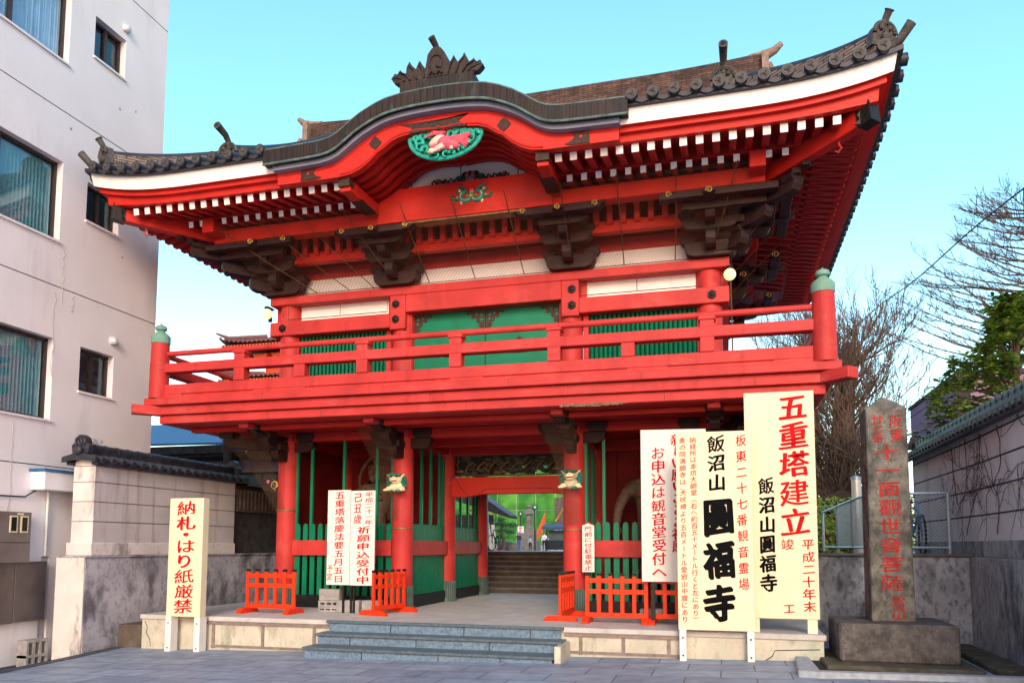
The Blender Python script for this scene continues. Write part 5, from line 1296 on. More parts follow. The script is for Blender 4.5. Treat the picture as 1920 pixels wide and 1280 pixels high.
# ------------------------------------------------------------------ tiled boundary walls
def tile_coping(parent, x, y0, y1, ze, half, zr, left_vis=True):
    """small gabled tile roof running along y: eave height ze, half width, ridge height zr"""
    L = y1-y0; mb = MB(); n = int(L/.21)
    for s in (-1, 1):
        mb.grid(lambda u, v, s=s: (x+s*half*(1-v), y0+L*u, ze+(zr-.14-ze)*v+.012*math.sin(u*n*2*math.pi)), n*6, 3, 0, True)
        for i in range(n):
            y = y0+(i+.5)*L/n; mb.tube([(x+s*(half+.02), y, ze+.02), (x+s*half*.4, y, ze+(zr-.14-ze)*.6+.03), (x, y, zr-.11)], .04, 8, 0, cap=True)
            mb.tube([(x+s*(half+.035), y, ze+.0), (x+s*(half-.02), y, ze+.01)], .05, 10)
        mb.box(*sorted((x+s*(half-.12), x+s*(half-.0))), y0+.03, y1-.03, ze-.06, ze-.015)
    o = mb.build('coping_tiles', TILE, parent, sharp=50)
    mb = MB(); mb.box(x-.07, x+.07, y0+.02, y1, zr-.16, zr-.02)
    k = int(L/.24)
    for i in range(k):
        a = y0+L*i/k; mb.tube([(x, a, zr-.01), (x, a+L/k*.93, zr-.01)], .075, 12); mb.tube([(x, a+L/k*.86, zr-.01), (x, a+L/k*.98, zr-.01)], .084, 12)
    mb.build('ridge_tiles', TILE, o, sharp=50)
    for yy, f in ((y0, -1), (y1, 1)):
        mb = MB()
        mb.prism([(x-half-.03, ze-.02), (x-half-.02, ze+.06), (x, zr-.08), (x+half+.02, ze+.06), (x+half+.03, ze-.02), (x, zr-.2)], yy+f*.0, yy+f*.05)
        mb.prism([(x-.15, zr-.10), (x-.17, zr+.02), (x-.12, zr+.06), (x-.10, zr+.14), (x-.03, zr+.19), (x+.03, zr+.19), (x+.10, zr+.14), (x+.12, zr+.06), (x+.17, zr+.02), (x+.15, zr-.10)], *sorted((yy+f*.02, yy-f*.09)))
        for s in (-1, 1): mb.tube([(x+s*(.03+.06*math.cos(R(a))), yy+f*.03, zr+.08+.06*math.sin(R(a))) for a in range(-60, 250, 30)], .016, 6)
        mb.sphere((x, yy+f*.06, zr-.06), .075, 14, 0, (1, .6, 1)); mb.build('end_tile', TILE, o)
def make_left_wall():
    t = thing('boundary_wall', 'mauve rendered boundary wall with dark tiled coping between concrete building and gate', 'wall', (-5.85, -1, -.1))
    mb = MB(); mb.box(-6.13, -5.60, -2.66, 2.7, -.3, 1.375); lw = mb.build('lower_wall', CONCL, t, bevel=.012)
    mb = MB(); mb.box(-6.13, -5.575, -2.68, 2.7, 1.375, 1.40); mb.build('ledge', CONCL, lw)
    mb = MB(); mb.box(-6.135, -5.605, -2.675, -2.661, -.3, 1.37); mb.build('end_face', WALLE, t)
    mb = MB(); mb.box(-6.04, -5.64, -2.50, 1.12, 1.40, 2.86); mb.prism([(-6.04, 2.86), (-5.84, 2.98), (-5.64, 2.86)], -2.50, 1.12); u = mb.build('upper_wall', WALLP, t)
    mb = MB(); mb.box(-6.045, -5.635, -2.512, -2.501, 1.60, 2.86); mb.prism([(-6.045, 2.86), (-5.84, 2.98), (-5.635, 2.86)], -2.512, -2.501); mb.build('end_face', WALLE, u)
    mb = MB(); mb.box(-6.09, -5.60, -2.56, 1.12, 1.40, 1.60); mb.build('plinth', WALLE, u, bevel=.01)
    mb = MB()
    for z in (1.93, 2.24, 2.55, 2.80): mb.box(-6.046, -5.634, -2.516, 1.124, z, z+.008)
    mb.build('joint_grooves', GROOVE, u)
    tile_coping(t, -5.84, -2.60, 1.35, 2.88, .30, 3.10)
    t = thing('brown_stone_block', 'low brown stone block wedged between wall foot and platform end', 'block', (-5.3, -1.8, -.05))
    mb = MB(); mb.box(-5.58, -5.08, -1.95, -1.2, -.15, .30); mb.build('block', SOILB, t, bevel=.015)
    t = thing('dark_shed', 'dark weathered board shed behind the boundary wall', 'shed', (-5.9, 2.6, .4))
    mb = MB(); mb.box(-6.6, -5.72, 1.2, 5.2, 1.0, 2.78); mb.build('wall', HOUSED, t)
    mb = MB(); mb.box(-5.72, -5.66, 1.25, 5.2, 2.25, 2.70)
    for i in range(30): mb.box(-5.70, -5.63, 1.3+.13*i, 1.35+.13*i, 2.3, 2.68)
    mb.build('corrugated_strip', HOUSEW, t); mb = MB(); mb.box(-6.7, -5.58, 1.45, 5.3, 2.78, 2.84); mb.build('roof', IRON, t)
    t = thing('blue_roofed_house', 'low house with faded pink wall, window and blue sheet roof behind the boundary wall', 'house', (-11.5, 8, 0))
    mb = MB(); mb.box(-19, -7.4, 6.6, 11, .3, 4.15); mb.build('wall', HOUSEP, t)
    mb = MB(); mb.add([(-20, 5.4, 4.42), (-7.0, 5.4, 4.28), (-7.0, 9, 5.4), (-20, 9, 5.6)], [(0,1,2,3)]); mb.add([(-20, 5.4, 4.36), (-7.0, 5.4, 4.22), (-7.0, 9, 5.34), (-20, 9, 5.54)], [(3,2,1,0)])
    mb.add([(-20, 5.4, 4.42), (-7.0, 5.4, 4.28), (-7.0, 5.4, 4.22), (-20, 5.4, 4.36)], [(0,3,2,1)]); mb.build('roof', BLUEP, t, recalc=False)
    mb = MB(); mb.box(-20, -7.0, 5.38, 5.5, 4.02, 4.24); mb.box(-19.5, -7.2, 5.5, 6.6, 3.95, 4.05); mb.build('eave_board', HOUSED, t)
    mb = MB(); mb.box(-9.3, -7.8, 6.55, 6.6, 2.75, 3.6); w = mb.build('window', HOUSED, t)
    for a, b in ((-9.22, -8.6), (-8.5, -7.88)): mb = MB(); mb.box(a, b, 6.53, 6.56, 2.83, 3.52); mb.build('pane', DULLG, w)
    mb = MB(); mb.box(-9.7, -9.6, 6.5, 6.6, 1.5, 4.1); mb.box(-7.6, -7.5, 6.5, 6.6, 1.5, 4.1); mb.box(-13, -7.4, 6.5, 6.6, 2.5, 2.58); mb.build('trim', BOARDE, t)
    t = thing('wooden_pole', 'dark wooden pole rising beside the blue roofed house', 'pole', (-9.6, 5.6, 0))
    mb = MB(); mb.tube([(-8.75, 5.2, 0), (-8.75, 5.2, 4.0)], [.12, .11], 12); mb.build('shaft', HOUSED, t)
    t = thing('hollow_cement_block', 'hollow cement block standing on end by the service door', 'cement block', (-6.22, -2.95, -.2))
    mb = MB(); x0, x1, ya, yb, za = -6.32, -6.14, -3.12, -2.74, -.24
    mb = MB(); mb.box(x0, x1, ya, yb, za, za+.04); mb.box(x0, x1, ya, yb, za+.35, za+.39); mb.box(x0+.001, x1-.001, ya, yb, za+.13, za+.17)
    for k in range(4): yy = ya+(yb-ya-.04)*k/3; mb.box(x0+.002, x1-.002, yy, yy+.04, za+.04, za+.35)
    mb.build('block', BLOCK, t)
SOILB = M('brown_stone', (.11, .085, .065), .9, var=.25, scale=8, bump=.5); HOUSED = M('dark_stained_boards', (.045, .035, .032), .9, var=.4, scale=6, stains=[((.10, .08, .07), .5, (9, 9, .9), .58)]); DULLG = M('dull_window_glass', (.07, .09, .10), .15)
make_left_wall()

# ------------------------------------------------------------------ right side
def make_right():
    t = thing('retaining_wall', 'streaky grey concrete retaining wall turning a corner behind the stone monument', 'retaining wall', (7.2, .2, .1))
    mb = MB(); mb.box(5.12, 7.30, .22, .5, -.1, 1.43); mb.build('front_wall', CONC, t, bevel=.015)
    mb = MB(); mb.prism([(7.30, .5), (7.30, .225), (7.22, -2.0), (7.05, -7), (12, -7), (12, .5)], -.1, 1.425, 'xy'); mb.build('side_wall', CONC, t, bevel=.012)
    mb = MB(); mb.box(5.08, 7.36, .18, .52, 1.43, 1.475); mb.build('cap', CONCD, t, bevel=.01)
    mb = MB(); mb.box(5.12, 12, .5, 7.5, .5, 1.42); mb.build('retained_fill', SOIL, t)
    t = thing('tiled_garden_wall', 'pale grooved garden wall with tile coping and dry creeper on the right', 'wall', (7.6, 1, 1.4))
    X = 7.47; mb = MB(); mb.prism([(X, 4.3), (X, .2), (X-.08, -2.0), (X-.25, -7), (X+.3, -7), (X+.35, 4.3)], 1.43, 3.27, 'xy'); w = mb.build('wall_face', WALLR, t)
    mb = MB()
    for z in (2.02, 2.40, 2.78, 3.15):
        mb.prism([(X-.006, 4.3), (X-.006, .2), (X-.086, -2.0), (X-.256, -7), (X-.24, -7), (X-.07, -2), (X+.01, .2), (X+.01, 4.3)], z, z+.022, 'xy')
    mb.build('joint_grooves', GROOVE, w)
    mb = MB(); mb.prism([(X-.03, 4.32), (X-.03, .2), (X-.11, -2.0), (X-.28, -7), (X, -7), (X+.1, 4.3)], 1.43, 1.66, 'xy'); mb.build('plinth', CONC, w)
    tile_coping(t, X+.12, -7, 4.6, 3.27, .36, 3.60)
    # creeper
    t2 = thing('dry_creeper', 'bare brown creeper stems spread over the grooved garden wall', 'creeper', (X, 0, 1.6))
    mb = MB(); r = random.Random(21)
    def wx(y): return X-.015-(0 if y > .2 else .08*(.2-y)/2.2)
    def vine(y, z, a, L, w, d=0):
        pts = [(wx(y), y, z)]; n = int(L/.07)
        for i in range(n):
            a += r.gauss(0, .28); y += .07*math.cos(a); z += .07*math.sin(a)
            if z > 3.26 or z < 1.5 or y > 4 or y < -6: break
            pts.append((wx(y), y, z))
            if d < 3 and r.random() < .2: vine(y, z, a+r.choice((-1, 1))*r.uniform(.4, 1.1), L*(1-i/n)*r.uniform(.4, .9), w*.65, d+1)
        if len(pts) > 2: mb.tube(pts, [w*(1-.6*k/len(pts)) for k in range(len(pts))], 4, 0, cap=False)
    for y in (-1.7, -.8, 0, .8, 1.6, -2.8): vine(y, 3.2, r.uniform(-2.2, -1.2), 2.6, .007)
    for y in (-.6, .9, -1.8, -3.2): vine(y, 1.75, r.uniform(1.0, 2.2), 2.4, .007)
    mb.build('stems', VINE, t2)
    # chain link fence
    t3 = thing('chain_link_fence', 'low galvanised chain link fence on the retaining wall behind the monument', 'fence', (6.2, .35, 1.475))
    fr = MB(); post = [(7.08, .36), (6.0, .36)]; back = [(6.0, .36), (5.98, 1.9), (6.03, 4.2), (6.08, 7.0)]
    for p in post+back[1:]: m = MB(); m.tube([(p[0], p[1], 1.475), (p[0], p[1], 2.38)], .028, 8); m.build('post', GALV, t3)
    for z in (1.56, 2.37):
        fr.tube([(7.08, .36, z), (6.0, .36, z)], .02, 8); fr.tube([(q[0], q[1], z) for q in back], .02, 8)
    fr.build('rails', GALV, t3)
    mb = MB(); H = .79; c = .062
    def link(p, q):
        p, q = Vector(p), Vector(q); L = (q-p).length; d = (q-p).normalized(); n = int((L+H)/c)
        for i in range(-int(H/c), int(L/c)+1):
            for s in (1, -1):
                u0 = i*c; a0, b0 = (u0, 0), (u0+H, H)
                ua, za, ub, zb = u0, 0, u0+H, H
                if ua < 0: za = -ua; ua = 0
                if ub > L: zb = H-(ub-L); ub = L
                if ub <= ua: continue
                if s < 0: za, zb = H-za, H-zb
                mb.tube([p+d*ua+Vector((0,0,1.575+za)), p+d*ub+Vector((0,0,1.575+zb))], .0026, 3, 0, cap=False)
    link((6.0, .36, 0), (7.08, .36, 0)); link((6.0, .38, 0), (5.98, 1.9, 0)); link((5.98, 1.9, 0), (6.03, 4.2, 0)); mb.build('wire_mesh', GALV, t3)
    # things seen through the fence
    t4 = thing('bicycle', 'old bicycle leaning behind the chain link fence', 'bicycle', (6.7, 1.1, 1.42))
    for y in (.75, 1.75):
        m = MB(); m.tube([(6.8+.02*math.cos(a), y+.32*math.cos(a), 1.74+.32*math.sin(a)) for a in [2*math.pi*k/24 for k in range(25)]], .018, 6); wl = m.build('wheel', WIRE, t4)
        m = MB()
        for k in range(8): a = math.pi*k/8; m.tube([(6.8, y+.3*math.cos(a), 1.74+.3*math.sin(a)), (6.8, y-.3*math.cos(a), 1.74-.3*math.sin(a))], .003, 3)
        m.build('spokes', GALV, wl)
    m = MB(); 
    for p, q in (((6.8, .75, 1.74), (6.8, 1.0, 2.25)), ((6.8, .92, 2.12), (6.8, 1.35, 1.75)), ((6.8, 1.35, 1.75), (6.8, 1.75, 1.74)), ((6.8, .95, 2.15), (6.8, 1.5, 2.2)), ((6.8, 1.5, 2.25), (6.8, 1.35, 1.75)), ((6.8, 1.5, 2.2), (6.8, 1.75, 1.74))): m.tube([p, q], .016, 6)
    m.build('frame', BLUEC, t4); m = MB(); m.sphere((6.8, 1.52, 2.30), .07, 8, 0, (.9, 1.7, .5)); m.build('saddle', WIRE, t4)
    m = MB(); m.tube([(6.55, .98, 2.35), (6.8, 1.0, 2.3), (7.0, .98, 2.35)], .014, 6); m.build('handlebar', GALV, t4)
    t5 = thing('red_hut', 'dark red hut half hidden behind fence and tree', 'hut', (6.6, 11, 1.42))
    m = MB(); m.box(5.6, 8.2, 10.4, 13, 1.4, 2.55); m.build('wall', WALLIN, t5); m = MB(); m.prism([(5.3, 2.5), (6.9, 3.1), (8.5, 2.5)], 10.1, 13.2); m.build('roof', IRON, t5)
    t5 = thing('evergreen_hedge', 'dark clipped hedge beyond the chain link fence', 'hedge', (7.3, 8, 1.42))
    m = MB(); r = random.Random(31)
    for k in range(1800):
        p = Vector((r.uniform(6.0, 8.6), r.uniform(8.2, 9.4), r.uniform(1.42, 2.55+.3*r.random()))); d = Vector((r.gauss(0, 1), r.gauss(0, 1), r.gauss(0, 1))).normalized(); e = d.orthogonal().normalized()
        m.add([p, p+d*.08+e*.035, p+d*.16, p+d*.08-e*.035], [(0,1,2,3)])
    m.build('leaves', LEAF, t5, recalc=False)
    m = MB(); m.tube([(7.3, 8.8, 1.3), (7.3, 8.8, 2.3)], .05, 6); m.build('stem', BARK, t5)
    t5 = thing('white_utility_pole', 'pale pole standing behind the stone monument', 'pole', (6.55, 5.5, 1.42))
    m = MB(); m.tube([(6.60, 5.5, 1.42), (6.60, 5.5, 3.0)], .10, 12); m.build('shaft', LIGHTM, t5); m = MB(); m.lathe([(.11, 0), (.11, .05), (.02, .09)], c=(6.6, 5.5, 3.0), n=12); m.build('cap', GALV, t5)
    # mauve siding building
    t6 = thing('mauve_building', 'tall blank mauve sided building wall beyond the tiled garden wall', 'building', (9.2, 9, 1))
    mb = MB(); mb.box(9.0, 13, 6.9, 11.6, 1, 5.42); mb.build('wall', PURP, t6)
    mb = MB()
    for z in (3.0, 3.55, 4.1, 4.65, 5.2): mb.box(8.993, 9.001, 6.9, 11.6, z, z+.02)
    mb.build('siding_joints', PURPD, t6); mb = MB(); mb.box(8.95, 13.05, 6.85, 11.65, 5.42, 5.50); mb.box(8.97, 9.25, 6.86, 6.9, 1, 5.42); mb.build('edge_trim', IRON, t6)
    # kerb, planting bed and gutter slab round the monument
    mb = MB(); mb.add([(4.85, -3.15, .168), (7.25, -2.9, .155), (7.3, .22, .14), (5.08, .22, .14), (5.08, -1.9, .168), (4.85, -1.95, .168)], [(0,1,2,3,4,5)]); tag(mb.build('soil', SOIL), kind='structure')
    t7 = thing('granite_kerb', 'pale granite kerb edging the bed around the stone monument', 'kerb', (4.7, -3, .15))
    mb = MB(); mb.prism([(4.68, -2.15), (4.84, -2.13), (4.86, -3.22), (7.6, -3.0), (7.6, -3.15), (4.82, -3.38), (4.62, -3.32)], .08, .225, 'xy'); mb.build('kerb', KERB, t7, bevel=.012)
    t7 = thing('mossy_gutter_slab', 'mossy concrete slab lying beside the retaining wall', 'slab', (6.95, -1.2, .15))
    mb = MB(); mb.prism([(6.78, -.3), (7.12, -.3), (7.10, -2.6), (6.72, -2.9)], .15, .24, 'xy'); mb.build('slab', MOSSC, t7, bevel=.015)
KERB = M('kerb_granite', (.33, .36, .40), .7, var=.2, scale=14, bump=.3); PURPD = M('mauve_joint', (.10, .06, .09), .8); CONCD = M('dark_wall_cap', (.12, .12, .12), .9, var=.3, scale=6, bump=.4); MOSSC = M('mossy_slab', (.085, .075, .055), .95, var=.4, scale=7, bump=.6)
make_right()

# ------------------------------------------------------------------ stone monument
def make_monument():
    t = thing('stone_monument', 'tall square stone monument with carved red characters on a stone block', 'stone monument', (5.85, -1.9, .15))
    mb = MB(); mb.box(4.98, 6.62, -2.75, -1.15, .155, .215); mb.build('bottom_slab', MOSSC, t, bevel=.012)
    mb = MB(); mb.box(5.17, 6.46, -2.42, -1.32, .215, .665); mb.build('base_block', STONEB, t, bevel=.022)
    mb = MB(); y = -2.06; b = .245; a = .232; cx = 5.835; yc = y+b
    z0, z1, z2 = .665, 3.30, 3.47
    vs = [(cx-b, yc-b, z0), (cx+b, yc-b, z0), (cx+b, yc+b, z0), (cx-b, yc+b, z0), (cx-a, yc-a, z1), (cx+a, yc-a, z1), (cx+a, yc+a, z1), (cx-a, yc+a, z1), (cx-.02, yc-.02, z2), (cx+.02, yc-.02, z2), (cx+.02, yc+.02, z2), (cx-.02, yc+.02, z2)]
    mb.add(vs, [(0,3,2,1)]+[(i, (i+1) % 4, 4+(i+1) % 4, 4+i) for i in range(4)]+[(4+i, 4+(i+1) % 4, 8+(i+1) % 4, 8+i) for i in range(4)]+[(8,9,10,11)])
    sh = mb.build('shaft', STONE, t, bevel=.014)
    L = Letters(); Y = 0
    def put(ch, x, z, w, h, bold=.02): L.char(ch, x, z, w, h, 0, bold, .018, 0, .06)
    H = z1-z0
    def col(text, x, zt, zb, w, bold=.02, hh=None): L.col(text, x, zt, zb, w, 0, bold, .018, 0, hh, .05)
    col('阪東', .105, 3.22, 2.86, .155); col('廿七番', -.105, 3.21, 2.86, .145, .016)
    col('十一面觀世音菩薩', .0, 2.86, 1.02, .265, .022, .208)
    col('飯沼山', .055, .985, .69, .15, .018, .10)
    me = L.mb
    tilt = (b-a)/(z1-z0)
    me.v = [(cx+v[0], yc-b-.004+(v[2]-z0)*tilt+v[1], v[2]) for v in me.v]
    me.build('carved_lettering', CARVERED, sh, recalc=False)
    # worn red cuts down the left side, seen edge-on and no longer legible
    mb = MB(); r = random.Random(3)
    for k in range(34):
        z = .85+2.1*k/34+r.uniform(-.02, .02); yy = yc+r.uniform(-.06, .06); w = r.uniform(.03, .09); x = cx-b-.003+(z-z0)*tilt
        mb.beam((x, yy-w, z), (x, yy+w, z+r.uniform(-.03, .04)), .006, r.uniform(.012, .022))
    mb.build('worn_red_cuts', CARVERED, sh, recalc=False)
make_monument()

# ------------------------------------------------------------------ signs
def sign(name, label, x, y, z0, z1, w, th, mat, rz=0, legs=(), legz=None, tilt=0, group=None, frame=None, legmat=None, curve=0):
    base = legz if legz is not None else z0
    t = thing(name, label, 'sign', (x, y, base), rz, group)
    mb = MB(); mb.box(-w/2, w/2, -th/2, th/2, z0-base, z1-base); o = mb.build('board', [mat], t, bevel=.004, local=True)
    if frame: mb = MB(); mb.box(-w/2-.004, w/2+.004, th/2-.01, th/2+.004, z0-base-.004, z1-base+.004); mb.build('backing', frame, t, local=True)
    for lx, lw in legs:
        mb = MB(); mb.box(lx-lw/2, lx+lw/2, -th/2+.006, th/2+.03, 0, z0-base+.25 if False else z0-base-.001); mb.build('leg', legmat or LEGW, t, bevel=.004, local=True)
        if legmat is None:
            mb = MB()
            for zz in (.08, max(.12, z0-base-.1)): mb.sphere((lx, -th/2+.004, zz), .014, 8, 0, (1, .5, 1))
            mb.build('rusty_bolt', RUST, t, local=True)
    return t, (lambda z: z-base), -th/2-.003
RUST = M('rust', (.16, .05, .02), .9, var=.4)
def make_signs():
    # left cream board
    t, Z, y = sign('notice_board', 'cream boxy notice board with red brushed characters, alone at the left platform edge', -4.075, -2.26, .49, 2.285, .60, .14, BOARDC, legs=((-.26, .10), (.25, .10)), legz=gz(-4)-.03)
    L = Letters(); L.col('納札・はり紙厳禁', .0, Z(2.25), Z(.53), .345, y, .022, .026, 0, .225); L.build(t, [SIGNRED])
    # pair of narrow white boards in front of the left bay
    t, Z, y = sign('notice_board', 'left board of the narrow white pair before the left bay, one long red column', -2.235, -.92, .93, 2.475, .41, .03, BOARDW, legs=((.1, .035),), legz=PZ, legmat=IRON)
    L = Letters(); L.col('五重塔落慶法要五月五日', .015, Z(2.46), Z(.96), .19, y, .012, .016, 0, .128); L.col('予定', -.14, Z(1.26), Z(1.0), .105, y, .006, .012, 0, .12); L.build(t, [SIGNRED])
    t, Z, y = sign('notice_board', 'right board of the narrow white pair, its two red columns merging into one', -1.807, -.92, .925, 2.46, .43, .03, BOARDW, legs=((-.14, .035), (-.19, .03)), legz=PZ, legmat=IRON)
    L = Letters(); L.col('平成二十一年', .11, Z(2.44), Z(1.90), .15, y, .008, .013, 0, .084); L.col('己丑歳', -.09, Z(2.44), Z(1.91), .155, y, .012, .016, 0, .165); L.col('祈願申込受付中', .02, Z(1.89), Z(.95), .235, y, .018, .02, 0, .128); L.build(t, [SIGNRED])
    # small pointed no-parking board on the right inner column
    t = thing('small_notice', 'small white pointed notice with red characters fixed beside the right inner column', 'sign', (1.79, -.32, 1.165))
    mb = MB(); mb.prism([(-.095, 0), (.095, 0), (.095, .735), (0, .775), (-.095, .735)], -.012, .012); mb.build('board', BOARDW, t, local=True)
    mb = MB(); mb.prism([(-.10, .733), (-.095, .725), (0, .765), (.095, .725), (.10, .733), (0, .785)], -.016, .016); mb.build('red_top_edge', SIGNRED, t, local=True)
    mb = MB(); mb.box(-.02, .02, .012, .17, .3, .36); mb.build('bracket', IRON, t, local=True)
    L = Letters(); L.col('門前に付駐車禁止', 0, .72, .02, .125, -.015, .008, .012, 0, .082); L.build(t, [SIGNRED])
    # white board behind the barriers
    t, Z, y = sign('notice_board', 'tall white notice board half hidden behind the big black lettered temple sign', 3.19, -1.42, 1.08, 3.21, .90, .04, BOARDW, rz=R(6), legs=((-.3, .06), (.3, .06)), legz=PZ, legmat=IRON)
    L = Letters(); L.col('お申込は観音堂受付へ', -.21, Z(2.97), Z(1.12), .205, y, .016, .02, 0, .185); L.col('新しい願いごとご祈願', .08, Z(3.15), Z(1.5), .23, y, .02, .022, 0, .18); L.build(t, [SIGNRED])
    # the temple name sign
    t, Z, y = sign('temple_name_sign', 'cream sign with huge black brushed temple name flanked by red text columns', 3.745, -2.22, .515, 3.045, .935, .05, BOARDC, legs=((-.415, .085), (.415, .085)), legz=gz(3.7)-.02, rz=R(1))
    L = Letters()
    L.col('飯沼山', .04, Z(3.01), Z(2.26), .225, y, .028, .03, 1, .225)
    L.col('圓福寺', .045, Z(2.22), Z(.58), .385, y, .05, .035, 1, .49)
    L.col('板東二十七番観音霊場', .345, Z(3.02), Z(1.00), .135, y, .008, .014, 0, .155)
    L.col('納経所は本坊大師堂（右へ約百五十メートル行くと左にあり）', -.25, Z(2.985), Z(.60), .085, y, .006, .012, 0, .082)
    L.col('奥の院満願寺は、犬吠埼より五百メートル愛宕山中腹にあり', -.385, Z(2.985), Z(.60), .085, y, .006, .012, 0, .082)
    L.build(t, [SIGNRED, SIGNBLK])
    mb = MB()
    for z in (2.82, 2.05, 1.24): mb.box(-.467, .467, -.0268, -.0255, Z(z), Z(z)+.003)
    mb.build('sheet_seams', BOARDE, t, local=True)
    # the pagoda sign, tallest
    t, Z, y = sign('pagoda_notice_board', 'tallest cream sign reaching the balcony edge, big red characters over a black column', 4.575, -1.95, .66, 3.575, .86, .03, BOARDC, legs=((-.34, .09), (.34, .12)), legz=PZ, legmat=BOARDE)
    L = Letters()
    L.col('五重塔建立', .17, Z(3.55), Z(1.70), .37, y, .024, .028, 0, .36)
    L.col('飯沼山圓福寺', -.175, Z(2.48), Z(.98), .205, y, .034, .03, 1, .235)
    L.col('平成二十年末', .31, Z(1.68), Z(.74), .155, y, .010, .016, 0, .145); L.char('竣', .065, Z(1.60), .165, .15, y, .012, .016, 0); L.char('工', .065, Z(.79), .145, .13, y, .01, .016, 0)
    L.build(t, [SIGNRED, SIGNBLK])
make_signs()

# ------------------------------------------------------------------ vermilion barriers
def make_barriers():
    W = .90
    def proto():
        t = thing('picket_barrier', 'x', 'barrier', (0, 0, PZ), 0, 'vermilion picket barriers on the platform')
        for i in range(6):
            x = -W/2+.03+(W-.06)*i/5
            mb = MB(); mb.box(x-.028, x+.028, -.02, .02, .085, .665); p = mb.build('picket', VERM, t, bevel=.004, local=True)
            mb = MB(); mb.box(x-.031, x+.031, -.023, .023, .665, .705); mb.build('black_cap', IRON, p, bevel=.004, local=True)
        for z, h in ((.565, .065), (.41, .065), (.075, .07)):
            mb = MB(); mb.box(-W/2, W/2, -.016 if z > .1 else -.024, .016 if z > .1 else .024, z, z+h); mb.build('cross_rail', VERM, t, bevel=.003, local=True)
        for s in (-1, 1):
            x = s*(W/2-.03)
            mb = MB(); mb.prism([(-.25, 0), (.25, 0), (.25, .035), (.17, .085), (-.17, .085), (-.25, .035)], x-.045, x+.045, 'yz'); mb.build('foot', VERM, t, bevel=.004, local=True)
        return t
    pr = proto()
    spots = [(-3.23, -1.30, 0, 'leftmost vermilion picket barrier, facing front before the outer left column'),
             (-1.37, -.82, 79, 'vermilion picket barrier turned edge on before the left inner column'),
             (1.545, -.82, 88, 'vermilion picket barrier turned edge on before the right inner column'),
             (2.36, -1.30, 0, 'vermilion picket barrier facing front before the right bay, next to the small pointed notice'),
             (3.29, -1.27, 0, 'rightmost vermilion picket barrier, partly hidden by the temple name sign')]
    for i, (x, y, a, lab) in enumerate(spots):
        o = pr if i == 0 else inst(pr)
        o.location = (x, y, PZ); o.rotation_euler = (0, 0, R(a)); o['label'] = lab
make_barriers()

def make_blocks():
    def hollow(x, y, z, label, solid=False, dims=(.37, .17, .17), rz=0):
        t = thing('cement_block', label, 'cement block', (x, y, z), rz, 'cement blocks at the signs')
        w, d, h = dims; mb = MB()
        if solid: mb.box(-w/2, w/2, -d/2, d/2, 0, h); mb.build('block', BLOCK, t, bevel=.01, local=True)
        else:
            mb.box(-w/2, w/2, -d/2, d/2, 0, .03); mb.box(-w/2, w/2, -d/2, d/2, h-.03, h)
            for k in range(4): x0 = -w/2+(w-.035)*k/3; mb.box(x0, x0+.035, -d/2+.001, d/2-.001, .03, h-.03)
            mb.build('block', BLOCK, t, local=True)
    hollow(-2.46, -.72, PZ, 'bottom hollow cement block of the little stack by the paired white boards', dims=(.36, .2, .08))
    hollow(-2.46, -.70, PZ+.081, 'hollow cement block with round openings, middle of the little stack', dims=(.38, .2, .10))
    hollow(-2.45, -.72, PZ+.182, 'solid cement block on top of the little stack', True, (.37, .19, .19))
    hollow(-2.07, -.80, PZ, 'pale cement block at the foot of the paired white boards', True, (.40, .2, .2))
    hollow(-1.70, -.74, PZ, 'pale cement block behind the turned barrier, at the foot of the paired boards', True, (.3, .2, .2))
    hollow(2.85, -.95, PZ, 'cement block weighing down the half hidden white board', True, (.38, .2, .19))
make_blocks()

# ------------------------------------------------------------------ globe lamps
def make_lamps():
    for s, lab in ((-1, 'lit yellow globe lamp at the left end of the upper beam'), (1, 'lit yellow globe lamp at the right end of the upper beam')):
        t = thing('globe_lamp', lab, 'lamp', (s*4.02, -.42, 5.72), 0, 'globe lamps at the upper beam ends')
        mb = MB(); mb.sphere((0, 0, 0), .092, 18); mb.build('globe', GLOBE, t, local=True)
        mb = MB(); mb.lathe([(.05, .09), (.06, .10), (.05, .13)], n=12); mb.box(-.02, .02, -.01, .2, .12, .14); mb.box(-s*.0-.03, .03, .08, .12, -.12, .14); mb.build('bracket', IRON, t, local=True)
make_lamps()

# ------------------------------------------------------------------ bodies grown from a joint skeleton
def skin_mesh(name, joints, edges, root, sub=2):
    keys = list(joints); me = bpy.data.meshes.new(name); me.from_pydata([joints[k][0] for k in keys], [(keys.index(a), keys.index(b)) for a, b in edges], [])
    o = bpy.data.objects.new(name, me); C.objects.link(o)
    sk = o.modifiers.new('skin', 'SKIN'); sk.use_smooth_shade = True
    for i, k in enumerate(keys):
        r = joints[k][1]; r = r if hasattr(r, '__len__') else (r, r)
        me.skin_vertices[0].data[i].radius = r; me.skin_vertices[0].data[i].use_root = (k == root)
    ss = o.modifiers.new('sub', 'SUBSURF'); ss.levels = sub; ss.render_levels = sub
    bpy.context.view_layer.update(); dg = bpy.context.evaluated_depsgraph_get()
    out = bpy.data.meshes.new_from_object(o.evaluated_get(dg)); bpy.data.objects.remove(o); bpy.data.meshes.remove(me)
    out.polygons.foreach_set('use_smooth', [True]*len(out.polygons)); out.name = name
    return out
def merge_mesh(mb, me, m=0):
    mb.add([tuple(v.co) for v in me.vertices], [tuple(p.vertices) for p in me.polygons], m, True)
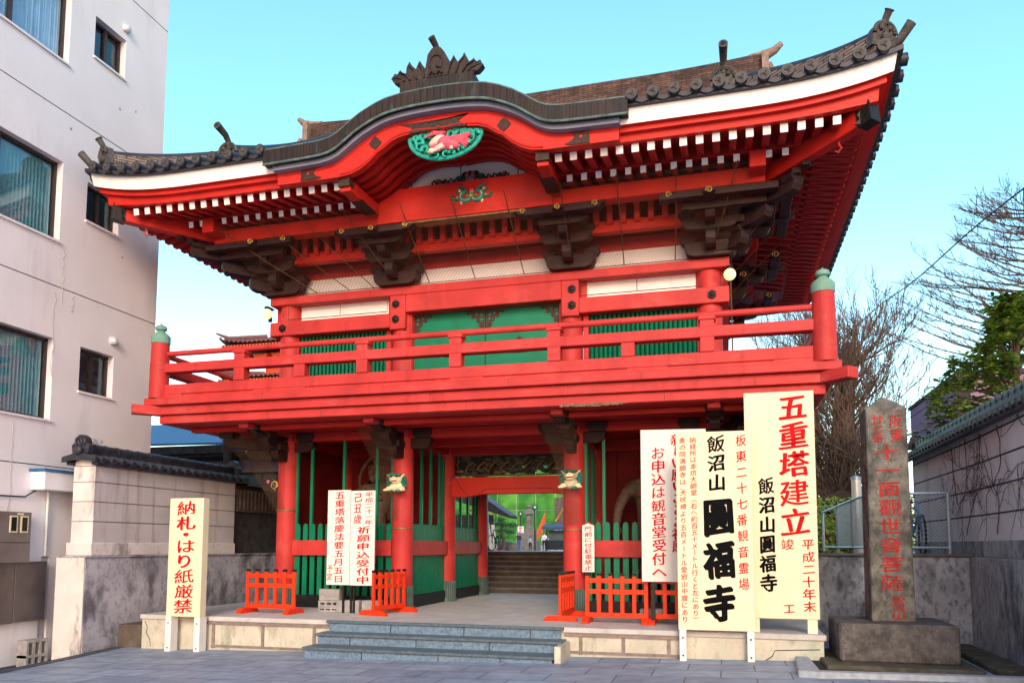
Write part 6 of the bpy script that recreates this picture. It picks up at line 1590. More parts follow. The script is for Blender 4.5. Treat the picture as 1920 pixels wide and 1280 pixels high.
def hand(J, E, wrist, tip_dir, side_dir, s, pre):
    w = Vector(wrist); d = Vector(tip_dir).normalized(); sd = Vector(side_dir).normalized(); curl = d.cross(sd)
    J[pre+'palm'] = (tuple(w+d*.07*s), (.034*s, .016*s)); E.append((pre+'wrist', pre+'palm'))
    for i, (o, L) in enumerate(((-.03, .068), (-.01, .078), (.012, .072), (.032, .056))):
        a = w+d*.085*s+sd*o*s; b = a+d*L*.5*s+curl*.008*s; c = a+d*L*.9*s+curl*.03*s
        J[pre+'f%da' % i] = (tuple(a), .009*s); J[pre+'f%db' % i] = (tuple(b), .008*s); J[pre+'f%dc' % i] = (tuple(c), .0065*s)
        E += [(pre+'palm', pre+'f%da' % i), (pre+'f%da' % i, pre+'f%db' % i), (pre+'f%db' % i, pre+'f%dc' % i)]
    a = w+d*.03*s-sd*.03*s; b = a+d*.035*s-sd*.022*s; c = b+d*.028*s+curl*.012*s
    J[pre+'ta'] = (tuple(a), .011*s); J[pre+'tb'] = (tuple(b), .009*s); J[pre+'tc'] = (tuple(c), .007*s)
    E += [(pre+'wrist', pre+'ta'), (pre+'ta', pre+'tb'), (pre+'tb', pre+'tc')]

def make_person(label, loc, h, mats, hairlen, pose, face=180, group=None):
    """standing figure facing -y, then turned; mats = top, trousers; pose = (left elbow, left wrist, right elbow, right wrist)"""
    t = thing('person', label, 'person', loc, R(face-180), group)
    k = h/1.62; J = {}; E = []
    def j(n, p, r): J[n] = (tuple(Vector(p)*k), tuple(x*k for x in r) if hasattr(r, '__len__') else r*k)
    j('pelvis', (0, 0, .90), (.155, .11)); j('waist', (0, 0, 1.03), (.135, .095)); j('chest', (0, .0, 1.22), (.165, .11)); j('upper', (0, .0, 1.33), (.14, .09)); j('neck', (0, 0, 1.385), .05); j('jaw', (0, -.015, 1.45), (.062, .07)); j('head', (0, -.005, 1.535), (.078, .092)); j('crown', (0, .005, 1.60), (.055, .06))
    E += [('pelvis', 'waist'), ('waist', 'chest'), ('chest', 'upper'), ('upper', 'neck'), ('neck', 'jaw'), ('jaw', 'head'), ('head', 'crown')]
    for s, n, (el, wr) in ((-1, 'L', pose[0]), (1, 'R', pose[1])):
        j(n+'sh', (s*.17, 0, 1.31), .058); j(n+'el', (s*el[0], el[1], el[2]), .046); j(n+'wrist', (s*wr[0], wr[1], wr[2]), .030)
        E += [('upper', n+'sh'), (n+'sh', n+'el'), (n+'el', n+'wrist')]
        j(n+'hip', (s*.085, 0, .84), .095); j(n+'knee', (s*.10, -.01, .47), .062); j(n+'ank', (s*.105, .02, .085), .042); j(n+'toe', (s*.12, -.13, .03), .032)
        E += [('pelvis', n+'hip'), (n+'hip', n+'knee'), (n+'knee', n+'ank'), (n+'ank', n+'toe')]
        d = Vector(wr)-Vector(el); d = Vector((s*d.x, d.y, d.z)); hand(J, E, J[n+'wrist'][0], d, (0, 1, 0) if abs(d.z) > abs(d.y) else (s, 0, 0), k, n)
    me = skin_mesh('body', J, E, 'pelvis', 1)
    top, tr = mats
    for mt in (SKIN, top, tr, CLK): me.materials.append(mt)
    for p in me.polygons:
        z = p.center.z/k; x = abs(p.center.x)/k; mi = 0
        if z < .06: mi = 3
        elif z < .80 and x < .30: mi = 2
        elif z < .93 and x < .2: mi = 2
        elif z < 1.375: mi = 1
        if mi in (1, 2):
            for n in 'LR':
                w = Vector(J[n+'wrist'][0]); e = Vector(J[n+'el'][0])
                if (p.center-w).dot((w-e).normalized()) > .0 and (p.center-w).length < .2*k and (x > .165 or p.center.y < -.14*k): mi = 0
        p.material_index = mi
    b = bpy.data.objects.new('body', me); C.objects.link(b); b.parent = t
    mb = MB()
    mb.sphere(Vector((0, .012, 1.548))*k, .097*k, 14, 0, (.98, 1.08, 1.0)); z = 1.55-hairlen
    mb.v = [v if not (v[1] < -.03*k and v[2] < 1.565*k) else (v[0], -.03*k, v[2]) for v in mb.v]
    for i in range(11):
        a = R(-20+220*i/10); x, y = .088*math.cos(a), .088*math.sin(a)+.01; mb.tube([Vector((x, y, 1.56))*k, Vector((x*1.12, y*1.1, 1.47))*k, Vector((x*1.15, y*1.05, z))*k], [.03*k, .03*k, .012*k], 6)
    mb.build('hair', HAIR, t, local=True)
    mb = MB()
    for s in (-1, 1): mb.sphere(Vector((s*.03, -.088, 1.53))*k, .011*k, 8, 0, (1.3, .6, .7)); mb.sphere(Vector((s*.078, 0, 1.515))*k, .02*k, 8, 1, (.5, .8, 1.4))
    mb.sphere(Vector((0, -.098, 1.50))*k, .014*k, 8, 1, (.8, 1, 1.4)); mb.sphere(Vector((0, -.088, 1.465))*k, .02*k, 8, 2, (1.2, .4, .3))
    mb.build('face_features', [HAIR, SKIN, PINK], t, local=True)
    return t
down = ((.20, .01, 1.08), (.215, -.05, .86))
bent = ((.21, .01, 1.07), (.10, -.17, 1.14))
raised = ((.22, -.08, 1.20), (.11, -.14, 1.42))

# ------------------------------------------------------------------ guardian statues
def make_guardian(x, label, s):
    t = thing('guardian_statue', label, 'statue', (x, 1.15, PZ+.25), 0, 'wooden guardian statues in the side bays')
    J = {}; E = []
    def j(n, p, r): J[n] = (p, r)
    j('pelvis', (0, 0, 1.10), (.24, .18)); j('waist', (0, -.03, 1.30), (.22, .17)); j('belly', (0, -.04, 1.45), (.25, .19)); j('chest', (0, 0, 1.72), (.30, .20)); j('upper', (0, .02, 1.90), (.24, .15)); j('neck', (0, -.02, 2.0), .105); j('jaw', (0, -.06, 2.10), (.125, .13)); j('head', (0, -.04, 2.24), (.145, .15)); j('crown', (0, -.01, 2.35), (.10, .10))
    E += [('pelvis', 'waist'), ('waist', 'belly'), ('belly', 'chest'), ('chest', 'upper'), ('upper', 'neck'), ('neck', 'jaw'), ('jaw', 'head'), ('head', 'crown')]
    for q, n in ((-1, 'L'), (1, 'R')):
        low = (q == s)
        j(n+'sh', (q*.32, .02, 1.88), .135); j(n+'el', (q*.52, -.05, 1.55 if low else 2.05), .10); j(n+'wrist', (q*.56, -.22, 1.22 if low else 2.36), .065)
        E += [('upper', n+'sh'), (n+'sh', n+'el'), (n+'el', n+'wrist')]
        j(n+'hip', (q*.15, 0, 1.0), .17); j(n+'knee', (q*.26, -.08, .58), .115); j(n+'ank', (q*.30, .04, .13), .08); j(n+'toe', (q*.34, -.16, .07), .07)
        E += [('pelvis', n+'hip'), (n+'hip', n+'knee'), (n+'knee', n+'ank'), (n+'ank', n+'toe')]
        hand(J, E, J[n+'wrist'][0], (0, -.1, -1 if low else 1), (q, 0, 0), 1.7, n)
    me = skin_mesh('body', J, E, 'pelvis', 2); me.materials.append(STATUE); me.materials.append(GOLDB)
    b = bpy.data.objects.new('body', me); C.objects.link(b); b.parent = t
    mb = MB()
    for q in (-1, 1):
        mb.sphere((q*.055, -.175, 2.245), .026, 8, 1, (1.3, .6, .7)); mb.tube([(q*.02, -.185, 2.275), (q*.06, -.195, 2.30), (q*.115, -.165, 2.29)], [.016, .022, .01], 6)
        mb.sphere((q*.145, -.03, 2.22), .04, 8, 0, (.5, .8, 1.6)); mb.sphere((q*.12, -.17, 1.74), .105, 10, 0, (1, .45, .75)); mb.sphere((q*.13, -.225, 1.71), .018, 8, 1)
        for k in range(3): mb.sphere((q*.06, -.205, 1.56-.085*k), .05, 8, 0, (1, .5, .75))
    mb.sphere((0, -.205, 2.20), .035, 8, 0, (1.2, .9, 1)); mb.tube([(-.06, -.17, 2.125), (0, -.195, 2.135), (.06, -.17, 2.125)], .014, 6); mb.sphere((0, -.16, 2.06), .05, 8, 0, (1.2, .7, .7))
    mb.build('muscles_and_face', [STATUE, GOLDB], b, local=True)
    mb = MB(); mb.sphere((0, 0, 2.44), .07, 10, 0, (1, 1, 1.1)); mb.lathe([(.15, 2.30), (.155, 2.335), (.14, 2.36)], c=(0, -.03, 0), n=16); mb.build('topknot', STATUE, b, local=True)
    mb = MB()
    if x < 0: mb.tube([(-.35, .12, 1.75)]+[(-.42*math.cos(R(a))-.02, .16, 2.05+.52*math.sin(R(a))) for a in range(0, 181, 15)]+[(.35, .12, 1.75)], [.035]*15, 8); mb.build('floating_scarf', STATUE, t, local=True)
    mb = MB(); mb.lathe([(.42, .25), (.40, .5), (.34, .85), (.27, 1.1), (.26, 1.2)], n=20); mb.build('skirt', STATUE, t, local=True)
    mb = MB(); mb.prism([(-.55, -.3), (-.45, -.42), (.45, -.42), (.55, -.3), (.5, .35), (-.5, .35)], 0, .10, 'xy'); mb.build('rock_base', BLACK, t, local=True)
make_guardian(-2.55, 'dark wooden bare chested guardian statue glaring out of the left bay', -1)
make_guardian(2.62, 'dark wooden guardian statue in the right bay, only its arm showing beside the white board', -1)

# ------------------------------------------------------------------ through the passage
def make_precinct():
    t = thing('rear_stairs', 'worn dark stone stairs climbing behind the gate passage', 'stairs', (0, 6, PZ))
    n = 8; rise = (1.42-PZ)/n
    for i in range(n):
        z = PZ+rise*i; y = 5.0+.33*i
        mb = MB(); mb.box(-2.6, 2.6, y, 7.4, z-.02 if i else .3, z+rise-.03); st = mb.build('step', STAIR, t, bevel=.006); mb = MB(); mb.box(-2.62, 2.62, y-.03, y+.36, z+rise-.03, z+rise); mb.build('nosing', NOSE, st, bevel=.006)
        mb = MB()
        for q in range(5): xx = -2.2+1.0*q+.37*(i % 3); mb.box(xx, xx+.008, y-.002, y+.01, z, z+rise-.03)
        mb.build('joints', GROOVE, t)
    mb = MB()
    for s in (-1, 1): mb.box(*sorted((s*2.6, s*3.0)), 4.96, 7.4, .2, 1.5)
    mb.build('side_walls', CONC, t)
    # scaffold sheeting
    t = thing('scaffold_sheeting', 'tall building wrapped in bright green scaffold sheeting', 'scaffolding', (-19, 75, 1))
    mb = MB(); mb.grid(lambda u, v: (-32+28*u, 75+.22*math.sin(u*60)*math.sin(v*3.1)+.16*math.sin(v*17+u*19)+.35*noise.noise(Vector((u*24, v*9, 0))), 1.0+11*v), 220, 80); mb.build('green_sheet', SHEET, t)
    mb = MB()
    for i in range(12): x = -31+2.3*i; mb.tube([(x, 74.7, 1), (x, 74.7, 12)], .018, 5)
    for z in (5.6, 9): mb.tube([(-32, 74.7, z), (-4, 74.7, z)], .010, 5)
    mb.build('poles', LIGHTM, t)
    mb = MB(); mb.box(-14.8, -10, 74.2, 74.5, 1.0, 7.0); mb.build('open_bay', HOUSEW, t)
    mb = MB()
    for k in range(6): mb.beam((-14.7+.25*k, 74.0, 4.3+.3*k), (-13.6+.25*k, 74.0, 6.0+.2*k), .12, .12)
    mb.build('timber', YELLW, t)
    t = thing('hall_steps', 'grey concrete stair flight with rails up to the sheeted building', 'stairs', (-13, 66, 1))
    mb = MB()
    for k in range(14): mb.box(-13.6, -10.2, 60.5+.7*k, 71, 1.0+.19*k, 1.19+.19*k)
    mb.build('flight', CONC, t)
    t = thing('red_handrail', 'orange red handrail climbing the far stair flight', 'handrail', (-13.4, 62, 1.1))
    mb = MB(); mb.beam((-13.55, 59.6, 2.15), (-13.10, 61.6, 4.35), .10, .42); mb.build('panel', ORNG, t); mb = MB()
    for k in range(5): mb.tube([(-13.60+.11*k, 59.6+.5*k, 1.4+.45*k), (-13.56+.11*k, 59.6+.5*k, 2.5+.55*k)], .05, 6)
    mb.build('posts', ORNG, t)
    # stone lantern
    cx = -12.79; t = thing('stone_lantern', 'tall grey stone lantern on a stepped stone base beyond the stairs', 'stone lantern', (cx, 54, 1.1))
    mb = MB(); mb.box(cx-.85, cx+.85, 53.2, 54.9, 1.0, 2.0); mb.box(cx-.55, cx+.55, 53.5, 54.6, 2.0, 2.9); mb.build('base', LANT, t, bevel=.03)
    mb = MB(); mb.lathe([(.42, 2.9), (.42, 3.02), (.30, 3.1), (.25, 3.35), (.27, 3.55), (.36, 3.7)], c=(cx, 54, 0), n=6, smooth=False); mb.build('pillar', LANT, t)
    mb = MB(); mb.lathe([(.36, 3.7), (.36, 3.8), (.26, 3.82), (.26, 4.25)], c=(cx, 54, 0), n=6, smooth=False); mb.build('fire_box', LANT, t)
    mb = MB(); mb.lathe([(.58, 4.28), (.60, 4.36), (.35, 4.62), (.16, 4.78)], c=(cx, 54, 0), n=6, smooth=False); mb.build('roof', LANT, t)
    mb = MB(); mb.lathe([(.12, 4.78), (.14, 4.85), (.28, 4.95), (.26, 5.0), (.10, 5.12), (.02, 5.16)], c=(cx, 54, 0), n=12); mb.build('finial', LANT, t)
    for (x, y, zt, zb, lab) in ((-11.53, 51, 4.76, 1.13, 'clear globe street lamp right of the stone lantern'), (-15.66, 62, 4.67, 1.1, 'clear globe street lamp left of the stone lantern')):
        t = thing('street_lamp', lab, 'street lamp', (x, y, zb), 0, 'globe street lamps in the precinct')
        mb = MB(); mb.tube([(0, 0, 0), (0, 0, zt-zb-.22)], [.07, .05], 8); mb.build('pole', IRON, t, local=True); mb = MB(); mb.sphere((0, 0, zt-zb), .26, 16); mb.build('globe', GLASSG, t, local=True)
        mb = MB(); mb.sphere((0, 0, zt-zb), .06, 8, 0, (1, 1, 1.8)); mb.build('bulb', LEGW, t, local=True)
    # offering shed
    t = thing('incense_shed', 'low black incense shed with dark blue roof at the right of the far court', 'shed', (-8.2, 45, 1.15))
    for x in (-9.05, -6.6):
        mb = MB(); mb.box(x-.05, x+.05, 44.5, 44.6, 1.1, 2.75); mb.build('post', IRON, t)
    mb = MB(); mb.box(-9.1, -6.5, 44.6, 45.8, 1.25, 1.95); mb.build('box', ROOM, t); mb = MB(); mb.box(-9.0, -6.5, 44.9, 45.0, 1.95, 2.7); mb.build('shutter', SHUT, t)
    mb = MB(); mb.prism([(44.2, 2.76), (45.2, 3.05), (46.2, 2.76), (46.2, 2.86), (45.2, 3.18), (44.2, 2.94)], -9.35, -6.3, 'yz'); mb.build('roof', DBLUE, t)
    # notice on a stand, rocks, pine, planks, house
    t = thing('far_notice', 'small white placard with two red characters on a stand near the people', 'sign', (-12.5, 50, 1.15))
    mb = MB(); mb.box(-.26, .26, -.02, .02, 1.46, 2.0); mb.build('board', BOARDW, t, local=True); mb = MB(); mb.box(-.03, .03, .02, .06, 0, 1.5); mb.box(-.2, .25, .02, .05, 1.36, 1.45); mb.build('stand', BLUEC, t, local=True)
    L = Letters(); L.col('納札', 0, 1.97, 1.49, .26, -.026, .03, .02, 0, .22); L.build(t, [SIGNRED])
    r = random.Random(9)
    for i, (x, y, z, rad, lab) in enumerate(((-11.55, 42.5, 1.5, .5, 'big dark garden rock left of the stone lantern'), (-10.95, 42, 1.35, .42, 'dark rounded garden rock behind the leftmost person'), (-12.2, 43, 1.6, .6, 'tallest dark garden rock beside the pine'))):
        t = thing('garden_rock', lab, 'rock', (x, y, 1.15)); mb = MB(); mb.sphere((0, 0, rad*.5), rad, 12, 0, (1.2, .9, .85))
        mb.v = [tuple(Vector(v)*(1+.25*noise.noise(Vector(v)*2.2+Vector((i*7, 0, 0))))) for v in mb.v]; mb.build('rock', STONEB, t, local=True)
    t = thing('garden_pine', 'dark layered garden pine before the green sheeting', 'pine tree', (-11.2, 40.5, 1.15))
    mb = MB(); mb.tube([(-11.3, 40.5, 1.1), (-11.2, 40.5, 1.9), (-11.5, 40.5, 2.6), (-11.3, 40.5, 3.4)], [.12, .1, .08, .04], 8); mb.build('trunk', BARK, t)
    mb = MB()
    for (px, pz, pr) in ((-11.45, 3.35, .4), (-11.2, 3.0, .6), (-10.6, 2.95, .45), (-11.5, 2.55, .65), (-10.8, 2.5, .4), (-11.7, 3.0, .5), (-11.5, 2.1, .6)):
        for k in range(260):
            p = Vector((px+r.gauss(0, pr*.45), 40.5+r.gauss(0, .35), pz+r.gauss(0, .10))); d = Vector((r.gauss(0, 1), r.gauss(0, 1), abs(r.gauss(0, 1)))).normalized(); e = d.orthogonal().normalized()
            mb.add([p-e*.02, p+d*.13, p+e*.02], [(0,1,2)])
    mb.build('crown', PINE, t, recalc=False)
    t = thing('dark_broadleaf_tree', 'dark green broadleaf tree standing before the left part of the green sheeting', 'tree', (-21.5, 68, 1.1)); mb = MB(); mb.tube([(-21.5, 68, 1), (-21.4, 68, 3), (-21.6, 68, 5.5)], [.3, .22, .1], 8); mb.build('trunk', BARK, t); mb = MB()
    for k in range(2600):
        c = r.choice(((-21.5, 5.6, 1.2), (-22.5, 4.8, 1.0), (-20.8, 4.6, .9), (-21.6, 7.0, .9))); d = Vector((r.gauss(0, 1), r.gauss(0, 1), r.gauss(0, 1))).normalized(); p = Vector((c[0], 68, c[1]))+d*c[2]*r.uniform(.4, 1); e = d.orthogonal().normalized(); f = d.cross(e)
        mb.add([p-e*.09, p+f*.14, p+e*.09, p-f*.14], [(0,1,2,3)])
    mb.build('crown', LEAF, t, recalc=False)
    t = thing('side_house', 'small house with slate blue tiled roof just inside the court on the left', 'house', (-6.8, 20, 1.3))
    mb = MB(); mb.box(-10, -6.05, 19.8, 20.6, 1.2, 2.9); mb.build('wall', HOUSED, t)
    mb = MB(); mb.prism([(-10, 4.6), (-7.6, 4.55), (-4.98, 2.80), (-4.98, 2.72), (-10, 4.3)], 19.6, 20.7); rf = mb.build('roof', HOUSED, t)
    mb = MB()
    for k in range(22): y = 19.65+.05*k; mb.tube([(-7.6, y, 4.58), (-5.0, y, 2.83)], .03, 5)
    mb.build('roof_tile_rows', SLATE, rf)
    for x0, x1, z0, lab in ((-5.80, -6.0, 2.55, 'tall pale plank leaning on the side house'), (-5.62, -5.76, 2.45, 'second shorter plank leaning on the side house')):
        t = thing('leaning_plank', lab, 'plank', (x0, 19.6, 1.35)); mb = MB(); mb.prism([(x0-.08, 1.37), (x0+.08, 1.37), (x1+.07, z0), (x1-.07, z0)], 19.5, 19.56); mb.build('plank', BOARDE, t)
    t = thing('banner_flag', 'narrow white banner with red and blue marks just past the left rear column', 'banner', (-3.72, 12, 1.4))
    mb = MB(); mb.grid(lambda u, v: (-3.78+.16*u, 12+.03*math.sin(v*7), 1.55+1.1*v), 3, 12); mb.build('cloth', BOARDW, t); mb = MB(); mb.tube([(-3.80, 12, 1.38), (-3.80, 12, 2.75)], .015, 6); mb.build('pole', LIGHTM, t)
    mb = MB()
    for z, m in ((2.4, 0), (2.2, 0), (2.0, 1), (1.8, 0), (1.65, 0)): mb.sphere((-3.70, 11.96, z), .045, 8, m, (1, .2, 1.2))
    mb.build('marks', [SIGNRED, BLUEC], t)
    t = thing('parked_bicycle', 'dark bicycle standing by the side house, front wheel showing', 'bicycle', (-5.35, 18, 1.35))
    for y in (18, 19.05):
        mb = MB(); mb.tube([(-5.33+.10*math.cos(a), y+.3*math.cos(a), 1.68+.31*math.sin(a)) for a in [2*math.pi*k/24 for k in range(25)]], .02, 6); mb.build('wheel', WIRE, t)
    mb = MB(); mb.tube([(-5.33, 18, 1.68), (-5.33, 18.2, 2.2), (-5.33, 18.8, 2.15), (-5.33, 19.05, 1.68), (-5.33, 18.55, 1.65), (-5.33, 18.2, 2.1)], .018, 6); mb.build('frame', WIRE, t)
    mb = MB(); mb.tube([(-5.55, 18.15, 2.28), (-5.33, 18.2, 2.2), (-5.1, 18.15, 2.28)], .014, 6); mb.build('handlebar', GALV, t)
    t = thing('red_ground_cover', 'low red cover lying on the ground near the garden rocks', 'cover', (-11.3, 39, 1.2)); mb = MB(); mb.sphere((0, 0, 0), .3, 10, 0, (1.2, .8, .35)); mb.build('cover', SIGNRED, t, local=True)
    make_person('leftmost person in the court, in dark apron over red top and blue trousers, hand raised', (-12.14, 48, 1.13), 1.47, (CLAPR, CLB), .10, (raised, down), 200)
    make_person('smallest person in the court, in grey sweater and black trousers', (-11.19, 48, 1.13), 1.17, (CLG, CLK), .14, (down, down), 185)
    make_person('rightmost person in the court, long haired in white sweater, one arm bent', (-8.98, 43.4, 1.165), 1.36, (CLW, CLK), .20, (down, bent), 180)
NOSE = M('worn_stair_nosing', (.20, .175, .15), .8, var=.3, scale=5, bump=.3, stains=[(GRIME, .5, (4, 4, 4), .6)])
SHUT = M('dark_teal_shutter', (.06, .09, .095), .5)
YELLW = M('raw_timber', (.55, .32, .08), .7, var=.3); GLASSG = glass_mat('lamp_globe_glass', (.92, .95, .93), .7); DBLUE = M('dark_blue_roof', (.04, .065, .12), .5); CLAPR = M('dark_apron_red', (.06, .02, .03), .8, var=.5, scale=5)
make_precinct()

# ------------------------------------------------------------------ distant pagoda
def make_pagoda():
    cx, cy = -19.6, 29.5; t = thing('pagoda', 'far red pagoda with brown tiled roofs left behind the gate balcony', 'pagoda', (cx, cy, 1))
    for k, (ze, half) in enumerate(((2.6, 5.0), (5.4, 4.75), (8.2, 4.6), (11.35, 4.4), (13.05, 4.3))):
        ze = (2.9, 5.6, 8.2, 10.95, 12.95)[k]
        mb = MB(); n = 24; vs = []
        for i in range(n+1):
            for j in range(n+1):
                u, v = -1+2*i/n, -1+2*j/n; m = max(abs(u), abs(v)); c = min(abs(u), abs(v))/max(m, 1e-6)
                rise = 1.9 if k == 4 else 1.25
                vs.append((cx+u*half, cy+v*half, ze+rise*(1-m)**1.3+.35*(m**6)*(c**6)))
        mb.add(vs, [(i*(n+1)+j, i*(n+1)+j+1, (i+1)*(n+1)+j+1, (i+1)*(n+1)+j) for i in range(n) for j in range(n)])
        for s in (-1, 1):
            for q in range(-14, 15):
                x = q*half/14.5; p = [(cx+x, cy+s*half*f, ze+(1.9 if k == 4 else 1.25)*(1-f)**1.3+.05+.35*(f**6)*(abs(x)/half/f)**6) for f in (1, .9, .75, max(.3, abs(x)/half+.02)) if abs(x)/half <= f]
                if len(p) > 1: mb.tube(p, .08, 5); mb.tube([(cx+(b[1]-cy), cy+(b[0]-cx), b[2]) for b in p], .08, 5)
        rf = mb.build('roof', PAGT, t)
        mb = MB()
        for sx in (-1, 1):
            for sy in (-1, 1): mb.tube([(cx+sx*half*.55, cy+sy*half*.55, ze+(1.9 if k == 4 else 1.25)*.45**1.3+.15), (cx+sx*half*.9, cy+sy*half*.9, ze+.42), (cx+sx*half*1.02, cy+sy*half*1.02, ze+.62)], [.14, .13, .05], 6)
        mb.build('hip_ridges', PAGT, rf)
        mb = MB(); mb.box(cx-half+.15, cx+half-.15, cy-half+.15, cy+half-.15, ze-.10, ze-.04); mb.build('soffit', PAGD, t)
        mb = MB()
        for q in range(-20, 21): mb.box(cx+q*half/21-.05, cx+q*half/21+.05, cy-half+.1, cy-half+.5, ze-.22, ze-.1)
        for q in range(-20, 21): mb.box(cx+half-.5, cx+half-.1, cy+q*half/21-.05, cy+q*half/21+.05, ze-.22, ze-.1)
        tag(mb.build('rafter_ends', ORNG2, t), None)
        b = half-1.9; mb = MB(); mb.box(cx-b, cx+b, cy-b, cy+b, ze-2.4, ze-.1); mb.build('storey_wall', PAGR, t)
        mb = MB()
        for q in range(5):
            x = cx-b+2*b*q/4; mb.prism([(x-.5, ze-.35), (x+.5, ze-.35), (x+.35, ze-.55), (x+.15, ze-.6), (x+.15, ze-.85), (x-.15, ze-.85), (x-.15, ze-.6), (x-.35, ze-.55)], cy-b-.6, cy-b)
        mb.build('brackets', ORNG2, t)
        mb = MB(); mb.box(cx-b-.5, cx+b+.5, cy-b-.5, cy+b+.5, ze-1.95, ze-1.8); mb.box(cx-b-.5, cx+b+.5, cy-b-.55, cy-b-.5, ze-1.8, ze-1.3) if False else None; mb.build('balcony', ORNG2, t)
    mb = MB(); mb.tube([(cx, cy, 14.5), (cx, cy, 19)], [.15, .06], 8)
    for k in range(9): mb.lathe([(.1, 0), (.45-.03*k, .05), (.1, .1)], c=(cx, cy, 15.5+.3*k), n=14)
    mb.build('spire', COPPER2, t)
PAGT = M('pagoda_tile', (.20, .09, .085), .6, var=.15); PAGR = M('pagoda_red', (.62, .06, .02), .5); PAGD = M('pagoda_soffit', (.10, .02, .015), .7); ORNG2 = M('pagoda_orange_red', (.80, .13, .03), .5)
make_pagoda()

# ------------------------------------------------------------------ trees, wire
def branch_tree(mb, p, d, L, rad, depth, r, spread=.55, up_=.10, minr=.006, tw=None, droop=0):
    pts = [Vector(p)]; d = Vector(d).normalized(); n = max(3, int(5 if depth > 1 else 4)); rads = [rad]
    for i in range(n):
        d = (d+Vector((r.gauss(0, .10), r.gauss(0, .10), r.gauss(0, .07)+up_*.3-droop*.1))).normalized(); pts.append(pts[-1]+d*L/n); rads.append(max(minr, rad*(1-.55*(i+1)/n)))
    mb.tube(pts, rads, 6 if rad > .05 else (4 if rad > .015 else 3), 0, cap=False)
    if depth == 0: return
    k = r.randint(3, 5) if depth > 1 else r.randint(3, 6)
    for i in range(k):
        t = r.uniform(.25, 1.0) if i else 1.0; q = t*n; a = min(n-1, int(q)); b = pts[a].lerp(pts[a+1], q-a)
        ax = d.orthogonal().normalized(); ax.rotate(Matrix.Rotation(r.uniform(0, 6.28), 3, d)); nd = (d+ax*r.uniform(spread*.6, spread*1.5)+Vector((0, 0, up_))).normalized()
        branch_tree(mb, b, nd, L*r.uniform(.5, .78), max(minr, rads[a]*r.uniform(.45, .7)), depth-1, r, spread, up_, minr, tw, droop)
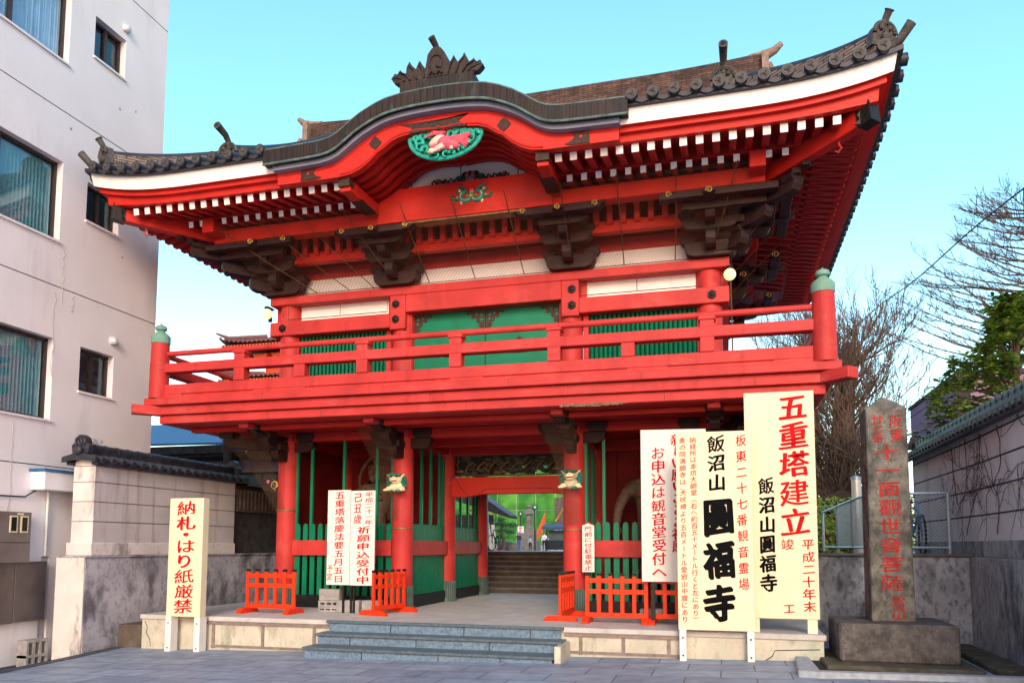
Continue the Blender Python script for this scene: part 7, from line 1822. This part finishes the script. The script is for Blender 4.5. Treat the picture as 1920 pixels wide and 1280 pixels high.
def make_trees():
    # broad bare tree behind the monument
    t = thing('bare_tree', 'broad leafless tree with thick pollarded trunk behind the stone monument', 'tree', (7.6, 16, 1.4))
    r = random.Random(5); mb = MB()
    mb.tube([(7.55, 16, 1.3), (7.6, 16, 2.6), (7.65, 16, 3.8), (7.8, 16, 5.4), (7.95, 16, 7.0), (8.1, 16, 8.5)], [.62, .50, .46, .38, .30, .24], 14); tr = mb.build('trunk', BARK, t)
    mb = MB()
    for i in range(88):
        z = r.uniform(2.2, 7.6); a = r.uniform(0, 6.28); d = Vector((math.cos(a), math.sin(a)*.8, r.uniform(.35, 1.3)))
        branch_tree(mb, (7.65+(z-4)*.07, 16, z), d, r.uniform(1.1, 2.1), .05, 3, r, .5, .22, .0075)
    mb.build('crown', TWIG, t, recalc=False)
    mb = MB()        # shaggy twigs hugging the trunk
    for i in range(1500):
        z = r.uniform(1.9, 5.4); a = r.uniform(0, 6.28); rr = .45; p = Vector((7.6+rr*math.cos(a), 16+rr*math.sin(a), z)); d = Vector((math.cos(a), math.sin(a), r.uniform(-.6, .9)))
        mb.tube([p, p+d*.3, p+d*.55+Vector((r.gauss(0, .15), r.gauss(0, .15), r.gauss(0, .15)))], [.012, .009, .006], 3, 0, cap=False)
    mb.build('shaggy_twigs', TWIG, t, recalc=False)
    # smaller bare tree further left, seen past the railing
    t = thing('bare_tree', 'thin leafless tree seen between balcony railing and roof', 'tree', (5.6, 24, 1.4)); r = random.Random(15); mb = MB()
    mb.tube([(6.2, 22, 1.3), (6.2, 22, 4), (6.3, 22, 6.5)], [.3, .25, .18], 10); mb.build('trunk', BARK, t); mb = MB()
    for i in range(34):
        z = r.uniform(4, 7.6); a = r.uniform(0, 6.28); branch_tree(mb, (6.25, 22, min(z, 6.5)), Vector((math.cos(a), math.sin(a), r.uniform(.5, 1.4))), r.uniform(1.5, 2.6), .05, 3, r, .5, .2, .009)
    mb.build('crown', TWIG, t, recalc=False)
    # tall bare tree at the right edge, long upswept branches reaching left
    t = thing('bare_conifer', 'tall leafless tree with long upswept branches at the right edge', 'tree', (13.0, 14, 1.4)); r = random.Random(8); mb = MB()
    mb.tube([(13.0, 14, 1.3), (13.0, 14, 8), (12.98, 14, 11), (12.95, 14, 12.6)], [.30, .17, .10, .03], 10); mb.build('trunk', BARK, t); mb = MB()
    for i in range(50):
        z = 6.6+5.6*(i/50); a = r.uniform(0, 6.28) if i % 2 else r.uniform(2.7, 3.7); L = (4.6*(1-((z-6.8)/6.6))+.5)*r.uniform(.75, 1.1)
        d = Vector((math.cos(a), math.sin(a), .30)); n = 9; pts = [Vector((13.0, 14, z))]
        for k in range(n):
            d = (d+Vector((r.gauss(0, .06), r.gauss(0, .06), r.gauss(.02, .05)))).normalized(); pts.append(pts[-1]+d*L/n)
        mb.tube(pts, [.032*(1-.75*k/n) for k in range(n+1)], 4, 0, cap=False)
        for k in range(2, n+1):
            for q in range(3):
                sd = Vector((-d.y, d.x, 0)).normalized()*r.choice((-1, 1)); dd = (d*.9+sd*r.uniform(.3, 1.0)+Vector((0, 0, r.uniform(-.3, .7)))).normalized(); l = r.uniform(.25, .85)*(1.15-k/n*.6); b = pts[k-1].lerp(pts[k], r.random())
                e = b+dd*l+Vector((0, 0, .08*l)); mb.tube([b, b+dd*l*.5, e], [.009, .007, .005], 3, 0, cap=False)
                for w in range(3):
                    f = b.lerp(e, r.uniform(.3, .95)); d3 = (dd+Vector((r.gauss(0, .6), r.gauss(0, .6), r.uniform(0, .6)))).normalized(); mb.tube([f, f+d3*r.uniform(.1, .28)], [.006, .004], 3, 0, cap=False)
    mb.build('crown', TWIG, t, recalc=False)
    # evergreen with whorled glossy leaves over the garden wall
    t = thing('evergreen_tree', 'glossy broadleaf evergreen tree leaning over the tiled garden wall', 'tree', (9.2, 3.6, 1.4)); r = random.Random(77)
    mb = MB(); stem = [(9.1, 3.6, 1.3), (9.05, 3.6, 3), (9.1, 3.6, 4.6), (9.2, 3.6, 6.2)]; mb.tube(stem, [.09, .08, .06, .02], 8)
    tips = []
    for i in range(760):
        z = r.uniform(3.5, 6.15); f = (6.4-z)/3.0; R_ = 1.6*min(1, f*1.15)+.12; a = r.uniform(0, 6.28); rr = R_*math.sqrt(r.uniform(.12, 1)); tip = Vector((9.1+rr*math.cos(a), 3.6+rr*math.sin(a), z+.12*rr+r.gauss(0, .06)))
        if noise.noise(tip*1.7) < -.08: continue
        tips.append(tip)
        if i % 3 == 0: mb.tube([(9.1, 3.6, z-.35), Vector((9.1, 3.6, z-.2)).lerp(tip, .55)+Vector((0, 0, -.08)), tip], [.018, .012, .008], 4, 0, cap=False)
    mb.build('trunk', BARK, t); mb = MB()
    for tip in tips:
        for q in range(2):
            c0 = tip+Vector((r.gauss(0, .07), r.gauss(0, .07), -.1*q+r.gauss(0, .03)))
            for k in range(9):
                a = 2*math.pi*k/9+r.uniform(-.25, .25); el = r.uniform(-.15, .75); d = Vector((math.cos(a)*math.cos(el), math.sin(a)*math.cos(el), math.sin(el))); sd = Vector((-math.sin(a), math.cos(a), r.gauss(0, .25))).normalized(); l = r.uniform(.12, .19); w = l*.2; dn = Vector((0, 0, -.035))
                mb.add([c0, c0+d*l*.35+sd*w, c0+d*l*.7+sd*w*.9+dn*.4, c0+d*l+dn, c0+d*l*.7-sd*w*.9+dn*.4, c0+d*l*.35-sd*w], [(0,1,2,3,4,5)])
    mb.build('crown', LEAF, t, recalc=False)
    # power line
    t = thing('power_line', 'single black power line sagging across the sky at upper right', 'cable', (9, 12, 9))
    mb = MB(); p, q = Vector((8.52, 40, 12.6)), Vector((9.39, -8, 6.63)); mb.tube([p.lerp(q, k/40)+Vector((0, 0, .06*math.sin(k*.7)*math.sin(math.pi*k/40))) for k in range(41)], .017, 6); mb.build('cable', WIRE, t)
make_trees()
bpy.data.objects.remove(_to); bpy.data.curves.remove(_tc)
